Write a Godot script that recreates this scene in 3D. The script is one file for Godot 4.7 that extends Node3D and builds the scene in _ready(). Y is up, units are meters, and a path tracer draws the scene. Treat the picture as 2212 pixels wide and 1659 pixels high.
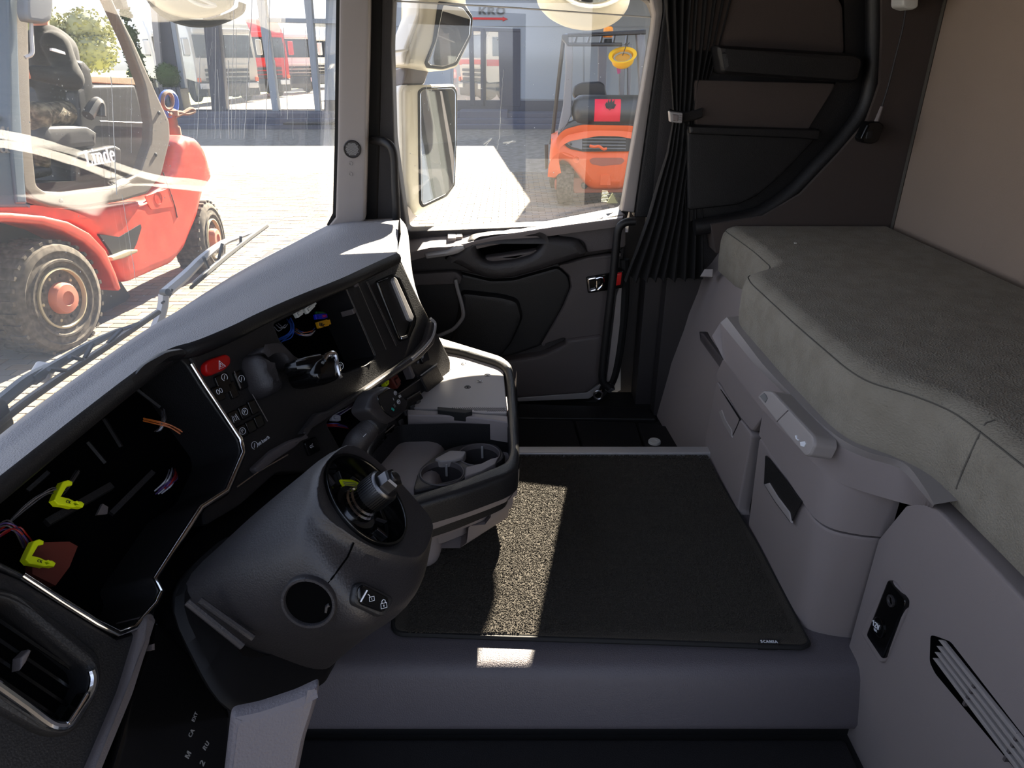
extends Node3D
# World: y up, x runs from the windscreen (negative) to the rear wall of the cab (positive), z runs from the passenger door (negative) to the open driver door.
# The yard outside is 1 m below the cab floor.

const EYE := Vector3(0, 1.15, 0)
const TILT := -25.314      # camera pitch in degrees
const FOCAL := 1500.0      # in pixels of the 2212 x 1659 frame
const SUN := Vector3(-0.262, -0.689, 1.0)

var M := {}
var cab_z := -2.3


func _ready() -> void:
	var cam := Camera3D.new()
	cam.name = "camera"
	cam.fov = rad_to_deg(2.0 * atan(829.5 / FOCAL))
	cam.position = EYE
	cam.rotation_degrees = Vector3(TILT, 0, 0)
	cam.near = 0.02
	cam.far = 400.0
	cam.current = true
	add_child(cam)
	var env := Environment.new()
	env.background_mode = Environment.BG_SKY
	var sky := Sky.new()
	var sm := ProceduralSkyMaterial.new()
	sm.sky_top_color = Color(0.66, 0.72, 0.84)
	sm.sky_horizon_color = Color(0.93, 0.95, 0.98)
	sm.sky_curve = 0.18
	sm.ground_bottom_color = Color(0.45, 0.43, 0.40)
	sm.ground_horizon_color = Color(0.75, 0.75, 0.73)
	sm.energy_multiplier = 1.0
	sky.sky_material = sm
	env.sky = sky
	env.background_energy_multiplier = 2.9
	env.tonemap_mode = Environment.TONE_MAPPER_LINEAR
	env.tonemap_exposure = 1.0
	env.sdfgi_enabled = true
	env.ssao_enabled = true
	env.ssil_enabled = true
	var we := WorldEnvironment.new()
	we.name = "world_environment"
	we.environment = env
	add_child(we)
	var sun := DirectionalLight3D.new()
	sun.name = "sun"
	sun.light_color = Color(1.0, 0.95, 0.86)
	sun.light_energy = 20.0
	sun.light_angular_distance = 0.5
	sun.shadow_enabled = true
	sun.sky_mode = DirectionalLight3D.SKY_MODE_LIGHT_ONLY
	add_child(sun)
	sun.look_at_from_position(Vector3.ZERO, SUN, Vector3.UP)
	materials()
	cab_shell()
	passenger_door()
	tunnel_and_floor()
	bunk()
	side_wall()
	dashboard()
	centre_console()
	steering()
	tray()
	outside_fittings()
	yard()
	buildings()
	red_forklift()
	orange_forklift()


# ---------------------------------------------------------------- pixels to points on planes of the place
func ray(px: float, py: float) -> Vector3:
	var a := deg_to_rad(-TILT)
	var u := (px - 1106.0) / FOCAL
	var v := (829.5 - py) / FOCAL
	return Vector3(u, -sin(a) + v * cos(a), -(cos(a) + v * sin(a)))


func onx(px: float, py: float, x: float) -> Vector3:
	var r := ray(px, py)
	return EYE + r * ((x - EYE.x) / r.x)


func ony(px: float, py: float, y: float) -> Vector3:
	var r := ray(px, py)
	return EYE + r * ((y - EYE.y) / r.y)


func onz(px: float, py: float, z: float) -> Vector3:
	var r := ray(px, py)
	return EYE + r * ((z - EYE.z) / r.z)


func onp(px: float, py: float, pl: Transform3D, h := 0.0) -> Vector3:
	var r := ray(px, py)
	var n := pl.basis.z
	return EYE + r * ((pl.origin + n * h - EYE).dot(n) / r.dot(n))


func plane(o: Vector3, n: Vector3, up := Vector3.UP) -> Transform3D:
	var z := n.normalized()
	var x := up.cross(z).normalized()
	return Transform3D(Basis(x, z.cross(x), z), o)


# a pixel list x, y, x, y ... laid onto a plane at height h, in the plane's own axes
func pg(pl: Transform3D, h: float, c: Array, r := 0.0, n := 4) -> PackedVector2Array:
	var inv := pl.affine_inverse()
	var out := PackedVector2Array()
	for i in range(0, c.size(), 2):
		var p := inv * onp(c[i], c[i + 1], pl, h)
		out.append(Vector2(p.x, p.y))
	return rnd(out, r, n) if r > 0.0 else out


# rounds the corners of a polygon
func rnd(p: PackedVector2Array, r: float, n := 4) -> PackedVector2Array:
	var out := PackedVector2Array()
	var k := p.size()
	for i in k:
		var a := p[(i + k - 1) % k] - p[i]
		var b := p[(i + 1) % k] - p[i]
		var d := minf(r, minf(a.length(), b.length()) * 0.45)
		var s := p[i] + a.normalized() * d
		var e := p[i] + b.normalized() * d
		for j in n + 1:
			var t := float(j) / n
			out.append(s.lerp(p[i], t).lerp(p[i].lerp(e, t), t))
	return out


func rect(x0: float, y0: float, x1: float, y1: float, r := 0.0, n := 4) -> PackedVector2Array:
	var p := PackedVector2Array([Vector2(x0, y0), Vector2(x1, y0), Vector2(x1, y1), Vector2(x0, y1)])
	return rnd(p, r, n) if r > 0.0 else p


func circle(c: Vector2, r: float, n := 24, ry := 0.0) -> PackedVector2Array:
	var out := PackedVector2Array()
	for i in n:
		out.append(c + Vector2(cos(TAU * i / n) * r, sin(TAU * i / n) * (ry if ry > 0.0 else r)))
	return out


# Catmull-Rom through points (Vector3)
func curve(p: Array, n := 6, closed := false) -> Array:
	var out := []
	var k := p.size()
	var last: int = k if closed else k - 1
	for i in last:
		var a: Vector3 = p[(i + k - 1) % k] if closed or i > 0 else p[0] * 2.0 - p[1]
		var b: Vector3 = p[i]
		var c: Vector3 = p[(i + 1) % k]
		var d: Vector3 = p[(i + 2) % k] if closed or i + 2 < k else p[k - 1] * 2.0 - p[k - 2]
		for j in n:
			out.append(b.cubic_interpolate(c, a, d, float(j) / n))
	if not closed:
		out.append(p[k - 1])
	return out


# a smooth 2D outline through control points
func loop2(p: PackedVector2Array, n := 5) -> PackedVector2Array:
	var q := []
	for v in p:
		q.append(Vector3(v.x, v.y, 0))
	var out := PackedVector2Array()
	for v in curve(q, n, true):
		out.append(Vector2(v.x, v.y))
	return out


# ---------------------------------------------------------------- meshes
class G:
	var v := PackedVector3Array()

	func tri(a: Vector3, b: Vector3, c: Vector3) -> void:
		v.append(a)
		v.append(b)
		v.append(c)

	func quad(a: Vector3, b: Vector3, c: Vector3, d: Vector3) -> void:
		tri(a, b, c)
		tri(a, c, d)

	# rows of points, counter-clockwise seen from outside when rows run upwards
	func grid(rows: Array, closed := false) -> void:
		for i in rows.size() - 1:
			var a: Array = rows[i]
			var b: Array = rows[i + 1]
			var k := a.size()
			for j in (k if closed else k - 1):
				quad(a[j], a[(j + 1) % k], b[(j + 1) % k], b[j])

	func fan(p: Array, flip := false) -> void:
		var c := Vector3.ZERO
		for q in p:
			c += q
		c /= p.size()
		for i in p.size():
			if flip:
				tri(c, p[(i + 1) % p.size()], p[i])
			else:
				tri(c, p[i], p[(i + 1) % p.size()])

	func tube(p: Array, r: Variant, n := 8, closed := false) -> void:
		var rows := []
		var k := p.size()
		var t0: Vector3 = (p[1] - p[0]).normalized()
		var up := Vector3.UP if absf(t0.y) < 0.9 else Vector3.RIGHT
		var x := t0.cross(up).normalized()
		for i in k:
			var t: Vector3 = (p[(i + 1) % k] - p[(i + k - 1) % k]) if closed else (p[mini(i + 1, k - 1)] - p[maxi(i - 1, 0)])
			t = t.normalized()
			x = (x - t * x.dot(t)).normalized()
			var y := t.cross(x)
			var rr: float = r if not r is Array else r[i]
			var row := []
			for j in n:
				row.append(p[i] + (x * cos(TAU * j / n) + y * sin(TAU * j / n)) * rr)
			rows.append(row)
		if closed:
			rows.append(rows[0])
		grid(rows, true)
		if not closed:
			fan(rows[0], true)
			fan(rows[k - 1])

	# (radius, height) pairs turned round the y axis of xf
	func lathe(prof: Array, xf: Transform3D, n := 24, caps := true) -> void:
		var rows := []
		for q in prof:
			var row := []
			for j in n:
				row.append(xf * Vector3(cos(TAU * j / n) * q[0], q[1], -sin(TAU * j / n) * q[0]))
			rows.append(row)
		grid(rows, true)
		if caps:
			fan(rows[0], true)
			fan(rows[-1])

	static func inset(p: PackedVector2Array, d: float) -> PackedVector2Array:
		if d == 0.0:
			return p
		var out := PackedVector2Array()
		var k := p.size()
		for i in k:
			var e := (p[i] - p[(i + k - 1) % k]).normalized()
			var f := (p[(i + 1) % k] - p[i]).normalized()
			if e == Vector2.ZERO:
				e = f
			if f == Vector2.ZERO:
				f = e
			var n1 := Vector2(-e.y, e.x)
			var n2 := Vector2(-f.y, f.x)
			out.append(p[i] + (n1 + n2) / maxf(0.5, 1.0 + n1.dot(n2)) * d)
		return out

	static func ccw(p: PackedVector2Array) -> PackedVector2Array:
		var a := 0.0
		for i in p.size():
			a += p[i].cross(p[(i + 1) % p.size()])
		if a < 0.0:
			p = p.duplicate()
			p.reverse()
		return p

	func cap(p: PackedVector2Array, holes: Array, h: float, xf: Transform3D, up: bool) -> void:
		var pieces: Array = [p]
		for hole: PackedVector2Array in holes:   # cut in two through the hole, so that no piece encloses it
			var mid := 0.0
			for v2 in hole:
				mid += v2.x / hole.size()
			var next := []
			for one: PackedVector2Array in pieces:
				for side in [rect2(-100.0, mid), rect2(mid, 100.0)]:
					for half in Geometry2D.intersect_polygons(one, side):
						next.append_array(Geometry2D.clip_polygons(half, hole))
			pieces = next
		for q: PackedVector2Array in pieces:
			var t := Geometry2D.triangulate_polygon(q)
			var loose := t.is_empty()
			if loose:
				t = Geometry2D.triangulate_delaunay(q)
			for i in range(0, t.size(), 3):
				var a := q[t[i]]
				var b := q[t[i + 1]]
				var c := q[t[i + 2]]
				if loose and not Geometry2D.is_point_in_polygon((a + b + c) / 3.0, q):
					continue
				if ((b - a).cross(c - a) > 0.0) != up:
					var s := b
					b = c
					c = s
				tri(xf * Vector3(a.x, a.y, h), xf * Vector3(b.x, b.y, h), xf * Vector3(c.x, c.y, h))

	static func rect2(x0: float, x1: float) -> PackedVector2Array:
		return PackedVector2Array([Vector2(x0, -100), Vector2(x1, -100), Vector2(x1, 100), Vector2(x0, 100)])

	# an outline carried along z of xf through (inset, height) pairs, closed at both ends
	func prof(p: PackedVector2Array, steps: Array, xf: Transform3D, holes := [], caps := 3) -> void:
		p = ccw(p)
		var hs := []
		for h: PackedVector2Array in holes:
			var c := ccw(h).duplicate()
			c.reverse()
			hs.append(c)
		for ring: PackedVector2Array in [p] + hs:
			var rows := []
			for s in steps:
				var row := []
				for q in inset(ring, s[0]):
					row.append(xf * Vector3(q.x, q.y, s[1]))
				rows.append(row)
			grid(rows, true)
		var z: Array = steps[-1]
		if caps & 1:
			cap(inset(p, z[0]), hs.map(func(h): return inset(h, z[0])), z[1], xf, true)
		z = steps[0]
		if caps & 2:
			cap(inset(p, z[0]), hs.map(func(h): return inset(h, z[0])), z[1], xf, false)

	# a slab from height h0 to h1 with its upper edge rounded by b
	func slab(p: PackedVector2Array, h0: float, h1: float, xf: Transform3D, b := 0.0, holes := []) -> void:
		if b <= 0.0:
			prof(p, [[0.0, h0], [0.0, h1]], xf, holes)
		else:
			prof(p, [[0.0, h0], [0.0, h1 - b], [b * 0.12, h1 - b * 0.5], [b * 0.4, h1 - b * 0.14], [b, h1]], xf, holes)

	# a box with rounded edges, centred
	func box(size: Vector3, r: float, xf: Transform3D) -> void:
		var h := size * 0.5
		r = minf(r, minf(h.x, minf(h.y, h.z)) * 0.98)
		for f in 6:
			var ax := f % 3
			var s := 1.0 if f < 3 else -1.0
			var u := (ax + 1) % 3
			var w := (ax + 2) % 3
			var cu := [-h[u], -h[u] + r * 0.45, -h[u] + r, h[u] - r, h[u] - r * 0.45, h[u]] if r > 0.0 else [-h[u], h[u]]
			var cw := [-h[w], -h[w] + r * 0.45, -h[w] + r, h[w] - r, h[w] - r * 0.45, h[w]] if r > 0.0 else [-h[w], h[w]]
			var rows := []
			for b in cw:
				var row := []
				for a in cu:
					var p := Vector3.ZERO
					p[ax] = h[ax] * s
					p[u] = a
					p[w] = b
					if r > 0.0:
						var c := p.clamp(-h + Vector3.ONE * r, h - Vector3.ONE * r)
						p = c + (p - c).normalized() * r
					row.append(xf * p)
				if s < 0.0:
					row.reverse()
				rows.append(row)
			grid(rows)

	func ball(r: Vector3, xf: Transform3D, n := 16) -> void:
		var pr := []
		for i in n / 2 + 1:
			var a := PI * i / (n / 2) - PI / 2
			pr.append([maxf(cos(a), 1e-4), sin(a)])
		lathe(pr, xf * Transform3D(Basis.from_scale(r), Vector3.ZERO), n, false)

	func mesh(crease := 38.0, off := Vector3.ZERO) -> ArrayMesh:
		var k := v.size() / 3
		var ids := {}
		var at := PackedInt32Array()
		at.resize(k * 3)
		var faces := []
		var fn := PackedVector3Array()
		fn.resize(k)
		var un := PackedVector3Array()
		un.resize(k)
		for f in k:
			var n := (v[f * 3 + 1] - v[f * 3]).cross(v[f * 3 + 2] - v[f * 3])
			fn[f] = n
			un[f] = n.normalized()
			for c in 3:
				var key := Vector3i((v[f * 3 + c] * 40000.0).round())
				var id: int = ids.get(key, -1)
				if id < 0:
					id = faces.size()
					ids[key] = id
					faces.append([f])
				else:
					faces[id].append(f)
				at[f * 3 + c] = id
		var lim := cos(deg_to_rad(crease))
		var pv := PackedVector3Array()
		var nv := PackedVector3Array()
		for f in k:
			if fn[f].length_squared() < 1e-22:
				continue
			for c in [0, 2, 1]:
				var sum := Vector3.ZERO
				for g in faces[at[f * 3 + c]]:
					if un[g].dot(un[f]) > lim:
						sum += fn[g]
				pv.append(v[f * 3 + c] - off)
				nv.append(sum.normalized() if sum.length_squared() > 0.0 else un[f])
		var arr := []
		arr.resize(Mesh.ARRAY_MAX)
		arr[Mesh.ARRAY_VERTEX] = pv
		arr[Mesh.ARRAY_NORMAL] = nv
		var out := ArrayMesh.new()
		out.add_surface_from_arrays(Mesh.PRIMITIVE_TRIANGLES, arr)
		return out


# ---------------------------------------------------------------- objects
func tag(o: Node3D, label: String, category := "", group := "", kind := "") -> Node3D:
	if label:
		o.set_meta("label", label)
	if category:
		o.set_meta("category", category)
	if group:
		o.set_meta("group", group)
	if kind:
		o.set_meta("kind", kind)
	return o


var used := {}


func numbered(called: String) -> String:
	used[called] = used.get(called, -1) + 1
	return called if used[called] == 0 else "%s_%03d" % [called, used[called]]


func thing(called: String, label: String, category: String, at := Vector3.ZERO, group := "") -> Node3D:
	var o := Node3D.new()
	o.name = numbered(called)
	add_child(o)
	o.position = at
	return tag(o, label, category, group)


# shape in world coordinates -> one named mesh under parent, its origin at its own middle
func part(called: String, g: G, mat: String, parent: Node3D, crease := 38.0, label := "") -> MeshInstance3D:
	var o := MeshInstance3D.new()
	o.name = called
	var lo := g.v[0]
	var hi := g.v[0]
	for q in g.v:
		lo = lo.min(q)
		hi = hi.max(q)
	var mid := (lo + hi) * 0.5
	o.mesh = g.mesh(crease, mid)
	o.material_override = M[mat]
	parent.add_child(o, true)
	if parent == self:
		o.position = mid
	elif parent.has_meta("own_axes"):
		o.position = mid
		o.set_meta("own_axes", true)
		if parent is MeshInstance3D:
			o.position = mid - parent.get_meta("mid")
	else:
		o.transform = parent.global_transform.affine_inverse() * Transform3D(Basis(), mid)
	o.set_meta("mid", mid)
	if label:
		o.set_meta("label", label)
	return o


func solo(called: String, g: G, mat: String, label: String, category: String, group := "", crease := 38.0) -> MeshInstance3D:
	var o := part(numbered(called), g, mat, self, crease)
	tag(o, label, category, group)
	return o


func struct(called: String, g: G, mat: String, label: String, category := "", crease := 38.0) -> MeshInstance3D:
	var o := part(numbered(called), g, mat, self, crease)
	tag(o, label, category, "", "structure")
	return o


func sec(label: String, g: G = null) -> G:
	return G.new() if g == null else g


# flat lettering on a plane: baseline from pixel a to pixel b
func words(parent: Node3D, s: String, pl: Transform3D, ax: float, ay: float, bx: float, by: float, h := 0.0, mat := "white_print", serif := false, tall := 1.0) -> void:
	var a := onp(ax, ay, pl, h)
	var b := onp(bx, by, pl, h)
	words3(parent, s, a, b, pl.basis.z, mat, serif, tall)


func words3(parent: Node3D, s: String, a: Vector3, b: Vector3, n: Vector3, mat := "white_print", serif := false, tall := 1.0, bold := true) -> void:
	var t := TextMesh.new()
	var f := SystemFont.new()
	f.font_names = PackedStringArray(["Droid Serif" if serif else "Droid Sans"])
	f.font_weight = 700 if bold else 400
	t.font = f
	t.text = s
	t.font_size = 32
	t.pixel_size = 0.01
	t.depth = 0.02
	t.curve_step = 4.0
	t.horizontal_alignment = HORIZONTAL_ALIGNMENT_LEFT
	t.vertical_alignment = VERTICAL_ALIGNMENT_BOTTOM
	var box := t.get_aabb()
	var x := b - a
	var k := x.length() / maxf(box.size.x, 1e-4)
	x = x.normalized()
	var y := n.cross(x).normalized()
	var o := MeshInstance3D.new()
	o.name = "lettering"
	o.mesh = t
	o.material_override = M[mat]
	parent.add_child(o, true)
	var xf := Transform3D(Basis(x * k, y * k * tall, n.normalized() * k), a)
	xf.origin = xf * Vector3(-box.position.x, -box.position.y * 0.8, 0.0)
	o.transform = (parent.global_transform.affine_inverse() if not parent == self else Transform3D()) * xf


# where a pixel's ray first meets a shape: [point, normal towards the viewpoint]
func hit(g: G, px: float, py: float) -> Array:
	var r := ray(px, py)
	var best := INF
	var n := Vector3.UP
	for i in range(0, g.v.size(), 3):
		var p: Variant = Geometry3D.ray_intersects_triangle(EYE, r, g.v[i], g.v[i + 1], g.v[i + 2])
		if p != null and EYE.distance_to(p) < best:
			best = EYE.distance_to(p)
			n = (g.v[i + 1] - g.v[i]).cross(g.v[i + 2] - g.v[i]).normalized()
	if n.dot(r) > 0.0:
		n = -n
	return [EYE + r.normalized() * best, n]


func line3(pts: Array, r: float, n := 6) -> G:
	var g := G.new()
	g.tube(pts, r, n)
	return g


func basis_to(y: Vector3, o: Vector3, hint := Vector3(0.3, 0.2, 1)) -> Transform3D:
	var a := y.normalized()
	var x := a.cross(hint).normalized()
	return Transform3D(Basis(x, a, x.cross(a)), o)


func rot(o: Vector3, rx := 0.0, ry := 0.0, rz := 0.0) -> Transform3D:
	return Transform3D(Basis.from_euler(Vector3(deg_to_rad(rx), deg_to_rad(ry), deg_to_rad(rz))), o)


# ---------------------------------------------------------------- materials
func noise_tex(freq: float, normal: bool, strength := 4.0, seed_ := 1, size := 512, type := FastNoiseLite.TYPE_SIMPLEX_SMOOTH, oct := 3) -> NoiseTexture2D:
	var n := FastNoiseLite.new()
	n.noise_type = type
	n.frequency = freq
	n.seed = seed_
	n.fractal_octaves = oct
	var t := NoiseTexture2D.new()
	t.width = size
	t.height = size
	t.seamless = true
	t.noise = n
	t.as_normal_map = normal
	t.bump_strength = strength
	return t


func ramp_tex(freq: float, a: Color, b: Color, seed_ := 3, size := 512, oct := 4) -> NoiseTexture2D:
	var t := noise_tex(freq, false, 1.0, seed_, size, FastNoiseLite.TYPE_SIMPLEX_SMOOTH, oct)
	var g := Gradient.new()
	g.set_color(0, a)
	g.set_color(1, b)
	g.set_offset(0, 0.25)
	g.set_offset(1, 0.75)
	t.color_ramp = g
	return t


func mat(called: String, c: Color, rough: float, metal := 0.0, grain: Texture2D = null, scale := 6.0, depth := 0.5) -> StandardMaterial3D:
	var m := StandardMaterial3D.new()
	m.resource_name = called
	m.albedo_color = c
	m.roughness = rough
	m.metallic = metal
	if grain:
		m.normal_enabled = true
		m.normal_texture = grain
		m.normal_scale = depth
		m.uv1_triplanar = true
		m.uv1_world_triplanar = true
		m.uv1_scale = Vector3.ONE * scale
	M[called] = m
	return m


func tinted(m: StandardMaterial3D, t: Texture2D, scale: float) -> void:
	m.albedo_texture = t
	m.uv1_triplanar = true
	m.uv1_world_triplanar = true
	m.uv1_scale = Vector3.ONE * scale


func materials() -> void:
	var leather := noise_tex(0.06, true, 6.0, 5)
	var fine := noise_tex(0.2, true, 4.0, 8)
	var cloth := noise_tex(0.12, true, 6.0, 11, 512, FastNoiseLite.TYPE_CELLULAR, 2)
	mat("pad", Color(0.52, 0.51, 0.515), 0.6, 0.0, leather, 9.0, 0.9)
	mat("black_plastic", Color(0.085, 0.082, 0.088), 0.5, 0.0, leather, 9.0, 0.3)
	mat("gloss_black", Color(0.03, 0.03, 0.033), 0.18)
	mat("dark_plastic", Color(0.19, 0.178, 0.182), 0.5, 0.0, leather, 10.0, 0.35)
	mat("dim_plastic", Color(0.33, 0.305, 0.305), 0.55, 0.0, leather, 10.0, 0.3)
	mat("mid_plastic", Color(0.53, 0.495, 0.49), 0.6, 0.0, fine, 10.0, 0.3)
	mat("pale_plastic", Color(0.58, 0.555, 0.545), 0.5, 0.0, fine, 10.0, 0.2)
	mat("silver_plastic", Color(0.66, 0.65, 0.65), 0.4, 0.3)
	mat("chrome", Color(0.85, 0.85, 0.86), 0.12, 1.0)
	mat("satin_metal", Color(0.62, 0.62, 0.63), 0.32, 1.0)
	mat("rubber", Color(0.05, 0.05, 0.052), 0.75)
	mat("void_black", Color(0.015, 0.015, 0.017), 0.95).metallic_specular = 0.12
	mat("boot_black", Color(0.05, 0.048, 0.053), 0.6).metallic_specular = 0.3
	mat("shaft_steel", Color(0.36, 0.36, 0.37), 0.35, 1.0)
	mat("beacon_amber", Color(0.98, 0.58, 0.05), 0.3)
	mat("wall_fabric", Color(0.60, 0.53, 0.475), 0.95, 0.0, fine, 7.0, 0.5)
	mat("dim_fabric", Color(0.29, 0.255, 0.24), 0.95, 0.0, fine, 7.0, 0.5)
	var mt := mat("mattress_fabric", Color(0.54, 0.515, 0.465), 0.95, 0.0, cloth, 4.5, 0.8)
	mt.rim_enabled = true
	mt.rim = 0.25
	tinted(mt, ramp_tex(0.006, Color(0.93, 0.925, 0.915), Color(1, 1, 1), 21), 1.4)
	mt.uv1_scale = Vector3.ONE * 4.5
	mat("seam", Color(0.33, 0.315, 0.29), 0.9)
	var cu := mat("curtain_cloth", Color(0.075, 0.07, 0.072), 0.9, 0.0, fine, 12.0, 0.4)
	cu.rim_enabled = true
	cu.rim = 0.15
	mat("strap_cloth", Color(0.10, 0.09, 0.09), 0.9)
	var ca := mat("carpet_pile", Color(0.285, 0.265, 0.235), 1.0, 0.0, noise_tex(0.35, true, 6.0, 31), 4.0, 0.6)
	tinted(ca, ramp_tex(0.3, Color(0.55, 0.53, 0.5), Color(1, 1, 1), 33), 4.0)
	mat("column_plastic", Color(0.15, 0.142, 0.15), 0.5, 0.0, leather, 9.0, 0.4)
	mat("tunnel_plastic", Color(0.335, 0.315, 0.33), 0.55, 0.0, leather, 9.0, 0.5)
	mat("red_plastic", Color(0.62, 0.03, 0.03), 0.35)
	var rf := mat("red_reflector", Color(0.85, 0.02, 0.03), 0.2)
	rf.clearcoat_enabled = true
	rf.clearcoat = 0.6
	mat("white_print", Color(0.85, 0.86, 0.88), 0.6)
	mat("grey_print", Color(0.42, 0.42, 0.42), 0.6)
	mat("black_print", Color(0.04, 0.04, 0.04), 0.6)
	mat("white_plastic", Color(0.82, 0.82, 0.80), 0.45)
	mat("yellow_plastic", Color(0.85, 0.75, 0.04), 0.4)
	mat("amber_plastic", Color(0.72, 0.52, 0.06), 0.4)
	mat("lime_plastic", Color(0.80, 0.86, 0.05), 0.4)
	mat("blue_plastic", Color(0.06, 0.10, 0.62), 0.4)
	mat("green_plastic", Color(0.05, 0.30, 0.12), 0.4)
	mat("magenta_plastic", Color(0.55, 0.05, 0.35), 0.4)
	mat("brown_plastic", Color(0.36, 0.14, 0.10), 0.5)
	mat("wire_blue", Color(0.15, 0.30, 0.62), 0.5)
	mat("wire_white", Color(0.68, 0.68, 0.72), 0.5)
	mat("wire_red", Color(0.55, 0.08, 0.06), 0.5)
	mat("wire_orange", Color(0.70, 0.36, 0.10), 0.5)
	mat("wire_violet", Color(0.30, 0.22, 0.42), 0.5)
	mat("teal_print", Color(0.10, 0.55, 0.50), 0.5)
	mat("blue_cloth", Color(0.10, 0.22, 0.62), 0.8, 0.0, cloth, 30.0, 1.0)
	var gl := mat("clear_glass", Color(0.93, 0.96, 0.95, 0.09), 0.0)
	gl.transparency = BaseMaterial3D.TRANSPARENCY_ALPHA
	var dg := mat("side_glass", Color(0.93, 0.96, 0.95, 0.025), 0.0)
	dg.transparency = BaseMaterial3D.TRANSPARENCY_ALPHA
	var sg := mat("tinted_glass", Color(0.25, 0.32, 0.33, 0.35), 0.02)
	sg.transparency = BaseMaterial3D.TRANSPARENCY_ALPHA
	mat("water_mark", Color(0.88, 0.89, 0.90), 0.6)
	mat("mirror_glass", Color(0.80, 0.81, 0.82), 0.02, 1.0)
	mat("mirror_shell", Color(0.70, 0.68, 0.62), 0.4)
	mat("white_paint", Color(0.86, 0.86, 0.85), 0.35)
	mat("wiper_steel", Color(0.22, 0.23, 0.25), 0.35, 0.4)
	# outside
	var con := mat("paving", Color(0.50, 0.48, 0.45), 0.9, 0.0, fine, 6.0, 0.5)
	tinted(con, ramp_tex(0.02, Color(0.85, 0.84, 0.82), Color(1, 1, 1), 41), 0.4)
	mat("paver_warm", Color(0.42, 0.37, 0.305), 0.9)
	mat("paver_grey", Color(0.385, 0.365, 0.335), 0.9)
	mat("paver_pale", Color(0.45, 0.41, 0.355), 0.9)
	mat("joint_sand", Color(0.13, 0.115, 0.10), 1.0)
	mat("facade_grey", Color(0.56, 0.59, 0.62), 0.6)
	mat("facade_dark", Color(0.27, 0.28, 0.32), 0.6)
	mat("platform_stone", Color(0.32, 0.33, 0.38), 0.8)
	mat("hall_floor", Color(0.52, 0.48, 0.43), 0.6)
	mat("hall_wall", Color(0.62, 0.62, 0.62), 0.8)
	mat("truck_red", Color(0.80, 0.08, 0.08), 0.3)
	mat("lamp_clear", Color(0.85, 0.87, 0.90), 0.1)
	mat("lamp_orange", Color(0.95, 0.42, 0.10), 0.3)
	var lr := mat("lift_red", Color(0.84, 0.27, 0.19), 0.35)
	lr.clearcoat_enabled = true
	lr.clearcoat = 0.4
	tinted(lr, ramp_tex(0.01, Color(0.8, 0.78, 0.76), Color(1, 1, 1), 51), 0.7)
	mat("lift_orange", Color(0.86, 0.36, 0.13), 0.45)
	mat("lift_frame", Color(0.36, 0.33, 0.30), 0.6, 0.0, fine, 2.0, 0.4)
	mat("lift_black", Color(0.13, 0.13, 0.14), 0.5)
	mat("lift_blue_grey", Color(0.28, 0.33, 0.38), 0.5)
	mat("mast_steel", Color(0.42, 0.43, 0.45), 0.5, 0.3)
	var ty := mat("tyre", Color(0.36, 0.33, 0.29), 0.95)
	tinted(ty, ramp_tex(0.02, Color(0.62, 0.6, 0.58), Color(1, 1, 1), 61), 1.5)
	mat("tyre_rim", Color(0.60, 0.55, 0.44), 0.85)
	mat("tyre_dark", Color(0.13, 0.125, 0.12), 0.9)
	mat("hub_paint", Color(0.62, 0.36, 0.28), 0.7)
	mat("jacket_cloth", Color(0.075, 0.08, 0.09), 0.9, 0.0, cloth, 5.0, 0.5)
	var tr := mat("trouser_cloth", Color(0.50, 0.46, 0.38), 0.9, 0.0, cloth, 5.0, 0.5)
	tinted(tr, ramp_tex(0.02, Color(0.25, 0.24, 0.22), Color(1, 1, 1), 71), 1.2)
	mat("skin", Color(0.78, 0.52, 0.42), 0.6)
	mat("hair", Color(0.10, 0.08, 0.07), 0.8)
	mat("rope", Color(0.42, 0.33, 0.27), 0.9)
	mat("tank_paint", Color(0.20, 0.21, 0.22), 0.35)
	mat("label_red", Color(0.85, 0.10, 0.22), 0.5)
	mat("helmet_yellow", Color(0.92, 0.70, 0.05), 0.4)
	mat("leaf_green", Color(0.22, 0.30, 0.13), 0.9)
	mat("tree_leaf", Color(0.58, 0.58, 0.46), 0.9)
	mat("bark", Color(0.30, 0.24, 0.18), 0.95)
	mat("field", Color(0.60, 0.60, 0.38), 0.95)
	mat("sign_letter", Color(0.20, 0.21, 0.22), 0.5)
	mat("sign_red", Color(0.75, 0.12, 0.12), 0.5)
	mat("sticker_pale", Color(0.82, 0.83, 0.66), 0.6)
	mat("paper_white", Color(0.88, 0.88, 0.86), 0.8)


# ---------------------------------------------------------------- cab shell
const SCREEN_Z := [-2.36, -2.3, -1.96, -1.57, -1.25, -0.9, -0.6, -0.25]
const SCREEN_X := [-0.57, -0.592, -0.648, -0.703, -0.722, -0.728, -0.70, -0.62]


# x of the windscreen's inner face at a depth and height
func screen_x(z: float, y: float) -> float:
	var i := 0
	while i < SCREEN_Z.size() - 2 and z > SCREEN_Z[i + 1]:
		i += 1
	var t: float = (z - SCREEN_Z[i]) / (SCREEN_Z[i + 1] - SCREEN_Z[i])
	var a: float = SCREEN_X[maxi(i - 1, 0)]
	var d: float = SCREEN_X[mini(i + 2, SCREEN_X.size() - 1)]
	return cubic_interpolate(SCREEN_X[i], SCREEN_X[i + 1], a, d, clampf(t, 0.0, 1.0)) + 0.15 * (y - 0.66)


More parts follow.
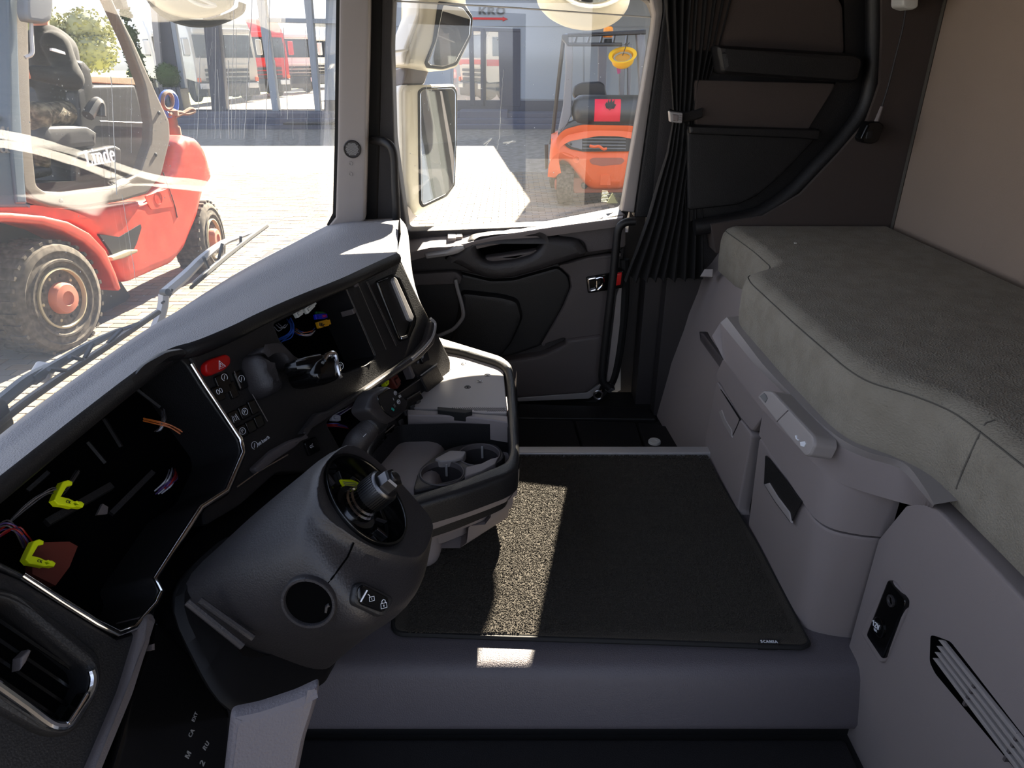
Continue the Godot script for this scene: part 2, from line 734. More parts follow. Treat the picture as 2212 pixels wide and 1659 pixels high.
# the point of the windscreen (moved out by off) that a pixel shows
func onw(px: float, py: float, off := 0.0) -> Vector3:
	var r := ray(px, py)
	var lo := 0.3
	var hi := 4.0
	for i in 40:
		var m := (lo + hi) * 0.5
		var p := EYE + r * m
		if p.x > screen_x(p.z, p.y) - off:
			lo = m
		else:
			hi = m
	return EYE + r * lo


func wall(x0: float, x1: float, y0: float, y1: float, z0: float, z1: float) -> G:
	var g := G.new()
	g.box(Vector3(x1 - x0, y1 - y0, z1 - z0), 0.0, rot(Vector3(x0 + x1, y0 + y1, z0 + z1) * 0.5))
	return g


func cab_shell() -> void:
	struct("floor", wall(-0.95, 1.2, -0.06, 0.0, -2.36, -0.2), "rubber", "black rubber cab floor around the raised tunnel", "floor")
	struct("ceiling", wall(-0.75, 1.2, 2.0, 2.06, -2.4, -0.2), "dim_fabric", "fabric lined cab ceiling above the view", "ceiling")
	struct("wall_back", wall(1.125, 1.18, 0.0, 2.0, -2.2, -0.2), "wall_fabric", "pale greige fabric rear wall behind the bunk", "wall")
	var g := wall(0.46, 1.125, 0.0, 2.0, -0.26, -0.2)
	g.v.append_array(wall(-0.75, 0.46, 1.42, 2.0, -0.26, -0.2).v)
	struct("wall_driver", g, "dim_fabric", "driver side wall behind the open doorway", "wall")
	g = wall(-0.75, 0.62, 1.42, 2.0, -2.4, -2.3)
	struct("wall_passenger", g, "dim_fabric", "dark lining above the passenger door", "wall")
	struct("added_roof_edge", wall(-0.75, 0.8, 1.338, 1.48, -2.56, -2.40), "white_paint", "added white roof gutter over the passenger door, unseen, keeping sun off the centre panel", "added roof edge")  # unseen gutter, added to keep sun off the centre panel
	g = wall(-0.84, -0.79, -0.3, 0.54, -2.36, -0.2)
	g.v.append_array(wall(-0.75, -0.5, 1.62, 2.0, -2.36, -0.2).v)
	struct("wall_front", g, "dark_plastic", "front bulkhead below and above the windscreen", "wall")
	# driver's door, unseen; added half open behind the viewpoint to dim the doorway
	var hinge := rot(Vector3(-0.68, 0, -0.16), 0, 48, 0)
	var leaf := func(x0: float, x1: float, y0: float, y1: float, th: float) -> G:
		var b := G.new()
		b.box(Vector3(th, y1 - y0, x1 - x0), 0.0, hinge * rot(Vector3(0, (y0 + y1) * 0.5, (x0 + x1) * 0.5)))
		return b
	var dd := struct("door_3", leaf.call(0.0, 1.02, -0.15, 0.64, 0.06), "dim_plastic", "driver's door added half open outside the view to dim the doorway", "door")
	g = leaf.call(0.0, 0.08, 0.64, 1.4, 0.04)
	g.v.append_array(leaf.call(0.94, 1.02, 0.64, 1.4, 0.04).v)
	g.v.append_array(leaf.call(0.08, 0.94, 1.32, 1.4, 0.04).v)
	part("window_frame", g, "dark_plastic", dd)
	part("door_glass", leaf.call(0.08, 0.94, 0.64, 1.32, 0.005), "clear_glass", dd)
	# windscreen
	var rows := []
	var back := []
	for k in 9:
		var y := 0.6 + k * 0.13
		var row := []
		for i in 41:
			var z := -2.35 + 2.1 * i / 40.0
			row.append(Vector3(screen_x(z, y) - 0.012, y, z))
		rows.append(row)
		var b := row.map(func(p): return p - Vector3(0.006, 0, 0))
		b.reverse()
		back.append(b)
	g = G.new()
	g.grid(rows)
	g.grid(back)
	var ws := struct("window_1", g, "clear_glass", "curved windscreen glass with dried water streaks", "windscreen")
	# dried runs of water on the glass
	g = G.new()
	var rng := RandomNumberGenerator.new()
	rng.seed = 7
	var runs := [[505, -5, 500, 300, 1.0], [466, 60, 464, 300, 1.2], [545, -5, 528, 300, 1.6], [583, -5, 574, 300, 1.5], [493, 130, 495, 300, 1.8], [511, 60, 508, 300, 0.9], [470, 150, 476, 300, 1.0], [612, 60, 622, 258, 1.6], [594, 130, 608, 250, 0.8], [432, 120, 427, 300, 1.4], [540, 60, 537, 210, 0.7], [458, 90, 452, 140, 0.9], [630, 120, 633, 300, 0.6], [660, 60, 664, 280, 0.6], [240, 165, 252, 420, 1.3], [285, 170, 283, 330, 0.6], [690, 40, 694, 280, 0.6], [264, 420, 294, 612, 0.8], [707, 100, 712, 330, 0.5], [700, 10, 702, 330, 0.5], [448, 200, 446, 300, 0.6], [520, 170, 517, 300, 0.7], [552, 190, 549, 300, 0.6], [480, 230, 478, 300, 0.6]]
	for q in runs:
		var pts := []
		for i in 13:
			var t := i / 12.0
			var w := rng.randf_range(-0.9, 0.9)
			pts.append(onw(lerpf(q[0], q[2], t) + w, lerpf(q[1], q[3], t), 0.008))
		g.tube(pts, 0.00055 * q[4], 4)
	for i in 90:
		var p := onw(rng.randf_range(60, 725), rng.randf_range(60, 640), 0.008)
		g.ball(Vector3(0.0006, 0.0014, 0.0014) * rng.randf_range(0.5, 1.1), rot(p), 6)
	tag(part("water_marks", g, "water_mark", ws), "dried water runs and spots on the windscreen", "", "", "stuff")
	# pillar between windscreen and passenger door
	var pl := plane(Vector3(0, 0, -2.26), Vector3(0.12, 0, 1))
	g = G.new()
	g.slab(pg(pl, 0.0, [733, -60, 800, -60, 797, 120, 788, 475, 760, 500, 700, 500, 724, 470, 729, 300]), -0.1, 0.0, pl, 0.012)
	var pil := struct("trim_1", g, "pale_plastic", "grey plastic windscreen pillar trim with a small round speaker", "pillar trim")
	g = G.new()
	g.slab(pg(pl, -0.01, [727, -60, 735, -60, 731, 300, 727, 460, 712, 490, 706, 485, 719, 460, 723, 300]), -0.09, -0.008, pl)
	part("screen_seal", g, "rubber", pil)
	g = G.new()
	var c := onp(761, 322, pl, 0.0)
	var sx := Transform3D(Basis(pl.basis.x, pl.basis.z, -pl.basis.y), c)
	g.lathe([[0.0265, -0.004], [0.0265, 0.003], [0.024, 0.005], [0.022, 0.003]], sx, 28)
	var sp := part("tweeter", g, "dark_plastic", pil)
	g = G.new()
	for i in range(-5, 6):
		for j in range(-5, 6):
			var q := Vector2(i + (j % 2) * 0.5, j * 0.87) * 0.0036
			if q.length() < 0.019:
				g.box(Vector3(0.0015, 0.0015, 0.003), 0.0, sx * Transform3D(Basis(), Vector3(q.x, 0.0045, q.y)))
	tag(part("grille_dots", g, "satin_metal", sp), "", "", "", "stuff")
	for y in [353, 376]:
		g = G.new()
		c = onp(757, y, pl, 0.0)
		g.lathe([[0.007, 0.0], [0.0065, 0.002], [0.0035, 0.002], [0.003, 0.0005]], Transform3D(sx.basis, c), 14)
		part("screw_plug", g, "pale_plastic", pil)
	# black door rubber between pillar and passenger window, with the grab handle
	pl = plane(Vector3(0, 0, -2.29), Vector3(0, 0, 1))
	g = G.new()
	g.slab(pg(pl, 0.0, [800, -60, 826, -60, 822, 200, 814, 500, 786, 500, 796, 120]), -0.06, 0.0, pl, 0.01)
	part("door_seal", g, "rubber", pil)
	g = G.new()
	var hp := []
	for q in [[806, 303, -2.27], [828, 306, -2.22], [845, 318, -2.2], [851, 345, -2.2], [853, 400, -2.2], [856, 455, -2.2], [858, 500, -2.22]]:
		hp.append(onz(q[0], q[1], q[2]))
	g.tube(curve(hp, 5), 0.0135, 12)
	solo("pillar_grab_rail", g, "black_plastic", "black bent grab handle on the windscreen pillar beside the passenger window", "grab handle")


# ---------------------------------------------------------------- passenger door
func passenger_door() -> void:
	var zd := cab_z
	var pl := plane(Vector3(0, 0, zd), Vector3(0, 0, 1))
	var g := G.new()
	var hole := pg(pl, 0.0, [850, -10, 1380, -8, 1404, 2, 1416, 34, 1345, 456, 1180, 488, 880, 500, 852, 300, 846, 100], 0.015)
	g.slab(pg(pl, 0.0, [812, -60, 1475, -60, 1440, 200, 1352, 480, 1345, 620, 1322, 830, 1270, 862, 1130, 876, 900, 876, 800, 800, 800, 500], 0.02), -0.07, 0.0, pl, 0.008, [hole])
	var door := struct("door_1", g, "dark_plastic", "passenger door with dark trim, armrest and tall window", "door")
	# outer skin of the door, white paint
	g = G.new()
	g.slab(pg(pl, -0.09, [830, 520, 1340, 475, 1340, 840, 1270, 880, 860, 880]), -0.10, -0.08, pl)
	part("outer_skin", g, "white_paint", door)
	# window glass
	g = G.new()
	g.slab(pg(pl, -0.045, [842, -75, 1425, -75, 1430, 60, 1352, 470, 1180, 500, 870, 512, 845, 300]), -0.049, -0.045, pl)
	var win := struct("window_2", g, "side_glass", "passenger door window glass with stickers and scratches", "window")
	g = G.new()
	var rng := RandomNumberGenerator.new()
	rng.seed = 3
	var gp := plane(Vector3(0, 0, zd - 0.044), Vector3(0, 0, 1))
	for q in [[1085, 190, 1078, 300, 0.9], [1088, 150, 1085, 190, 0.6], [1078, 300, 1073, 325, 0.7], [1045, 312, 1062, 299, 1.5], [1047, 318, 1060, 302, 0.9], [1086, 309, 1113, 306, 1.5], [1094, 312, 1108, 305, 0.9], [1055, 318, 1057, 332, 0.6], [920, 180, 926, 240, 0.8]]:
		var pts := []
		for i in 7:
			var t := i / 6.0
			pts.append(onp(lerpf(q[0], q[2], t) + rng.randf_range(-0.8, 0.8), lerpf(q[1], q[3], t), gp))
		g.tube(pts, 0.0008 * q[4], 4)
	for i in 60:
		g.ball(Vector3(0.0016, 0.0016, 0.0006) * rng.randf_range(0.4, 1.0), rot(onp(rng.randf_range(870, 1400), rng.randf_range(60, 440), gp)), 6)
	tag(part("glass_marks", g, "water_mark", win), "scratches and dried spots on the side glass", "", "", "stuff")
	g = G.new()
	g.slab(pg(gp, 0.0, [1323, 417, 1334, 439, 1311, 439], 0.002), -0.0005, 0.001, gp)
	g.slab(pg(gp, 0.0015, [1323, 426, 1327, 433, 1319, 433]), 0.0, 0.0015, gp)
	part("warning_sticker", g, "sticker_pale", win, 38.0, "pale triangular warning sticker")
	g = G.new()
	for i in 8:
		var y := 412.0 + i * 3.2
		g.slab(pg(gp, 0.0, [1301 - i * 0.3, y, 1313 + (i % 3) * 2 - i * 0.5, y + 1.0, 1313 + (i % 3) * 2 - i * 0.5, y + 2.2, 1301 - i * 0.3, y + 1.2]), -0.0004, 0.0006, gp)
	tag(part("printed_lines", g, "sticker_pale", win), "", "", "", "stuff")
	part("upper_seal_glint", line3([onp(850, 2, gp, 0.004), onp(1100, 16, gp, 0.004), onp(1416, 38, gp, 0.004)], 0.0022, 5), "white_plastic", win)  # reflection along the seal drawn as a thin white line
	# pale frame edge at the rear of the window, then the dark one
	g = G.new()
	g.slab(pg(pl, 0.03, [1395, -60, 1432, -60, 1434, 25, 1371, 461, 1343, 457, 1410, 70, 1414, 30]), -0.02, 0.03, pl, 0.01)
	part("window_frame", g, "pale_plastic", door)
	g = G.new()
	g.slab(pg(pl, 0.036, [1433, -60, 1475, -60, 1462, 120, 1405, 470, 1371, 470, 1434, 25]), -0.02, 0.036, pl, 0.008)
	part("frame_trim", g, "black_plastic", door)
	# window sill ledge in the sun, with the switches
	var sa := []
	var sb := []
	for q in [[872, 500, 884, 546], [930, 497, 930, 535], [1000, 494, 985, 531], [1080, 489, 1060, 512], [1180, 484, 1190, 491], [1350, 455, 1345, 470]]:
		sa.append(onz(q[0], q[1], zd - 0.06))
		sb.append(onz(q[2], q[3], zd + 0.09))
	sa = curve(sa, 3)
	sb = curve(sb, 3)
	g = G.new()
	g.grid([sb.map(func(p): return p + Vector3(0, -0.03, -0.01)), sb.map(func(p): return p + Vector3(0, -0.006, 0.002)), sb, sa])
	var sill := part("sill_ledge", g, "mid_plastic", door, 50.0)
	var lp := plane(sa[6].lerp(sb[6], 0.5), Vector3(0, 0.99, 0.11), Vector3(0, 0, -1))
	for q in [[976, 493, 18, 14], [992, 491, 14, 13], [1030, 492, 10, 5], [1047, 489, 22, 11], [1066, 487, 12, 12]]:
		g = G.new()
		g.slab(pg(lp, 0.008, [q[0] - q[2] * 0.5, q[1] + 8, q[0] + q[2] * 0.5, q[1] + 7, q[0] + q[2] * 0.5, q[1] + 7 + q[3], q[0] - q[2] * 0.5, q[1] + 8 + q[3]], 0.003), -0.004, 0.008, lp, 0.003)
		part("switch", g, "pale_plastic" if q[0] != 1030 else "black_plastic", sill)
	# dark upper trim band and armrest
	g = G.new()
	g.slab(pg(pl, 0.03, [880, 546, 925, 534, 985, 530, 1060, 511, 1150, 502, 1205, 491, 1345, 470, 1350, 540, 1260, 556, 1180, 572, 1060, 600, 985, 585, 884, 590], 0.02), -0.02, 0.03, pl, 0.012)
	part("upper_band", g, "dark_plastic", door)
	g = G.new()
	g.slab(pg(pl, 0.055, [1205, 489, 1352, 462, 1352, 535, 1268, 548, 1262, 525, 1250, 518, 1206, 520], 0.01), 0.0, 0.055, pl, 0.01)
	part("corner_cover", g, "dim_plastic", door)
	g = G.new()
	var arm := pg(pl, 0.09, [1003, 530, 1015, 518, 1060, 512, 1180, 512, 1250, 519, 1272, 552, 1160, 588, 1108, 602, 1062, 606, 1030, 596, 985, 572, 955, 562, 975, 552], 0.02)
	var pull := pg(pl, 0.09, [1030, 545, 1035, 526, 1080, 520, 1160, 515, 1171, 519, 1169, 535, 1150, 552, 1110, 563, 1060, 568, 1040, 560], 0.015)
	g.slab(arm, 0.0, 0.09, pl, 0.022, [pull])
	var ar := part("armrest", g, "dark_plastic", door, 50.0)
	g = G.new()
	g.slab(pg(pl, 0.04, [1028, 540, 1172, 510, 1172, 540, 1100, 572, 1045, 570]), 0.02, 0.034, pl)
	part("pull_recess", g, "void_black", ar)
	g = G.new()
	g.slab(pg(pl, 0.07, [1046, 557, 1165, 540, 1152, 553, 1110, 564, 1060, 569], 0.008), 0.03, 0.07, pl, 0.008)
	part("pull_lip", g, "dim_plastic", ar)
	# door opener
	g = G.new()
	g.slab(pg(pl, 0.05, [920, 540, 975, 526, 990, 530, 985, 545, 925, 556], 0.008), 0.02, 0.05, pl, 0.004)
	var hc := part("handle_cup", g, "black_plastic", door)
	g = G.new()
	g.slab(pg(pl, 0.10, [915, 548, 965, 541, 985, 531, 1003, 530, 1006, 540, 990, 549, 965, 555, 920, 561], 0.006), 0.075, 0.10, pl, 0.01)
	part("handle_lever", g, "silver_plastic", hc, 38.0, "chrome door opener lever")
	# big dark insert, pocket and chrome pocket edge
	g = G.new()
	g.slab(pg(pl, 0.022, [985, 588, 1060, 606, 1110, 604, 1205, 577, 1228, 596, 1233, 622, 1215, 665, 1168, 748, 1110, 768, 1000, 790, 900, 780, 890, 620], 0.015), -0.01, 0.022, pl, 0.01)
	part("door_insert", g, "black_plastic", door)
	g = G.new()
	g.slab(pg(pl, 0.05, [884, 592, 985, 586, 1000, 600, 994, 615, 900, 618, 886, 650], 0.01), 0.0, 0.05, pl, 0.008)
	part("pocket_rail", g, "dim_plastic", door)
	g = G.new()
	g.slab(pg(pl, 0.05, [995, 630, 1085, 640, 1120, 650, 1130, 690, 1105, 745, 1080, 775, 960, 790, 985, 700], 0.02), 0.01, 0.05, pl, 0.02)
	var pocket := part("map_pocket", g, "black_plastic", door)
	g = G.new()
	var ce := []
	for q in [[984, 604], [990, 630], [997, 655], [1001, 678], [996, 692], [980, 710], [960, 720], [945, 726]]:
		ce.append(onp(q[0], q[1], pl, 0.075))
	g.tube(curve(ce, 4), 0.0065, 8)
	part("chrome_edge", g, "silver_plastic", pocket, 38.0, "bright chrome pocket edge")  # glow of window light put into a silver paler than chrome
	# lower skin
	g = G.new()
	g.slab(pg(pl, 0.04, [1168, 750, 1220, 732, 1225, 748, 1205, 768, 1125, 776, 1120, 800, 1110, 862, 1270, 852, 1300, 830, 1316, 720, 1330, 560, 1345, 548, 1270, 556, 1205, 575, 1230, 598, 1234, 622, 1216, 666], 0.006), 0.0, 0.034, pl, 0.01)
	part("lower_panel", g, "dim_plastic", door)
	g = G.new()
	g.slab(pg(pl, 0.05, [1080, 783, 1170, 770, 1222, 745, 1222, 735, 1300, 725, 1310, 740, 1296, 826, 1268, 850, 1120, 860, 1060, 850], 0.012), 0.0, 0.05, pl, 0.012)
	part("kick_panel", g, "dim_plastic", door)
	g = G.new()
	g.slab(pg(pl, 0.045, [1110, 860, 1268, 848, 1300, 828, 1290, 850, 1272, 862, 1120, 868]), -0.03, 0.045, pl, 0.004)
	part("bottom_edge", g, "silver_plastic", door)
	g = G.new()
	g.slab(pg(pl, 0.02, [1332, 640, 1344, 600, 1338, 720, 1322, 822, 1310, 826]), -0.04, 0.02, pl)
	part("rear_edge", g, "pale_plastic", door)
	# inner lock plate and red reflector
	g = G.new()
	g.slab(pg(pl, 0.045, [1266, 600, 1312, 592, 1349, 584, 1346, 622, 1310, 628, 1270, 634], 0.006), 0.0, 0.045, pl, 0.004)
	var lock := part("lock_plate", g, "gloss_black", door)
	g = G.new()
	g.slab(pg(pl, 0.055, [1268, 602, 1290, 598, 1290, 628, 1272, 632], 0.008), 0.03, 0.055, pl, 0.004, [pg(pl, 0.055, [1274, 608, 1287, 605, 1287, 624, 1275, 627], 0.004)])
	g.tube(curve([onp(1288, 602, pl, 0.06), onp(1301, 600, pl, 0.065), onp(1302, 614, pl, 0.065), onp(1292, 626, pl, 0.065), onp(1288, 626, pl, 0.06)], 4), 0.004, 8)
	part("lock_lever", g, "chrome", lock, 38.0, "chrome lock lever")
	g = G.new()
	g.slab(pg(pl, 0.055, [1331, 592, 1344, 589, 1341, 616, 1328, 618], 0.003), 0.03, 0.055, pl, 0.004)
	part("red_reflector", g, "red_reflector", lock, 38.0, "small red door reflector")
	# rubber seal round the door's rear edge
	g = G.new()
	var sp := []
	for q in [[1349, 560], [1350, 620], [1345, 700], [1332, 790], [1316, 835], [1290, 862], [1250, 872], [1140, 882]]:
		sp.append(onp(q[0], q[1], pl, 0.01))
	g.tube(curve(sp, 5), 0.016, 8)
	part("door_seal", g, "rubber", door)
	# grab bar between the door and the curtain
	g = G.new()
	var bp := []
	for q in [[1372, 478], [1350, 481], [1336, 495], [1331, 530], [1324, 600], [1313, 690], [1304, 770], [1301, 820], [1316, 838]]:
		bp.append(onp(q[0], q[1], pl, 0.12))
	g.tube(curve(bp, 5), 0.013, 12)
	solo("grab_bar", g, "black_plastic", "long black grab bar running up the door edge below the curtain", "grab bar")
	# pull ring and bracket at the door's foot
	g = G.new()
	var rp := []
	for i in 20:
		rp.append(onp(1292 + cos(TAU * i / 20.0) * 9, 853 + sin(TAU * i / 20.0) * 9, pl, 0.1))
	g.tube(rp, 0.004, 6, true)
	var ring := thing("pull_ring", "dull metal pull ring with bracket on the floor by the door edge", "ring", onp(1292, 862, pl, 0.1))
	part("ring", g, "satin_metal", ring)
	g = G.new()
	g.slab(pg(pl, 0.1, [1306, 842, 1322, 838, 1330, 842, 1316, 850], 0.003), 0.06, 0.1, pl, 0.004)
	part("bracket", g, "satin_metal", ring)


# ---------------------------------------------------------------- floor, tunnel, mat
func tunnel_and_floor() -> void:
	var y := 0.155
	# cover of the engine tunnel: profile in z-y carried along x
	var rows := []
	var profile := [[-1.66, -0.02], [-1.66, 0.12], [-1.65, 0.15], [-1.62, 0.155], [-1.3, 0.155], [-0.955, 0.155], [-0.93, 0.153], [-0.915, 0.147], [-0.903, 0.132], [-0.892, 0.1], [-0.876, 0.05], [-0.88, 0.035], [-0.90, 0.03], [-0.93, 0.03]]
	for q in profile:
		var row := []
		for i in 21:
			var x := -0.72 + 1.36 * i / 20.0
			row.append(Vector3(x, q[1], q[0]))
		rows.append(row)
	rows.reverse()
	var g := G.new()
	g.grid(rows)
	var t := thing("tunnel_cover", "grey moulded engine tunnel cover under the black floor mat", "tunnel cover", Vector3(-0.05, 0, -1.3))
	part("shell", g, "tunnel_plastic", t, 50.0)
	g = G.new()
	g.box(Vector3(0.75, 0.03, 0.036), 0.005, rot(Vector3(0.2, 0.158, -1.646)))
	part("sill_strip", g, "silver_plastic", t, 38.0, "pale metal strip along the far edge")
	g = G.new()
	g.box(Vector3(1.36, 0.03, 0.02), 0.004, rot(Vector3(-0.04, 0.012, -0.905)))
	part("kick_strip", g, "rubber", t)
	# driver side floor mat in front of the tunnel
	g = G.new()
	g.box(Vector3(1.3, 0.02, 0.55), 0.008, rot(Vector3(-0.04, 0.008, -0.6)))
	solo("driver_mat", g, "black_plastic", "black rubber floor mat at the foot of the tunnel step", "floor mat")
	# carpet mat
	var mp := plane(Vector3(0, y, 0), Vector3.UP, Vector3(0, 0, -1))
	g = G.new()
	var o := pg(mp, 0.014, [850, 1362, 1100, 1371, 1400, 1380, 1735, 1392, 1748, 1385, 1640, 1180, 1532, 1000, 1528, 992, 1400, 988, 1120, 988, 870, 985], 0.02)
	g.slab(o, 0.0, 0.014, mp, 0.005)
	var m := thing("floor_mat", "black looped carpet mat on the tunnel with a bright sun patch", "floor mat", Vector3(0.15, y, -1.3))
	part("pile", g, "carpet_pile", m)
	g = G.new()
	var e := []
	for q in o:
		e.append(mp * Vector3(q.x, q.y, 0.007))
	g.tube(e, 0.006, 6, true)
	part("edge_binding", g, "rubber", m)
	g = G.new()
	g.slab(pg(mp, 0.016, [1640, 1380, 1684, 1381, 1682, 1391, 1640, 1390]), 0.0, 0.016, mp)
	var tg := part("name_tag", g, "black_plastic", m)
	words(tg, "SCANIA", mp, 1644, 1388.5, 1681, 1389.5, 0.017, "white_print")
	# looped fibres that stand up from the mat
	var mm := MultiMesh.new()
	mm.transform_format = MultiMesh.TRANSFORM_3D
	var tuft := BoxMesh.new()
	tuft.size = Vector3(0.0021, 0.0022, 0.0021)
	tuft.material = M["carpet_pile"]
	mm.mesh = tuft
	var rng := RandomNumberGenerator.new()
	rng.seed = 12
	var spots := []
	while spots.size() < 90000:
		var p := Vector2(rng.randf_range(-0.2, 0.53), rng.randf_range(-1.62, -0.98))
		spots.append(Transform3D(Basis.from_euler(Vector3(rng.randf() * 0.8, rng.randf() * TAU, rng.randf() * 0.8)) * rng.randf_range(0.5, 1.2), Vector3(p.x, y + 0.0142, p.y)))
	mm.instance_count = spots.size()
	for i in spots.size():
		mm.set_instance_transform(i, Transform3D(spots[i].basis, spots[i].origin - m.position))
	var mi := MultiMeshInstance3D.new()
	mi.name = "loops"
	mi.multimesh = mm
	m.add_child(mi, true)
	tag(mi, "", "", "", "stuff")
	# passenger footwell panels
	var fl := plane(Vector3(0, 0.002, 0), Vector3.UP, Vector3(0, 0, -1))
	var fw := thing("footwell_panels", "dark floor panels in the passenger footwell with a round pale cap", "floor panel", Vector3(0.2, 0, -1.95))
	for q in [[1120, 905, 1238, 908, 1256, 972, 1120, 968], [1242, 908, 1372, 912, 1392, 974, 1262, 972], [1120, 872, 1400, 880, 1420, 905, 1120, 902], [1376, 912, 1480, 925, 1500, 976, 1398, 974]]:
		g = G.new()
		g.slab(pg(fl, 0.012, q, 0.012), 0.0, 0.012, fl, 0.005)
		part("panel", g, "black_plastic", fw)
	g = G.new()
	var cc := ony(1414, 953, 0.02)
	g.lathe([[0.02, -0.008], [0.02, 0.0], [0.018, 0.003], [0.006, 0.003], [0.005, 0.001]], rot(cc), 24)
	part("round_cap", g, "white_plastic", fw, 38.0, "round pale floor cap")


# ---------------------------------------------------------------- bunk
func bunk() -> void:
	var b := thing("bunk", "grey plastic bunk base with two locker drawers and a release handle", "bunk", Vector3(0.8, 0, -1.3))
	var px := plane(Vector3(0.54, 0, 0), Vector3(-1, 0, 0))
	# carcass behind the drawers
	var g := G.new()
	g.box(Vector3(0.46, 0.50, 0.52), 0.01, rot(Vector3(0.80, 0.255, -1.32)))
	part("carcass", g, "void_black", b)
	# wing panel towards the passenger door
	g = G.new()
	var wl := [Vector3(0.515, 0.0, -2.24), Vector3(0.54, 0.2, -2.235), Vector3(0.575, 0.38, -2.22), Vector3(0.61, 0.53, -2.2), Vector3(0.66, 0.6, -2.18)]
	var rows := []
	for q: Vector3 in wl:
		rows.append([q + Vector3(0.06, 0, -0.03), q, q + Vector3(-0.004 + (q.x - 0.515) * 0.3, 0, 0.08), Vector3(lerpf(q.x, 0.6, 0.2), q.y, -1.9), Vector3(0.575 + (q.x - 0.515) * 0.35, q.y, -1.6)])
	g.grid(rows)
	part("side_wing", g, "mid_plastic", b, 25.0)
	var at := hit(g, 1535, 755)
	g = G.new()
	var wv := plane(at[0], at[1])
	g.slab(pg(wv, 0.004, [1510, 716, 1522, 716, 1566, 775, 1560, 800, 1512, 735], 0.004), -0.012, 0.004, wv, 0.003)
	var gr := part("vent_grille", g, "dark_plastic", b)
	for i in 4:
		g = G.new()
		g.slab(pg(wv, 0.008, [1512, 720 + i * 5, 1519, 720 + i * 5, 1562, 778 + i * 6, 1560, 783 + i * 6], 0.0), 0.0, 0.008, wv, 0.001)
		part("slat", g, "dim_plastic", gr)
	# drawer fronts: a lid above, a door below, each with a grip recess; rounded towards the near end
	drawer(b, px, [1562, 772, 1546, 808, 1547, 820, 1558, 834, 1598, 902, 1624, 933, 1654, 892, 1630, 855], [1547, 823, 1557, 837, 1597, 905, 1623, 938, 1591, 1105, 1598, 1138, 1528, 992, 1522, 955], [1556, 840, 1598, 906, 1591, 923, 1580, 946, 1562, 916, 1552, 889])
	near_drawer(b)
	# locker release handle with printed arrows
	var hp := plane(onx(1700, 905, 0.495), Vector3(-1, 0.22, 0.12))
	g = G.new()
	g.slab(pg(hp, 0.012, [1634, 857, 1648, 842, 1668, 845, 1758, 942, 1760, 960, 1748, 984, 1738, 986, 1690, 930], 0.006), -0.03, 0.012, hp, 0.006)
	var h := part("release_handle", g, "pale_plastic", b, 38.0, "pale release handle with printed arrows")
	g = G.new()
	g.slab(pg(hp, 0.0135, [1641, 856, 1650, 849, 1654, 853, 1657, 861, 1652, 870, 1646, 862]), 0.0, 0.0135, hp)
	part("grey_arrow", g, "grey_print", h)
	g = G.new()
	g.slab(pg(hp, 0.0135, [1728, 955, 1738, 953, 1740, 958, 1736, 965, 1729, 963]), 0.0, 0.0135, hp)
	g.slab(pg(hp, 0.0135, [1717, 941, 1720, 940, 1721, 947, 1726, 950, 1724, 952, 1719, 948]), 0.0, 0.0135, hp)
	part("white_arrow", g, "white_print", h)
	g = G.new()
	g.slab(pg(hp, 0.0128, [1677, 910, 1701, 886, 1702, 887, 1678, 911]), 0.0, 0.0128, hp)
	part("joint_line", g, "dim_plastic", h)
	# frame rail under the mattress: chamfered top edge, upright face, wrapped round the near corner
	var rt := [[1570, 685], [1613, 741], [1657, 797], [1749, 892], [1815, 947], [1877, 977], [1951, 999], [1992, 1046], [2018, 1090]]
	var rc := [[1556, 697], [1597, 747], [1638, 795], [1735, 890], [1800, 953], [1862, 986], [1942, 1012], [1986, 1058], [2016, 1094]]
	var rf := [[1562, 775], [1595, 818], [1640, 876], [1720, 962], [1786, 1025], [1841, 1054], [1951, 1087], [1990, 1095], [2014, 1099]]
	var ct := curve(rt.map(func(q): return ony(q[0], q[1], 0.58)), 4)
	var cc := curve(rc.map(func(q): return ony(q[0], q[1], 0.562)), 4)
	var cf := []
	for i in rf.size():
		cf.append(ony(rf[i][0], rf[i][1], lerpf(0.495, 0.53, smoothstep(5.0, 8.0, i))))
	cf = curve(cf, 4)
	var back: Array = ct.map(func(p): return p + Vector3(0.07, -0.002, -0.02))
	var under: Array = cf.map(func(p): return p + Vector3(0.05, 0.004, -0.02))
	g = G.new()
	g.grid([ct, back])
	g.grid([cc, ct])
	part("lit_rail_chamfer", g, "pale_plastic", b, 50.0)  # same plastic as the rail, made paler for the light on it
	g = G.new()
	g.grid([under, cf, cc])
	g.fan([cc[0], ct[0], back[0], under[0], cf[0], onp(1538, 726, plane(cc[0] + Vector3(0, 0, -0.01), Vector3(0.2, 0, 1)))], true)
	part("frame_rail", g, "mid_plastic", b, 50.0)
	# near panel behind the driver seat place, with socket and vent
	var np := plane(Vector3(0.628, 0, -0.9), Vector3(-1, 0, 0.0))
	g = G.new()
	g.slab(PackedVector2Array([Vector2(-0.064, -0.02), Vector2(0.62, -0.02), Vector2(0.62, 0.545), Vector2(0.03, 0.545), Vector2(-0.02, 0.50), Vector2(-0.064, 0.40)]), -0.06, 0.0, np, 0.006)
	part("near_panel", g, "mid_plastic", b)
	g = G.new()
	g.slab(pg(np, 0.006, [1856, 1366, 1916, 1250, 1930, 1258, 1958, 1300, 1950, 1330, 1906, 1432, 1896, 1430], 0.012), -0.03, 0.006, np, 0.005)
	var so := part("socket_panel", g, "mid_plastic", b)
	g = G.new()
	g.slab(pg(np, 0.008, [1870, 1372, 1918, 1250, 1954, 1296, 1953, 1310, 1906, 1426], 0.008), -0.01, 0.008, np, 0.003)
	part("socket_plate", g, "gloss_black", so)
	g = G.new()
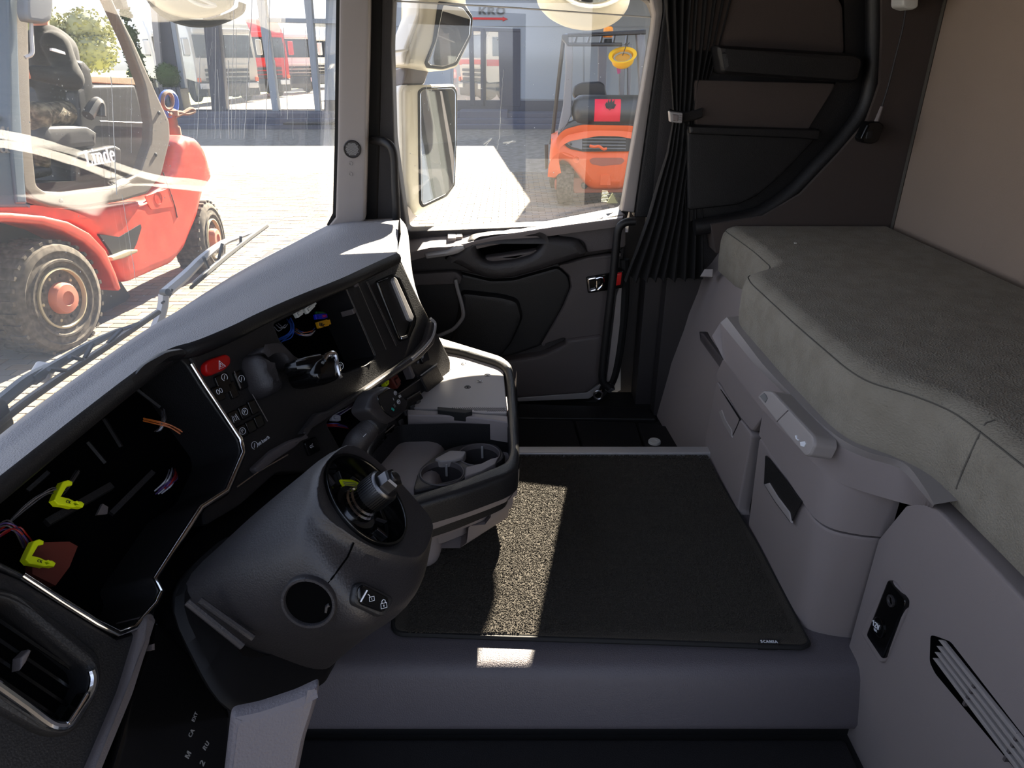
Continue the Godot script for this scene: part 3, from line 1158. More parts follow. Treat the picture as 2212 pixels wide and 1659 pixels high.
	var sc := onp(1900, 1355, np, 0.008)
	g.lathe([[0.017, -0.004], [0.017, 0.002], [0.015, 0.003], [0.012, 0.0025]], basis_to(np.basis.z, sc), 24)
	part("socket_lid", g, "gloss_black", so)
	g = G.new()
	g.lathe([[0.010, -0.004], [0.010, 0.003], [0.007, 0.003], [0.006, 0.0]], basis_to(np.basis.z, onp(1926, 1298, np, 0.008)), 20)
	part("round_switch", g, "dark_plastic", so)
	words(so, "12V", np, 1884, 1350, 1899, 1364, 0.0115, "white_print")
	words(so, "16A", np, 1887, 1361, 1894, 1367, 0.0115, "white_print")
	# near vent: recess with three sloping slats split by ribs
	g = G.new()
	var vo := [2010, 1372, 2020, 1374, 2052, 1386, 2330, 1745, 2300, 1790, 2020, 1455, 2008, 1430]
	g.slab(pg(np, 0.001, vo, 0.006), -0.02, 0.001, np)
	var ve := part("near_vent", g, "void_black", b)
	for i in 4:
		g = G.new()
		var ox := i * -7.0
		var oy := i * 13.0 + 2.0
		g.slab(pg(np, 0.007, [2026 + ox * 0.6, 1380 + oy, 2034 + ox * 0.6, 1382 + oy, 2330 + ox * 1.4, 1752 + oy, 2326 + ox * 1.4, 1762 + oy], 0.0), -0.01, 0.007, np, 0.002)
		part("slat", g, "pale_plastic", ve)
	for q in [[2104, 1470, 2078, 1520], [2195, 1583, 2165, 1640], [2285, 1700, 2255, 1755]]:
		g = G.new()
		g.slab(pg(np, 0.006, [q[0], q[1], q[0] + 4, q[1] + 6, q[2] + 4, q[3] + 6, q[2], q[3]]), -0.01, 0.006, np)
		part("rib", g, "dim_plastic", ve)
	# mattress
	var o := mattress_outline()
	var mt := thing("mattress", "grey fabric bunk mattress with a wide middle section", "mattress", Vector3(0.85, 0.57, -1.3))
	var up := plane(Vector3.ZERO, Vector3.UP, Vector3(0, 0, -1))
	g = G.new()
	var steps := [[0.03, 0.55], [0.004, 0.565], [0.0, 0.6], [0.0, 0.655], [0.004, 0.675], [0.014, 0.69], [0.028, 0.698], [0.04, 0.701]]
	g.prof(o, steps, up)
	part("body", g, "mattress_fabric", mt, 60.0)
	var joint := []
	for q in [[2150, 908], [2130, 914], [2112, 948], [2096, 982], [2080, 1018], [2066, 1056]]:
		var hj := hit(g, q[0], q[1])
		joint.append(hj[0] + hj[1] * 0.0005)
	g = G.new()
	var e := []
	for q in G.inset(G.ccw(o), 0.009):
		e.append(up * Vector3(q.x, q.y, 0.685))
	g.tube(e, 0.0011, 5, true)
	part("top_seam", g, "seam", mt)
	g = G.new()
	g.tube(joint, 0.0014, 5)
	part("joint_seam", g, "seam", mt)
	# small white scrap on the far end of the mattress
	g = G.new()
	g.box(Vector3(0.006, 0.002, 0.005), 0.0005, rot(ony(1718, 525, 0.704)))
	solo("paper_scrap", g, "paper_white", "tiny white paper scrap on the far end of the mattress", "scrap")
	g = G.new()
	var kl := plane(Vector3(0.6, 0.55, -2.02), Vector3(-0.3, 0.4, 1))
	g.slab(pg(kl, 0.0, [1512, 597, 1522, 581, 1541, 581, 1540, 599], 0.002), -0.02, 0.0, kl, 0.003)
	solo("bunk_clip", g, "pale_plastic", "small pale clip below the curtain at the far bunk end", "clip")


func mattress_outline() -> PackedVector2Array:
	# plan view in (x, -z) of the scene, seen from above; front edge steps out in the middle
	var p := PackedVector2Array()
	for q in [[0.615, -2.06], [0.625, -1.80], [0.62, -1.64], [0.575, -1.60], [0.54, -1.575], [0.53, -1.52], [0.532, -1.25], [0.540, -1.04], [0.552, -0.985], [0.60, -0.938], [0.628, -0.89], [0.631, -0.82], [0.632, -0.5], [0.632, -0.28], [1.12, -0.28], [1.12, -2.06]]:
		p.append(Vector2(q[0], -q[1]))
	return rnd(p, 0.035, 5)


# a flat locker front on the plane x = const: lid above, door below, grip recess at the joint
func drawer(b: Node3D, px: Transform3D, lid: Array, door: Array, grip: Array) -> void:
	var g := G.new()
	g.slab(pg(px, 0.0, lid, 0.012), -0.03, 0.0, px, 0.006)
	part("locker_lid", g, "mid_plastic", b)
	g = G.new()
	var hole := pg(px, 0.0, grip, 0.006)
	g.slab(pg(px, 0.0, door, 0.012), -0.03, 0.0, px, 0.006)
	g.slab(hole, -0.002, 0.0015, px, 0.001)
	var d := part("locker_door", g, "mid_plastic", b)
	grip_recess(d, px, grip)


func grip_recess(d: Node3D, px: Transform3D, grip: Array) -> void:
	# pocket shade in flat black, with a pale sloping lip along its lower edge
	var g := G.new()
	g.slab(pg(px, 0.0012, grip, 0.004), -0.002, 0.0012, px)
	part("grip_pocket_shade", g, "black_plastic", d)
	var q := []
	for i in range(0, grip.size(), 2):
		q.append(Vector2(grip[i], grip[i + 1]))
	var lip := []
	for i in [5, 4, 3]:
		lip.append_array([q[i].x, q[i].y])
	for i in [3, 4, 5]:
		var c: Vector2 = (q[0] + q[1]) * 0.5
		var v: Vector2 = q[i].lerp(c, 0.24)
		lip.append_array([v.x, v.y])
	g = G.new()
	g.slab(pg(px, 0.004, lip), -0.001, 0.004, px, 0.003)
	part("grip_lip", g, "pale_plastic", d)


# the near locker: front plane x = 0.54 that turns round a corner towards the rear wall
func near_drawer(b: Node3D) -> void:
	# outline in plan, walked from far to near and then to the rear
	var path := []
	for q in [[0.54, -1.325], [0.54, -1.2], [0.54, -1.06], [0.546, -1.015], [0.565, -0.99], [0.60, -0.976], [0.63, -0.97], [0.65, -0.968]]:
		path.append(Vector3(q[0], 0, q[1]))
	path = curve(path, 5)
	# lid: top edge follows the rail, bottom edge falls a little towards the near end
	for band in [["locker_lid", 0.50, 0.398, 0.0, 0.0], ["locker_door", 0.392, 0.10, -0.003, 0.02]]:
		var rows := []
		for s in [[0.02, 1.0], [0.003, 1.0], [0.0, 0.98], [0.0, 0.5], [0.0, 0.12], [0.0, 0.02], [0.004, 0.0], [0.02, 0.0]]:
			var row := []
			for i in path.size():
				var p: Vector3 = path[i]
				var d: Vector3 = path[mini(i + 1, path.size() - 1)] - path[maxi(i - 1, 0)]
				var inw := Vector3(d.z, 0, -d.x).normalized()
				var bulge: float = 0.0 if band[0] == "locker_lid" else 0.012 * (1.0 - s[1])
				var yy: float = lerpf(band[2], band[1], s[1])
				row.append(p + inw * (s[0] + band[3] * -1.0 + bulge) + Vector3(0, yy, 0))
			rows.append(row)
		rows.reverse()
		var g := G.new()
		g.grid(rows)
		var o := part(band[0], g, "mid_plastic", b, 40.0)
		if band[0] == "locker_door":
			var px := plane(Vector3(0.537, 0, 0), Vector3(-1, 0, 0))
			grip_recess(o, px, [1653, 983, 1731, 1084, 1720, 1104, 1708, 1130, 1674, 1085, 1650, 1046])
	var g2 := G.new()
	var base := []
	for p: Vector3 in path:
		base.append(p)
	g2.grid([base.map(func(p): return p + Vector3(0.02, 0.0, 0.0)), base.map(func(p): return p + Vector3(-0.004, 0.001, 0.004)), base.map(func(p): return p + Vector3(-0.004, 0.09, 0.004)), base.map(func(p): return p + Vector3(0.006, 0.099, -0.004))])
	part("skirting", g2, "mid_plastic", b)


# ---------------------------------------------------------------- side wall behind the passenger door, curtain, cable
func side_wall() -> void:
	var z := -2.09
	var pl := plane(Vector3(0, 0, z), Vector3(0, 0, 1))
	var g := wall(0.5, 1.125, 0.0, 2.0, z - 0.14, z - 0.08)
	g.v.append_array(wall(0.45, 0.64, 0.0, 2.0, -2.36, -2.26).v)
	g.v.append_array(wall(0.33, 0.66, -0.1, 0.60, -2.48, -2.385).v)
	g.v.append_array(wall(0.40, 0.66, 0.60, 0.74, -2.48, -2.385).v)
	g.v.append_array(wall(0.47, 0.66, 0.74, 2.0, -2.48, -2.385).v)
	var w := struct("wall_side", g, "dark_plastic", "dark side wall with shelf recess behind the passenger door", "wall")
	g = G.new()
	g.slab(pg(pl, 0.0, [1530, 480, 1640, 462, 1720, 415, 1800, 330, 1860, 260, 1888, 180, 1892, 80, 1892, -60, 2080, -60, 1965, 540, 1540, 540]), -0.05, 0.036, pl)
	part("corner_panel", g, "dim_fabric", w)
	g = G.new()
	g.slab(pg(pl, -0.03, [1500, -60, 1780, -60, 1812, -5, 1822, 12, 1826, 120, 1480, 110], 0.02), -0.09, -0.03, pl, 0.01)
	part("upper_panel", g, "dim_fabric", w)
	g = G.new()
	g.slab(pg(pl, -0.035, [1822, -60, 1895, -60, 1880, 230, 1700, 440, 1480, 480, 1480, 270, 1740, 285, 1805, 180, 1826, 120]), -0.09, -0.035, pl)
	part("recess_back", g, "black_plastic", w)
	g = G.new()
	g.slab(pg(pl, -0.02, [1500, 172, 1806, 180, 1800, 195, 1745, 283, 1500, 270], 0.008), -0.09, -0.02, pl, 0.006)
	part("middle_panel", g, "dim_fabric", w)
	g = G.new()
	g.slab(pg(pl, 0.02, [1490, 275, 1772, 282, 1770, 306, 1690, 390, 1640, 430, 1600, 448, 1490, 460], 0.012), -0.09, -0.01, pl, 0.01)
	part("lower_pocket", g, "black_plastic", w)
	g = G.new()
	g.slab(pg(pl, 0.012, [1490, 272, 1774, 280, 1770, 304, 1740, 300, 1490, 290], 0.006), -0.05, 0.012, pl, 0.008)
	part("pocket_lip", g, "black_plastic", w)
	g = G.new()
	g.slab(pg(pl, 0.05, [1550, 97, 1850, 115, 1866, 124, 1867, 140, 1855, 176, 1840, 180, 1560, 160], 0.014), -0.05, 0.05, pl, 0.02)
	part("shelf_bar", g, "black_plastic", w)
	g = G.new()
	var tp := []
	for q in [[1500, 492], [1580, 478], [1640, 462], [1705, 420], [1765, 360], [1830, 290], [1872, 225], [1886, 150], [1890, 60], [1890, -70]]:
		tp.append(onp(q[0], q[1], pl, 0.0))
	g.tube(curve(tp, 6), 0.024, 10)
	part("curved_trim", g, "black_plastic", w)
	# seam strip in the corner to the rear wall
	g = G.new()
	g.tube([Vector3(1.122, 0.66, -2.05), Vector3(1.122, 1.2, -2.05), Vector3(1.122, 2.0, -2.05)], 0.005, 6)
	part("corner_seam", g, "seam", w)
	# curtain, gathered by a strap
	var rows := []
	var keys := [[-90, 1418, 1625], [0, 1435, 1578], [90, 1442, 1556], [160, 1447, 1538], [215, 1451, 1522], [248, 1453, 1512], [270, 1451, 1513], [330, 1440, 1514], [400, 1418, 1516], [470, 1398, 1518], [540, 1372, 1518], [603, 1347, 1518]]
	var n := 96
	var cz := -2.13
	for ki in keys.size():
		var k: Array = keys[ki]
		var nxt: Array = keys[mini(ki + 1, keys.size() - 1)]
		for sub in (4 if ki < keys.size() - 1 else 1):
			var t := sub / 4.0
			var py: float = lerpf(k[0], nxt[0], t)
			var l: float = lerpf(k[1], nxt[1], t)
			var rr: float = lerpf(k[2], nxt[2], t)
			var amp: float = clampf((rr - l) / 170.0, 0.3, 1.0) * 0.02
			var row := []
			for j in n + 1:
				var u := float(j) / n
				var sway := 4.0 * sin(u * 9.0 + py * 0.01)
				var p := onz(lerpf(l, rr, u) + sway * (1.0 - absf(2.0 * u - 1.0)), py + (4.0 * sin(u * 50.0) if py > 600 else 0.0), cz)
				p.z += amp * sin(u * TAU * 8.5 + 0.6 * sin(py * 0.012 + u * 5.0)) + 0.012 * sin(u * PI)
				row.append(p)
			row.reverse()
			rows.append(row)
	rows.reverse()
	g = G.new()
	g.grid(rows.map(func(r): 
		var c: Array = r.duplicate()
		c.reverse()
		return c))
	var c := thing("curtain", "dark pleated curtain gathered by a strap beside the passenger window", "curtain", Vector3(0.55, 0.4, cz))
	part("cloth", g, "curtain_cloth", c, 60.0)
	g = G.new()
	var top := []
	for q in [[1447, 246], [1460, 250], [1480, 252], [1500, 249], [1517, 243]]:
		top.append(q)
	rows = []
	for dy in [11, 8, -8, -11]:
		var row := []
		for q in top:
			row.append(onz(q[0], q[1] + dy, cz + (0.035 if absf(dy) < 9.5 else 0.025)))
		rows.append(row)
	g.grid(rows)
	part("strap", g, "strap_cloth", c)
	g = G.new()
	var bp := plane(Vector3(0, 0, cz + 0.04), Vector3(0, 0, 1))
	g.slab(pg(bp, 0.012, [1446, 240, 1476, 244, 1474, 267, 1448, 264], 0.004), -0.01, 0.012, bp, 0.004)
	var bu := part("buckle", g, "silver_plastic", c, 38.0, "grey plastic strap buckle")
	g = G.new()
	g.slab(pg(bp, 0.015, [1452, 246, 1466, 248, 1465, 262, 1453, 261], 0.003), 0.0, 0.015, bp, 0.003)
	part("buckle_tongue", g, "mid_plastic", bu)
	for y in [248, 253, 258]:
		g = G.new()
		g.slab(pg(bp, 0.015, [1468, y, 1474, y + 1, 1474, y + 3, 1468, y + 2]), 0.0, 0.015, bp)
		part("buckle_rib", g, "mid_plastic", bu)
	# pull switch on its cable, and the white hook above it
	var cp := []
	for q in [[1958, 8], [1950, 60], [1935, 120], [1920, 180], [1905, 230], [1893, 262]]:
		cp.append(onz(q[0], q[1], z + 0.06))
	var sw := thing("cable_switch", "small black pull switch hanging on a thin cable from the roof", "switch", onz(1880, 310, z + 0.06))
	part("cable", line3(curve(cp, 5), 0.0028), "dark_plastic", sw)
	g = G.new()
	g.tube([cp[4], cp[5]], [0.004, 0.006], 8)
	part("strain_relief", g, "mid_plastic", sw)
	g = G.new()
	var sp := plane(Vector3(0, 0, z + 0.06), Vector3(0, 0, 1))
	g.slab(pg(sp, 0.02, [1876, 264, 1900, 262, 1912, 272, 1899, 306, 1886, 312, 1862, 309, 1858, 300], 0.008), -0.015, 0.02, sp, 0.008)
	part("switch_body", g, "gloss_black", sw)
	g = G.new()
	g.slab(pg(sp, 0.024, [1874, 284, 1888, 282, 1884, 300, 1870, 301], 0.004), 0.0, 0.024, sp, 0.003)
	part("rocker", g, "black_plastic", sw)
	g = G.new()
	var hp := plane(Vector3(0, 0, z + 0.08), Vector3(0, 0, 1))
	g.slab(pg(hp, 0.02, [1952, -30, 1988, -30, 1985, 16, 1972, 22, 1950, 14], 0.008), -0.04, 0.02, hp, 0.008)
	solo("cable_clip", g, "white_plastic", "white plastic clip holding the cable at the top of the side wall", "clip")


# ---------------------------------------------------------------- dashboard
var PC := plane(Vector3(-0.6, 0.72, -0.85), Vector3(0.882, 0.423, 0.209))    # plane of the instrument cluster
var PM := plane(Vector3(-0.281, 0.72, -1.654), Vector3(0.859, 0.342, 0.381))   # plane of the centre panel


# a raised key on a plane: centre pixel, size in metres
func key(p: Node3D, called: String, pl: Transform3D, px: float, py: float, w: float, hh: float, h0: float, h1: float, m: String, turn := 0.0, b := 0.002) -> MeshInstance3D:
	var g := G.new()
	var c := pl.affine_inverse() * onp(px, py, pl, h1)
	var q := PackedVector2Array()
	for v in rect(-w * 0.5, -hh * 0.5, w * 0.5, hh * 0.5, minf(w, hh) * 0.18, 3):
		q.append(Vector2(c.x, c.y) + v.rotated(deg_to_rad(turn)))
	g.slab(q, h0, h1, pl, b)
	return part(called, g, m, p)


# a small printed pictogram on a plane
func icon(p: Node3D, pl: Transform3D, px: float, py: float, r: float, h: float, kind: String, m := "white_print", turn := 0.0) -> void:
	var g := G.new()
	var c3 := pl.affine_inverse() * onp(px, py, pl, h)
	var c := Vector2(c3.x, c3.y)
	var w := r * 0.16
	var lines := []
	match kind:
		"ring":
			lines = [[circle(Vector2.ZERO, r, 20), true], [PackedVector2Array([Vector2(-r * 0.3, -r * 0.5), Vector2(-r * 0.3, r * 0.5), Vector2(r * 0.3, r * 0.4), Vector2(r * 0.3, 0), Vector2(-r * 0.3, 0)]), false]]
		"rings":
			lines = [[circle(Vector2(-r * 0.55, 0), r * 0.42, 14, r * 0.7), true], [circle(Vector2(r * 0.55, 0), r * 0.42, 14, r * 0.7), true]]
		"triangle":
			for k in [1.0, 0.45]:
				lines.append([PackedVector2Array([Vector2(0, r * k), Vector2(-r * 0.87 * k, -r * 0.55 * k), Vector2(r * 0.87 * k, -r * 0.55 * k)]), true])
		"lock":
			lines = [[rect(-r * 0.7, -r * 0.8, r * 0.7, r * 0.2), true], [PackedVector2Array([Vector2(-r * 0.4, r * 0.2), Vector2(-r * 0.4, r * 0.7), Vector2(0, r * 0.95), Vector2(r * 0.4, r * 0.7), Vector2(r * 0.4, r * 0.2)]), false], [PackedVector2Array([Vector2(0, -r * 0.1), Vector2(0, -r * 0.5)]), false]]
		"unlock":
			lines = [[rect(-r * 0.7, -r * 0.8, r * 0.7, r * 0.2), true], [PackedVector2Array([Vector2(-r * 0.4, r * 0.2), Vector2(-r * 0.7, r * 0.8), Vector2(-r * 1.0, r * 0.95)]), false], [PackedVector2Array([Vector2(0, -r * 0.1), Vector2(0, -r * 0.5)]), false]]
		"gauge":
			var a := PackedVector2Array()
			for i in 15:
				var t := deg_to_rad(-60.0 + 300.0 * i / 14.0)
				a.append(Vector2(cos(t), sin(t)) * r)
			lines = [[a, false], [PackedVector2Array([Vector2(-r * 0.4, -r * 0.5), Vector2(r * 0.3, r * 0.5)]), false]]
		"lane":
			lines = [[PackedVector2Array([Vector2(-r, -r), Vector2(-r * 0.7, r)]), false], [PackedVector2Array([Vector2(r, -r), Vector2(r * 0.7, r)]), false], [rect(-r * 0.35, -r * 0.7, r * 0.35, r * 0.6), true]]
		"lamp":
			lines = [[circle(Vector2(-r * 0.3, 0), r * 0.5, 14), true]]
			for i in 3:
				lines.append([PackedVector2Array([Vector2(r * 0.3, (i - 1) * r * 0.45), Vector2(r, (i - 1) * r * 0.6)]), false])
		"heat":
			for i in 3:
				lines.append([PackedVector2Array([Vector2((i - 1) * r * 0.55, -r * 0.7), Vector2((i - 1) * r * 0.55 + r * 0.2, -r * 0.2), Vector2((i - 1) * r * 0.55 - r * 0.1, r * 0.3), Vector2((i - 1) * r * 0.55 + r * 0.15, r * 0.8)]), false])
			lines.append([PackedVector2Array([Vector2(-r, -r), Vector2(r, -r)]), false])
		"mirror":
			lines = [[rect(-r * 0.9, -r * 0.5, -r * 0.2, r * 0.4), true], [PackedVector2Array([Vector2(r * 0.2, -r * 0.2), Vector2(r * 0.6, r * 0.4), Vector2(r, r * 0.4)]), false]]
		_:
			lines = [[PackedVector2Array([Vector2(0, -r), Vector2(0, r)]), false]]
	for l in lines:
		var p3 := []
		for v: Vector2 in l[0]:
			var q := c + v.rotated(deg_to_rad(turn))
			p3.append(pl * Vector3(q.x, q.y, h))
		g.tube(p3, w * 0.5, 4, l[1])
	part("pictogram", g, m, p)


# a bundle of wires on a plane, through pixels (x, y, height)
func wires(p: Node3D, called: String, pl: Transform3D, path: Array, colours: Array, n: int, spread: float, r: float, seed_: int) -> void:
	var rng := RandomNumberGenerator.new()
	rng.seed = seed_
	for m in colours.size():
		var g := G.new()
		for k in n:
			var off := Vector3(rng.randf_range(-1, 1), rng.randf_range(-1, 1), rng.randf_range(-1, 1)) * spread
			var pts := []
			for q in path:
				pts.append(onp(q[0], q[1], pl, q[2]) + off + Vector3(rng.randf_range(-1, 1), rng.randf_range(-1, 1), rng.randf_range(-1, 1)) * spread * 0.35)
			g.tube(curve(pts, 5), r, 5)
		var o := part(called, g, colours[m], p)
		tag(o, "", "", "", "stuff")


# a plug-in connector: body with a latch and a row of cavities, lying on a plane
func connector(p: Node3D, pl: Transform3D, px: float, py: float, h: float, w: float, hh: float, turn: float, m: String) -> void:
	var o := onp(px, py, pl, h)
	var xf := Transform3D(pl.basis * Basis(Vector3(0, 0, 1), deg_to_rad(turn)), o)
	var g := G.new()
	g.box(Vector3(w, hh, hh * 0.7), hh * 0.12, xf)
	g.box(Vector3(w * 0.3, hh * 0.75, hh * 0.6), hh * 0.08, xf * Transform3D(Basis(), Vector3(w * 0.6, 0, 0)))
	g.box(Vector3(w * 0.5, hh * 0.35, hh * 0.2), hh * 0.05, xf * Transform3D(Basis(), Vector3(0, 0, hh * 0.42)))
	var c := part("connector", g, m, p)
	g = G.new()
	for i in 3:
		g.box(Vector3(w * 0.03, hh * 0.5, hh * 0.05), 0.0, xf * Transform3D(Basis(), Vector3(w * (-0.3 + i * 0.12), 0, hh * 0.36)))
	tag(part("cavities", g, "black_print", c), "", "", "", "stuff")


func dashboard() -> void:
	var t := thing("dashboard", "dark truck dashboard with its instruments and radio taken out", "dashboard", Vector3(-0.55, 0.3, -1.2))
	# top pad
	var base := [[-160, 1085], [-60, 1000], [35, 922], [120, 858], [220, 785], [300, 728], [380, 672], [460, 620], [540, 572], [620, 530], [735, 474], [800, 470], [864, 470]]
	var lip := [[-160, 1160], [-60, 1075], [20, 1012], [150, 910], [290, 803], [362, 755], [425, 735], [500, 704], [560, 675], [640, 640], [735, 602], [800, 572], [858, 546]]
	var rows := []
	var rb := []
	for q in base:
		rb.append(ony(q[0], q[1], 0.66))
	rb = curve(rb, 4)
	var rl := []
	for q in lip:
		rl.append(ony(q[0], q[1], 0.72))
	rl = curve(rl, 4)
	rows.append(rb.map(func(p): return p - Vector3(0.0, 0.34, 0)))
	rows.append(rb.map(func(p): return p - Vector3(0.0, 0.012, 0)))
	rows.append(rb.map(func(p): return p + Vector3(0.003, 0.0, 0)))
	for k in range(1, 9):
		var s := k / 9.0
		var row := []
		for i in rb.size():
			var p: Vector3 = rb[i].lerp(rl[i], s)
			row.append(p + Vector3(0, 0.014 * sin(s * PI) + (0.008 if s > 0.3 and s < 0.62 else 0.0) * smoothstep(40.0, 20.0, absf(i - 34.0)), 0))
		rows.append(row)
	rows.append(rl)
	rows.reverse()
	var g := G.new()
	g.grid(rows)
	part("top_pad", g, "pad", t, 45.0)
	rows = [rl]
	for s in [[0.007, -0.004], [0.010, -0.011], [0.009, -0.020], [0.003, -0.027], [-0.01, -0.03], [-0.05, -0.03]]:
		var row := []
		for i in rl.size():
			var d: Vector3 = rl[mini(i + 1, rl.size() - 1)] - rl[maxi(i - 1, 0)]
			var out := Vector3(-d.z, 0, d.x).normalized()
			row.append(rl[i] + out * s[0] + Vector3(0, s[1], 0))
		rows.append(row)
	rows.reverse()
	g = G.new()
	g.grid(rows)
	part("shaded_pad_edge", g, "black_plastic", t, 45.0)  # pad lip coloured black, its shade put into the material
	# stepped hood over the instruments
	g = G.new()
	g.slab(pg(PC, 0.014, [-60, 1078, 20, 1016, 150, 912, 172, 908, 292, 806, 310, 788, 362, 753, 396, 748, 412, 757, 406, 772, 370, 775, 322, 802, 300, 830, 178, 930, 150, 936, 20, 1046, -60, 1110], 0.01), -0.06, 0.014, PC, 0.012)
	part("cluster_hood", g, "black_plastic", t)
	# far end cap of the pad
	rows = []
	var inner := [[858, 546], [880, 596], [905, 648], [928, 692]]
	var mid := [[866, 506], [884, 560], [892, 618], [912, 662]]
	var outer := [[864, 471], [880, 496], [887, 560], [890, 625]]
	var r0 := []
	var r1 := []
	var r2 := []
	for i in 4:
		var q := onp(inner[i][0], inner[i][1], PM, -0.004)
		r0.append(q)
		r1.append(onz(mid[i][0], mid[i][1], q.z - 0.12))
		r2.append(onz(outer[i][0], outer[i][1], q.z - 0.3 + i * 0.05))
	g = G.new()
	g.grid([curve(r2, 4), curve(r1, 4), curve(r0, 4)])
	part("end_cap", g, "pad", t, 50.0)
	# dark body below
	g = G.new()
	var pv := PackedVector2Array()
	for q in [[-0.55, 0.28], [-0.5, 0.75], [-0.42, 1.0], [-0.40, 1.1], [-0.28, 1.4], [-0.2, 1.7], [-0.3, 2.0], [-0.42, 2.22], [-0.62, 2.24], [-0.72, 1.3], [-0.72, 0.28]]:
		pv.append(Vector2(q[0], q[1]))
	g.slab(pv, 0.06, 0.40, plane(Vector3.ZERO, Vector3.UP, Vector3(0, 0, -1)), 0.02)
	part("lower_body", g, "black_plastic", t)
	# instrument frame with its empty opening
	var oc := [-60, 1085, 20, 1022, 150, 925, 300, 812, 392, 757, 410, 775, 442, 830, 524, 950, 529, 978, 494, 1064, 438, 1099, 340, 1250, 354, 1276, 341, 1306, 296, 1360, 256, 1374, 44, 1248, -60, 1200]
	var ic := [-50, 1090, 24, 1032, 155, 935, 305, 822, 388, 775, 402, 786, 432, 834, 514, 952, 519, 977, 486, 1056, 430, 1092, 330, 1248, 343, 1276, 332, 1301, 289, 1350, 254, 1360, 52, 1238, -50, 1188]
	g = G.new()
	g.slab(pg(PC, 0.0, oc, 0.012), -0.12, 0.0, PC, 0.004, [pg(PC, 0.0, ic, 0.012)])
	var fr := part("cluster_frame", g, "black_plastic", t)
	g = G.new()
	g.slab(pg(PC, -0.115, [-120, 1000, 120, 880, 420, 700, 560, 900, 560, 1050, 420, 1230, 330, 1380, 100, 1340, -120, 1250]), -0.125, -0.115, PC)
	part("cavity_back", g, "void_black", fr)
	g = G.new()
	var cp := []
	for q in [[412, 786], [440, 830], [480, 890], [519, 948], [525, 978], [490, 1060], [434, 1096], [380, 1180], [336, 1250], [350, 1276], [337, 1304], [292, 1356], [256, 1368], [210, 1345], [130, 1295], [48, 1243]]:
		cp.append(onp(q[0], q[1], PC, 0.003))
	g.tube(cp, 0.0045, 8)
	part("chrome_trim", g, "chrome", fr, 60.0, "thin chrome trim round the opening")
	# brackets inside the opening
	for q in [[100, 1130, 240, 1050, 0.25, 9], [240, 1110, 330, 1020, 0.3, 7], [60, 1060, 105, 1020, 0.2, 5], [225, 905, 262, 965, 0.2, 4], [190, 955, 228, 1000, 0.2, 4], [280, 830, 345, 880, 0.2, 4]]:
		g = G.new()
		g.tube([onp(q[0], q[1], PC, -0.09), onp(q[2], q[3], PC, -0.08)], 0.0016 * q[5] * 0.5, 4)
		part("bracket_bar", g, "black_plastic", fr)
	g = G.new()
	g.slab(pg(PC, -0.07, [210, 1112, 222, 1088, 234, 1095, 232, 1110]), -0.075, -0.07, PC)
	part("metal_tab", g, "dim_plastic", fr)
	g = G.new()
	g.slab(pg(PC, -0.08, [70, 1172, 150, 1170, 168, 1180, 150, 1225, 120, 1265, 70, 1240]), -0.095, -0.08, PC)
	part("circuit_board", g, "brown_plastic", fr)
	for o in [Vector2(0, 0), Vector2(-62, 128)]:
		g = G.new()
		g.slab(pg(PC, -0.04, [136 + o.x, 1040 + o.y, 148 + o.x, 1036 + o.y, 158 + o.x, 1040 + o.y, 157 + o.x, 1048 + o.y, 146 + o.x, 1050 + o.y, 133 + o.x, 1072 + o.y, 150 + o.x, 1076 + o.y, 162 + o.x, 1082 + o.y, 176 + o.x, 1082 + o.y, 184 + o.x, 1088 + o.y, 180 + o.x, 1096 + o.y, 166 + o.x, 1094 + o.y, 160 + o.x, 1096 + o.y, 142 + o.x, 1092 + o.y, 126 + o.x, 1090 + o.y, 117 + o.x, 1080 + o.y, 124 + o.x, 1064 + o.y]), -0.052, -0.04, PC, 0.002, [pg(PC, -0.04, [160 + o.x, 1087 + o.y, 166 + o.x, 1085 + o.y, 170 + o.x, 1089 + o.y, 164 + o.x, 1091 + o.y])])
		var yc := solo("bracket_clip", g, "lime_plastic", "yellow plug locking clip in the empty instrument opening, %s of the two" % ["upper" if o.x == 0 else "lower"], "clip", "yellow locking clips")
		words(yc, "CK", PC, 142 + o.x, 1086 + o.y, 152 + o.x, 1089 + o.y, -0.039, "black_print")
	var w := thing("wire_loom", "loose thin wires hanging in the empty instrument opening", "wires", onp(250, 1000, PC, -0.09))
	wires(w, "orange_wires", PC, [[310, 905, -0.08], [340, 912, -0.06], [365, 920, -0.05], [390, 933, -0.04]], ["wire_orange"], 5, 0.003, 0.0012, 1)
	wires(w, "dark_wires", PC, [[350, 885, -0.09], [352, 905, -0.06], [346, 925, -0.06], [338, 930, -0.08]], ["wire_white", "dim_plastic"], 3, 0.003, 0.001, 2)
	wires(w, "violet_wires", PC, [[345, 1060, -0.07], [362, 1045, -0.05], [372, 1030, -0.06], [372, 1018, -0.1]], ["wire_violet", "wire_red", "wire_white"], 5, 0.005, 0.0011, 3)
	wires(w, "side_wires", PC, [[-20, 1160, -0.08], [20, 1135, -0.05], [45, 1150, -0.05], [60, 1180, -0.09]], ["wire_red", "dim_plastic", "wire_violet"], 3, 0.006, 0.0012, 4)
	wires(w, "long_wires", PC, [[20, 1130, -0.08], [70, 1085, -0.06], [110, 1062, -0.05], [140, 1062, -0.06], [170, 1020, -0.09]], ["dim_plastic", "dark_plastic"], 2, 0.004, 0.001, 5)
	# air vent at the driver's door end
	g = G.new()
	var vo := [-80, 1255, 20, 1268, 80, 1300, 222, 1412, 226, 1470, 205, 1520, 160, 1590, 100, 1590, -80, 1490]
	var vi := [-70, 1290, 25, 1302, 110, 1378, 192, 1444, 198, 1470, 190, 1496, 148, 1560, 112, 1560, 0, 1480, -70, 1425]
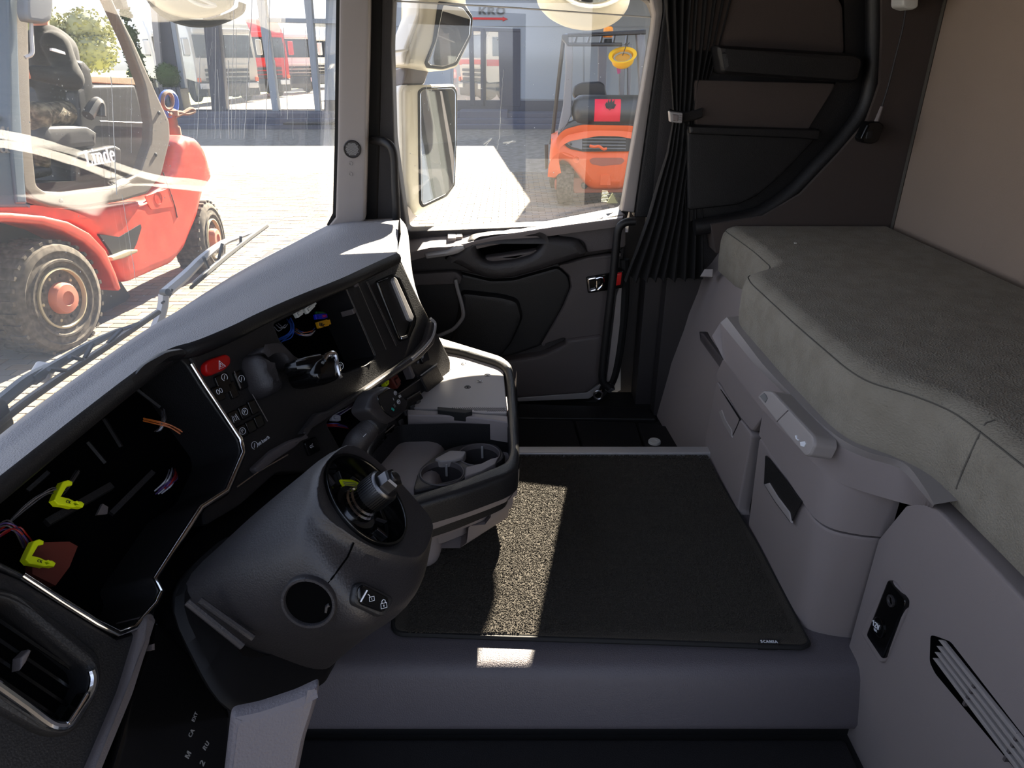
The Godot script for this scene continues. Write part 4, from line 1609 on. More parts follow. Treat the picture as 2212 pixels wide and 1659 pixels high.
	g.slab(pg(PC, 0.012, vo, 0.015), -0.05, 0.012, PC, 0.01, [pg(PC, 0.012, vi, 0.01)])
	var ven := part("side_vent", g, "black_plastic", t)
	g = G.new()
	g.slab(pg(PC, -0.03, vi), -0.04, -0.03, PC)
	part("vent_back", g, "void_black", ven)
	g = G.new()
	cp = []
	for q in [[-40, 1454], [0, 1482], [60, 1525], [108, 1561], [132, 1568], [150, 1562], [172, 1530], [196, 1494], [202, 1466], [198, 1448]]:
		cp.append(onp(q[0], q[1], PC, 0.014))
	g.tube(curve(cp, 3), 0.0045, 8)
	part("vent_rim", g, "chrome", ven)
	g = G.new()
	g.slab(pg(PC, 0.02, [146, 1561, 164, 1534, 190, 1492, 200, 1492, 196, 1508, 160, 1562, 152, 1566], 0.003), 0.0, 0.02, PC, 0.004)
	part("vent_trim", g, "chrome", ven)
	for i in 5:
		g = G.new()
		var y := 1330 + i * 42.0
		g.slab(pg(PC, -0.012, [-40, y, 0, y + 6, 150, y + 108, 150, y + 116, 0, y + 16, -40, y + 8]), -0.014, -0.012, PC)
		if i < 4:
			part("slat", g, "gloss_black", ven)
	g = G.new()
	g.slab(pg(PC, 0.006, [46, 1420, 64, 1402, 70, 1404, 58, 1430, 44, 1448]), -0.01, 0.006, PC, 0.003)
	part("vent_slider", g, "dim_plastic", ven)
	# lower left: panel strip beside the vent and the black light switch panel
	g = G.new()
	g.slab(pg(PC, 0.0, [-80, 1195, 50, 1248, 254, 1376, 300, 1362, 338, 1312, 330, 1380, 282, 1500, 200, 1700, 60, 1760, -120, 1700]), -0.06, 0.0, PC, 0.01, [pg(PC, 0.0, [-70, 1290, 25, 1302, 110, 1378, 192, 1444, 198, 1470, 190, 1496, 148, 1560, 112, 1560, 0, 1480, -70, 1425])])
	part("knee_panel", g, "black_plastic", t)
	g = G.new()
	g.slab(pg(PC, 0.016, [318, 1330, 336, 1318, 332, 1385, 285, 1510, 216, 1690, 186, 1690, 270, 1490], 0.006), -0.05, 0.016, PC, 0.012)
	part("panel_strip", g, "dim_plastic", t)
	g = G.new()
	g.slab(pg(PC, 0.008, [338, 1335, 420, 1420, 500, 1535, 492, 1700, 230, 1700, 286, 1500, 332, 1380], 0.012), -0.06, 0.008, PC, 0.008)
	var lp := part("light_panel", g, "gloss_black", t)
	for q in [["EXT", 420, 1560, 428, 1541], ["CA", 413, 1594, 421, 1578], ["RU", 444, 1622, 453, 1606], ["M", 408, 1640, 414, 1627], ["2", 440, 1656, 444, 1647]]:
		words(lp, q[0], PC, q[1], q[2], q[3], q[4], 0.0085, "grey_print")
	g = G.new()
	g.slab(pg(PC, 0.014, [328, 1392, 334, 1390, 334, 1404, 328, 1404]), 0.0, 0.014, PC)
	part("screw_cover", g, "dim_plastic", lp)
	# pale panel below the steering column
	g = G.new()
	var kp := plane(onz(600, 1560, -0.5), Vector3(0.3, 0.45, 0.85))
	g.slab(pg(kp, 0.0, [497, 1543, 560, 1530, 640, 1503, 692, 1478, 684, 1524, 660, 1600, 632, 1740, 475, 1740], 0.006), -0.02, 0.0, kp, 0.012)
	part("column_skirt", g, "tunnel_plastic", t)
	# black end block by the driver's side of the windscreen
	g = G.new()
	g.box(Vector3(0.05, 0.06, 0.09), 0.015, rot(ony(2, 905, 0.66) + Vector3(-0.02, 0, 0.02)))
	part("corner_block", g, "boot_black", t)
	# blue cloth stuck at the pad's front edge
	g = G.new()
	var bc := onw(335, 722, -0.02)
	g.box(Vector3(0.022, 0.018, 0.03), 0.005, rot(bc, 12, 20, 8))
	g.box(Vector3(0.02, 0.012, 0.02), 0.005, rot(bc + Vector3(0.006, 0.006, -0.012), 30, 50, 12))
	solo("blue_rag", g, "blue_cloth", "small blue woven rag tucked between windscreen and dashboard", "rag")


func centre_console() -> void:
	var t := thing("centre_panel", "black angled centre panel with hazard switch, keys and empty radio slots", "control panel", Vector3(-0.35, 0.4, -1.35))
	var o := [406, 768, 520, 712, 700, 625, 858, 550, 882, 596, 926, 690, 948, 725, 974, 778, 974, 842, 948, 890, 905, 914, 815, 968, 700, 1018, 600, 1020, 520, 1092, 440, 1140, 436, 1100, 494, 1066, 530, 980, 526, 950, 444, 830, 412, 778]
	var din := [592, 700, 640, 676, 700, 645, 748, 622, 812, 768, 790, 788, 742, 806, 690, 790, 640, 770, 606, 735]
	var low := [706, 914, 770, 850, 830, 810, 877, 781, 905, 816, 868, 846, 800, 905, 760, 965, 738, 972]
	var g := G.new()
	g.slab(pg(PM, 0.0, o, 0.01), -0.10, 0.0, PM, 0.006, [pg(PM, 0.0, din, 0.006), pg(PM, 0.0, low, 0.006)])
	part("panel_face", g, "black_plastic", t)
	g = G.new()
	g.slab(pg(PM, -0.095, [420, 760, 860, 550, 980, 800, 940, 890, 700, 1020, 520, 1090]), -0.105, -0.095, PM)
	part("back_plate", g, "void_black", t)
	# radio slot walls on the right: upright strips
	for q in [[748, 622, 771, 612, 833, 754, 812, 768, -0.02], [774, 612, 790, 606, 856, 748, 836, 756, -0.004], [793, 606, 812, 598, 872, 736, 858, 746, 0.002]]:
		g = G.new()
		g.slab(pg(PM, q[8], q.slice(0, 8), 0.004), -0.06, q[8], PM, 0.003)
		part("blank_strip", g, "black_plastic", t)
	for q in [[747, 624, 808, 767], [791, 608, 856, 748], [773, 612, 834, 755]]:
		g = line3([onp(q[0], q[1], PM, 0.002), onp(q[2], q[3], PM, 0.002)], 0.0008, 4)
		part("trim_line", g, "satin_metal", t)
	key(t, "slot_latch", PM, 771, 613, 0.012, 0.012, -0.01, 0.006, "dim_plastic")
	key(t, "slot_latch", PM, 765, 672, 0.008, 0.012, -0.03, 0.004, "dim_plastic")
	# passenger side air vent
	g = G.new()
	var vo := [814, 606, 852, 590, 868, 600, 902, 686, 900, 702, 886, 732, 866, 738, 858, 722]
	var vi := [820, 612, 848, 599, 858, 605, 892, 688, 880, 724, 868, 726, 860, 715]
	g.slab(pg(PM, 0.008, vo, 0.008), -0.03, 0.008, PM, 0.006, [pg(PM, 0.008, vi, 0.006)])
	var ven := part("air_vent", g, "gloss_black", t)
	g = G.new()
	g.slab(pg(PM, -0.02, vi), -0.03, -0.02, PM)
	part("vent_back", g, "void_black", ven)
	g = G.new()
	g.slab(pg(PM, 0.009, [852, 597, 858, 602, 895, 684, 892, 694, 884, 690, 850, 606], 0.003), 0.0, 0.009, PM, 0.003)
	part("vent_blade", g, "silver_plastic", ven)
	g = G.new()
	g.slab(pg(PM, 0.010, [867, 727, 880, 723, 882, 728, 868, 733], 0.002), 0.0, 0.010, PM, 0.002)
	part("vent_trim", g, "chrome", ven)
	part("upper_trim", line3([onp(818, 608, PM, 0.009), onp(838, 600, PM, 0.009)], 0.0012, 5), "chrome", ven)
	for i in 4:
		g = G.new()
		g.slab(pg(PM, -0.008, [828 + i * 9.0, 632 + i * 22.0, 856 + i * 9.0, 620 + i * 22.0, 857 + i * 9.0, 623 + i * 22.0, 829 + i * 9.0, 635 + i * 22.0]), -0.012, -0.008, PM)
		part("slat", g, "dark_plastic", ven)
	# rail that runs across the panel and rises at its right end
	g = G.new()
	g.slab(pg(PM, 0.018, [655, 938, 688, 892, 718, 886, 800, 832, 898, 764, 924, 732, 936, 690, 946, 708, 940, 742, 912, 774, 805, 846, 705, 908, 690, 918], 0.006), -0.01, 0.018, PM, 0.008)
	part("panel_rail", g, "dark_plastic", t)
	g = G.new()
	var cp := []
	for q in [[890, 776], [916, 752], [934, 728], [940, 700], [930, 688]]:
		cp.append(onp(q[0], q[1], PM, 0.018))
	g.tube(curve(cp, 4), 0.004, 6)
	part("rail_edge", g, "silver_plastic", t)
	g = G.new()
	g.slab(pg(PM, 0.014, [548, 1012, 592, 972, 628, 952, 668, 938, 640, 966, 596, 995, 560, 1024], 0.006), -0.01, 0.014, PM, 0.006)
	part("ledge", g, "dim_plastic", t)
	g = line3([onp(512, 1052, PM, 0.01), onp(560, 1018, PM, 0.012), onp(622, 982, PM, 0.012)], 0.0014, 5)
	part("ledge_trim", g, "satin_metal", t)
	# hazard switch
	g = G.new()
	g.slab(pg(PM, 0.014, [444, 788, 456, 776, 490, 764, 500, 771, 500, 786, 486, 800, 456, 812, 446, 804], 0.006), -0.01, 0.014, PM, 0.005)
	var hz := part("hazard_switch", g, "red_plastic", t, 38.0, "red hazard light switch with white triangle")
	icon(hz, PM, 478, 789, 0.0085, 0.0145, "triangle", "white_print", 0.0)
	# switch blocks
	for q in [[486, 828, 0.030, 0.034, "gauge", 485, 815], [474, 850, 0.022, 0.026, "rings", 474, 845], [522, 821, 0.020, 0.034, "gauge", 522, 818], [505, 842, 0.018, 0.03, "", 0, 0], [508, 902, 0.022, 0.024, "lane", 508, 903], [530, 890, 0.022, 0.024, "ring", 529, 889], [549, 879, 0.018, 0.026, "", 0, 0], [524, 932, 0.022, 0.022, "ring", 524, 931], [544, 921, 0.020, 0.022, "", 0, 0], [562, 910, 0.020, 0.022, "", 0, 0]]:
		var k := key(t, "switch", PM, q[0], q[1], q[2], q[3], -0.004, 0.006, "gloss_black", -4.0, 0.003)
		if q[4]:
			icon(k, PM, q[5], q[6], 0.006, 0.0065, q[4])
	for q in [[532, 796, 543, 830], [545, 852, 578, 910], [506, 802, 520, 838]]:
		part("switch_edge", line3([onp(q[0], q[1], PM, 0.007), onp(q[2], q[3], PM, 0.007)], 0.001, 4), "satin_metal", t)
	icon(t, PM, 550, 962, 0.0068, 0.001, "gauge")
	words(t, "90 km/h", PM, 559, 964, 583, 947, 0.001, "white_print")
	# key row below the rail
	var ks := key(t, "small_key", PM, 676, 964, 0.034, 0.03, -0.004, 0.006, "gloss_black", -6.0)
	icon(ks, PM, 673, 964, 0.005, 0.0065, "lamp")
	g = G.new()
	g.slab(pg(PM, 0.016, [800, 948, 856, 888, 878, 862, 908, 844, 930, 884, 926, 896, 880, 936, 838, 968, 812, 975], 0.006), -0.01, 0.016, PM, 0.006)
	var kb := part("keypad", g, "gloss_black", t)
	for q in [[881, 891, "heat"], [894, 881, "lamp"], [907, 871, "heat"], [891, 907, "mirror"], [904, 896, "line"], [916, 886, "line"], [869, 912, ""], [860, 927, "lane"], [843, 942, "lamp"], [828, 957, "heat"], [830, 926, "ring"], [818, 939, "line"]]:
		var k := key(kb, "key", PM, q[0], q[1], 0.0145, 0.0125, 0.01, 0.021, "dark_plastic", -5.0, 0.002)
		if q[2]:
			icon(k, PM, q[0], q[1], 0.0034, 0.0213, q[2], "grey_print")
	for q in [[862, 850, 906, 820], [880, 862, 908, 845], [826, 915, 845, 900], [800, 952, 822, 930], [832, 935, 852, 918]]:
		part("key_edge", line3([onp(q[0], q[1], PM, 0.02), onp(q[2], q[3], PM, 0.02)], 0.0013, 5), "satin_metal", t)
	var ms := key(t, "mirror_switch", PM, 918, 770, 0.034, 0.03, -0.004, 0.008, "gloss_black", -6.0, 0.003)
	icon(ms, PM, 904, 782, 0.0045, 0.0085, "mirror")
	icon(ms, PM, 914, 771, 0.0045, 0.0085, "mirror")
	g = G.new()
	g.slab(pg(PM, 0.010, [908, 815, 945, 787, 966, 830, 940, 868, 926, 850], 0.005), -0.004, 0.010, PM, 0.004)
	part("blank_cover", g, "black_plastic", t)
	part("cover_edge", line3([onp(909, 811, PM, 0.012), onp(944, 785, PM, 0.012)], 0.0016, 5), "silver_plastic", t)
	g = G.new()
	g.slab(pg(PM, 0.012, [878, 780, 884, 778, 898, 812, 894, 818], 0.002), -0.01, 0.012, PM, 0.003)
	part("slot_rib", g, "dim_plastic", t)
	# loose plugs and wires in the radio slot
	var w := thing("radio_plugs", "white, blue and amber plugs on loose wires in the empty radio slot", "plugs", onp(670, 690, PM, -0.06))
	connector(w, PM, 643, 677, -0.03, 0.018, 0.014, 8, "white_plastic")
	connector(w, PM, 667, 665, -0.03, 0.03, 0.013, 15, "white_plastic")
	connector(w, PM, 690, 678, -0.035, 0.022, 0.009, -20, "green_plastic")
	connector(w, PM, 690, 684, -0.028, 0.028, 0.011, -14, "blue_plastic")
	connector(w, PM, 699, 683, -0.024, 0.01, 0.006, -14, "magenta_plastic")
	connector(w, PM, 696, 700, -0.03, 0.030, 0.014, -8, "amber_plastic")
	words(w, "EKC", PM, 690, 704, 702, 707, -0.022, "black_print")
	wires(w, "blue_wires", PM, [[604, 735, -0.05], [628, 722, -0.03], [634, 706, -0.03], [626, 692, -0.05]], ["wire_blue"], 7, 0.006, 0.0011, 8)
	wires(w, "pale_wires", PM, [[634, 712, -0.06], [650, 720, -0.03], [668, 720, -0.03], [676, 712, -0.05]], ["wire_white", "wire_blue", "wire_orange"], 2, 0.004, 0.001, 9)
	wires(w, "short_wires", PM, [[598, 705, -0.05], [608, 712, -0.03], [616, 704, -0.05]], ["wire_white"], 3, 0.004, 0.001, 10)
	var w2 := thing("console_wires", "bunches of loose wires with yellow and brown plugs in the lower console slot", "plugs", onp(800, 870, PM, -0.05))
	wires(w2, "blue_wires", PM, [[780, 905, -0.05], [784, 880, -0.02], [788, 862, -0.02], [778, 850, -0.05]], ["wire_blue", "wire_white"], 6, 0.006, 0.0012, 11)
	wires(w2, "violet_wires", PM, [[715, 905, -0.05], [730, 892, -0.02], [750, 880, -0.02], [762, 872, -0.06]], ["wire_violet", "wire_white"], 6, 0.006, 0.0011, 12)
	wires(w2, "red_wires", PM, [[706, 918, -0.03], [730, 918, -0.01], [752, 922, -0.03]], ["wire_red", "wire_blue"], 3, 0.003, 0.0012, 13)
	wires(w2, "white_wires", PM, [[798, 850, -0.05], [812, 838, -0.02], [828, 842, -0.02], [838, 850, -0.03]], ["wire_white"], 8, 0.007, 0.001, 14)
	connector(w2, PM, 829, 824, -0.01, 0.014, 0.022, 8, "lime_plastic")
	connector(w2, PM, 848, 824, -0.02, 0.022, 0.034, 12, "brown_plastic")
	connector(w2, PM, 722, 903, -0.02, 0.02, 0.014, -30, "wire_white")
	words(w2, "C11", PM, 825, 830, 830, 818, 0.0, "black_print")
	# parking brake: two dark cheeks and the lever with a chrome edged knob
	var pb := thing("parking_brake", "black parking brake lever with chrome edged knob on the centre panel", "lever", onp(640, 800, PM, 0.0))
	g = G.new()
	g.slab(pg(PM, 0.045, [560, 790, 560, 766, 574, 757, 592, 764, 612, 788, 626, 818, 627, 836, 614, 850, 592, 858, 575, 840], 0.012), -0.02, 0.045, PM, 0.035)
	part("near_cheek", g, "dark_plastic", pb, 60.0)
	g = G.new()
	g.slab(pg(PM, 0.04, [564, 760, 586, 744, 612, 742, 628, 752, 640, 774, 650, 794, 632, 794, 618, 772, 600, 758, 578, 764], 0.008), -0.02, 0.04, PM, 0.016)
	part("far_cheek", g, "dark_plastic", pb, 60.0)
	g = G.new()
	g.tube([onp(624, 800, PM, 0.04), onp(645, 794, PM, 0.06), onp(666, 790, PM, 0.07), onp(690, 786, PM, 0.075)], [0.014, 0.016, 0.018, 0.02], 12)
	part("lever_arm", g, "gloss_black", pb)
	g = G.new()
	g.slab(pg(PM, 0.07, [664, 782, 688, 774, 692, 784, 668, 792]), 0.05, 0.082, PM, 0.003)
	part("arm_plate", g, "silver_plastic", pb)
	g = G.new()
	g.slab(pg(PM, 0.10, [690, 780, 708, 764, 724, 761, 736, 770, 744, 792, 745, 804, 738, 820, 712, 830, 690, 826, 680, 806], 0.008), 0.03, 0.10, PM, 0.018)
	var kn := part("knob", g, "gloss_black", pb, 60.0)
	g = G.new()
	cp = []
	for q in [[700, 778], [708, 766], [722, 763], [726, 776], [728, 792], [732, 808], [736, 816]]:
		cp.append(onp(q[0], q[1], PM, 0.10))
	g.tube(curve(cp, 4), 0.0045, 8)
	part("knob_edge", g, "chrome", kn)
	icon(kn, PM, 736, 790, 0.0068, 0.103, "ring")
	# selector stalk behind the steering column
	var st := thing("selector_stalk", "grey gear selector stalk with black printed head behind the steering hub", "stalk", onp(775, 980, PM, 0.03))
	g = G.new()
	cp = []
	for q in [[768, 1020, 0.02], [762, 985, 0.05], [772, 955, 0.075], [792, 932, 0.09], [806, 916, 0.10]]:
		cp.append(onp(q[0], q[1], PM, q[2]))
	g.tube(curve(cp, 5), [0.023, 0.023, 0.023, 0.023, 0.0235, 0.024, 0.0245, 0.025, 0.025, 0.025, 0.025, 0.0245, 0.024, 0.0235, 0.023, 0.0225, 0.022, 0.0215, 0.021, 0.0205, 0.02], 16)
	part("elbow", g, "dark_plastic", st, 60.0)
	g = G.new()
	var a := onp(798, 924, PM, 0.095)
	var c := onp(824, 897, PM, 0.105)
	g.lathe([[0.0215, 0.0], [0.0245, 0.004], [0.0245, 0.022], [0.023, 0.03], [0.02, 0.034]], basis_to(c - a, a), 20)
	var co := part("collar", g, "black_plastic", st)
	part("index_mark", line3([onp(785, 943, PM, 0.118), onp(791, 937, PM, 0.118)], 0.0009, 4), "white_print", co)
	g = G.new()
	g.slab(pg(PM, 0.13, [794, 884, 808, 852, 822, 840, 842, 832, 858, 842, 884, 868, 882, 886, 858, 908, 838, 918, 820, 908], 0.012), 0.085, 0.13, PM, 0.012)
	var hd := part("head", g, "dark_plastic", st, 60.0)
	g = G.new()
	g.slab(pg(PM, 0.132, [815, 856, 842, 836, 856, 842, 882, 868, 880, 884, 850, 904, 832, 892, 820, 872], 0.008), 0.12, 0.132, PM, 0.004)
	var hf := part("head_plate", g, "gloss_black", hd)
	icon(hf, PM, 861, 868, 0.0044, 0.133, "ring")
	icon(hf, PM, 854, 849, 0.0040, 0.133, "ring")
	icon(hf, PM, 864, 856, 0.0036, 0.133, "rings")
	icon(hf, PM, 852, 876, 0.0036, 0.133, "heat", "grey_print")
	icon(hf, PM, 850, 862, 0.003, 0.133, "line")
	var tl := key(hf, "teal_mark", PM, 849, 884, 0.009, 0.005, 0.12, 0.1325, "teal_print", -50.0, 0.0005)
	tl.set_meta("label", "teal key mark")


# ---------------------------------------------------------------- steering column
func steering() -> void:
	var axis := Vector3(0.7506, 0.6607, 0.0)
	var hub := onp(780, 1088, plane(Vector3(-0.207, 0.6, -0.79), axis))
	var pa := plane(hub, axis, Vector3(0, 0, -1))
	var t := thing("steering_column", "grey steering column shroud with bare hub, the wheel taken off", "steering column", Vector3(-0.25, 0.3, -0.75))
	var s0 := [738, 968, 790, 990, 845, 1040, 892, 1090, 926, 1135, 923, 1172, 900, 1210, 852, 1214, 792, 1196, 728, 1158, 676, 1104, 680, 1020]
	var s1 := [712, 984, 780, 994, 850, 1040, 908, 1108, 926, 1146, 921, 1204, 904, 1272, 862, 1318, 784, 1338, 692, 1258, 632, 1158, 648, 1040]
	var s2 := [580, 1085, 650, 1080, 740, 1120, 810, 1200, 830, 1260, 824, 1310, 806, 1360, 770, 1385, 690, 1380, 590, 1330, 520, 1250, 512, 1170]
	var s3 := [478, 1180, 540, 1170, 620, 1200, 690, 1290, 722, 1360, 722, 1410, 708, 1445, 670, 1448, 610, 1428, 530, 1395, 440, 1335, 400, 1262]
	var rows := []
	for q in [[s3, -0.24], [s2, -0.13], [s1, -0.03], [s0, 0.004]]:
		var o := pg(pa, q[1], q[0])
		o = loop2(o, 4)
		rows.append(Array(o).map(func(v): return pa * Vector3(v.x, v.y, q[1])))
	# more rings between the four, by Catmull-Rom along the axis
	var k: int = rows[0].size()
	var fine := []
	var cols := []
	for j in k:
		cols.append(curve([rows[0][j], rows[1][j], rows[2][j], rows[3][j]], 6))
	for i in cols[0].size():
		fine.append(cols.map(func(c): return c[i]))
	# rounded front edge running in to the ring
	var rim := []
	for sc in [[0.985, 0.009], [0.965, 0.011]]:
		var row := []
		for p: Vector3 in rows[3]:
			row.append(hub + (p - hub) * sc[0] + axis * sc[1])
		fine.append(row)
	# to the round opening
	var opening := []
	for p: Vector3 in rows[3]:
		var d := p - hub
		d -= axis * d.dot(axis)
		opening.append(hub + d.normalized() * 0.0735 + axis * 0.010)
	fine.append(opening)
	var g := G.new()
	var turned := fine.map(func(r): 
		var c: Array = r.duplicate()
		c.reverse()
		return c)
	g.grid(turned, true)
	var sh := part("shroud", g, "column_plastic", t, 60.0)
	# seam across the shroud
	var seam := []
	for q in [[764, 1172], [758, 1186], [750, 1204], [734, 1226], [718, 1248], [700, 1270]]:
		var h := hit(g, q[0], q[1])
		seam.append(h[0] + h[1] * 0.0004)
	var key_at := hit(g, 667, 1300)
	var switch_at := hit(g, 808, 1296)
	var xf := basis_to(axis, hub)
	g = G.new()
	g.lathe([[0.0738, 0.0], [0.0738, 0.012], [0.0725, 0.015], [0.0695, 0.015], [0.068, 0.012], [0.067, -0.03]], xf, 48, false)
	part("hub_ring", g, "gloss_black", t)
	g = G.new()
	g.lathe([[0.068, -0.03], [0.068, -0.018], [0.066, -0.016], [0.064, -0.02], [0.04, -0.02], [0.034, -0.008], [0.02, -0.006]], xf, 48)
	var disc := part("hub_disc", g, "gloss_black", t)
	for i in 14:
		g = G.new()
		var an := TAU * i / 14.0
		var c := xf * Vector3(cos(an) * 0.054, -0.017, sin(an) * 0.054)
		var rr := Transform3D(xf.basis * Basis(Vector3.UP, -an), c)
		g.box(Vector3(0.02, 0.006, 0.0018 if i % 2 else 0.005), 0.0006, rr)
		part("hub_rib", g, "dark_plastic" if i % 3 else "satin_metal", disc)
	g = G.new()
	var dp := plane(hub - axis * 0.012, axis, Vector3(0, 0, -1))
	g.slab(pg(dp, 0.0, [733, 1036, 760, 1036, 778, 1044, 790, 1056, 784, 1062, 746, 1060], 0.002), -0.0015, 0.0, dp)
	var yl := part("warning_label", g, "lime_plastic", disc, 38.0, "yellow warning label with small print")
	for i in 5:
		g = G.new()
		g.slab(pg(dp, 0.0006, [741 + i * 2, 1040 + i * 4, 770 + i * 3, 1043 + i * 4, 770 + i * 3, 1044.5 + i * 4, 741 + i * 2, 1041.5 + i * 4]), 0.0, 0.0006, dp)
		part("print_line", g, "grey_print", yl)
	# steering shaft with clamp nut
	g = G.new()
	var sx := Transform3D(xf.basis, hub)
	g.lathe([[0.026, -0.008], [0.026, 0.0], [0.0235, 0.002], [0.0235, 0.006], [0.021, 0.008], [0.0215, 0.018]], sx, 32)
	var shaft := part("shaft_collar", g, "chrome", t)
	g = G.new()
	var prof := []
	for j in 40:
		prof.append(0.0)
	for i in 40:
		var an := TAU * i / 40.0
		g.box(Vector3(0.0022, 0.026, 0.0022), 0.0, sx * Transform3D(Basis(Vector3.UP, -an), Vector3(cos(an) * 0.0228, 0.031, sin(an) * 0.0228)))
	g.lathe([[0.0228, 0.018], [0.0228, 0.044], [0.020, 0.048], [0.016, 0.048]], sx, 40)
	tag(part("splines", g, "shaft_steel", shaft), "", "", "", "stuff")
	g = G.new()
	g.lathe([[0.016, 0.046], [0.016, 0.050], [0.0155, 0.062], [0.0135, 0.065]], sx, 6)
	part("nut", g, "shaft_steel", shaft, 20.0)
	g = G.new()
	g.lathe([[0.008, 0.063], [0.008, 0.068], [0.006, 0.069]], sx, 16)
	part("stud", g, "shaft_steel", shaft)
	# ignition hole and lock switch in the near face
	var kp := plane(key_at[0] + key_at[1] * 0.006, key_at[1].lerp(Vector3(0.22, 0.42, 0.88), 0.4))
	var kx := basis_to(kp.basis.z, onp(668, 1300, kp, 0.0))
	g = G.new()
	g.lathe([[0.0345, -0.03], [0.0345, 0.002], [0.033, 0.005], [0.030, 0.005], [0.0285, 0.002], [0.028, -0.03]], kx, 36, false)
	var ig := part("lock_ring", g, "column_plastic", t)
	g = G.new()
	g.lathe([[0.0287, -0.03], [0.0287, 0.001]], kx, 32)
	part("lock_hole_shade", g, "void_black", ig)  # hole is not cut; its darkness is a flat black disc
	g = G.new()
	g.tube([onp(704, 1322, kp, 0.0), onp(706, 1310, kp, 0.002), onp(712, 1306, kp, 0.002)], 0.0022, 5)
	part("lock_clip", g, "satin_metal", ig)
	var lp := plane(switch_at[0] + switch_at[1] * 0.003, switch_at[1].lerp(Vector3(0.42, 0.33, 0.85), 0.4))
	g = G.new()
	g.slab(pg(lp, 0.006, [768, 1264, 788, 1256, 850, 1288, 854, 1300, 836, 1330, 822, 1334, 766, 1308, 762, 1296], 0.01), -0.03, 0.006, lp, 0.006)
	var ls := part("switch_bezel", g, "black_plastic", t)
	g = G.new()
	g.slab(pg(lp, 0.010, [775, 1272, 786, 1262, 846, 1294, 832, 1326, 776, 1304], 0.008), 0.0, 0.010, lp, 0.004)
	part("lock_rocker", g, "gloss_black", ls)
	part("switch_mark", line3([onp(779, 1300, lp, 0.011), onp(793, 1275, lp, 0.011)], 0.0011, 4), "white_print", ls)
	icon(ls, lp, 803, 1291, 0.0050, 0.0115, "unlock", "white_print", -20)
	icon(ls, lp, 829, 1305, 0.0060, 0.0115, "lock", "white_print", -20)
	# black boot below the shroud
	var b0 := [470, 1172, 540, 1160, 630, 1200, 704, 1290, 730, 1368, 728, 1420, 712, 1456, 690, 1482, 600, 1526, 498, 1534, 420, 1425, 378, 1290]
	var b1 := [400, 1235, 470, 1220, 560, 1260, 634, 1350, 660, 1430, 660, 1480, 650, 1510, 620, 1520, 560, 1540, 486, 1530, 415, 1430, 368, 1300]
	var br := []
	for q in [[b1, -0.36], [b0, -0.245]]:
		var o := loop2(pg(pa, q[1], q[0]), 4)
		var row := Array(o).map(func(v): return pa * Vector3(v.x, v.y, q[1]))
		row.reverse()
		br.append(row)
	var last := []
	var mid3 := hub - axis * 0.235
	for p: Vector3 in br[1]:
		last.append(p.lerp(mid3, 0.06) + axis * 0.01)
	br.append(last)
	var last2 := []
	for p: Vector3 in br[1]:
		last2.append(p.lerp(mid3, 0.4) + axis * 0.01)
	br.append(last2)
	g = G.new()
	g.grid(br, true)
	part("lower_boot", g, "boot_black", t, 50.0)
	for q in [[405, 1300, 524, 1396], [430, 1296, 546, 1378]]:
		g = G.new()
		g.tube([onp(q[0], q[1], pa, -0.19), onp(q[2], q[3], pa, -0.19)], 0.005, 8)
		part("boot_ridge", g, "dark_plastic", t)
	g = G.new()
	g.tube(seam, 0.0012, 5)
	part("shroud_seam", g, "void_black", sh)


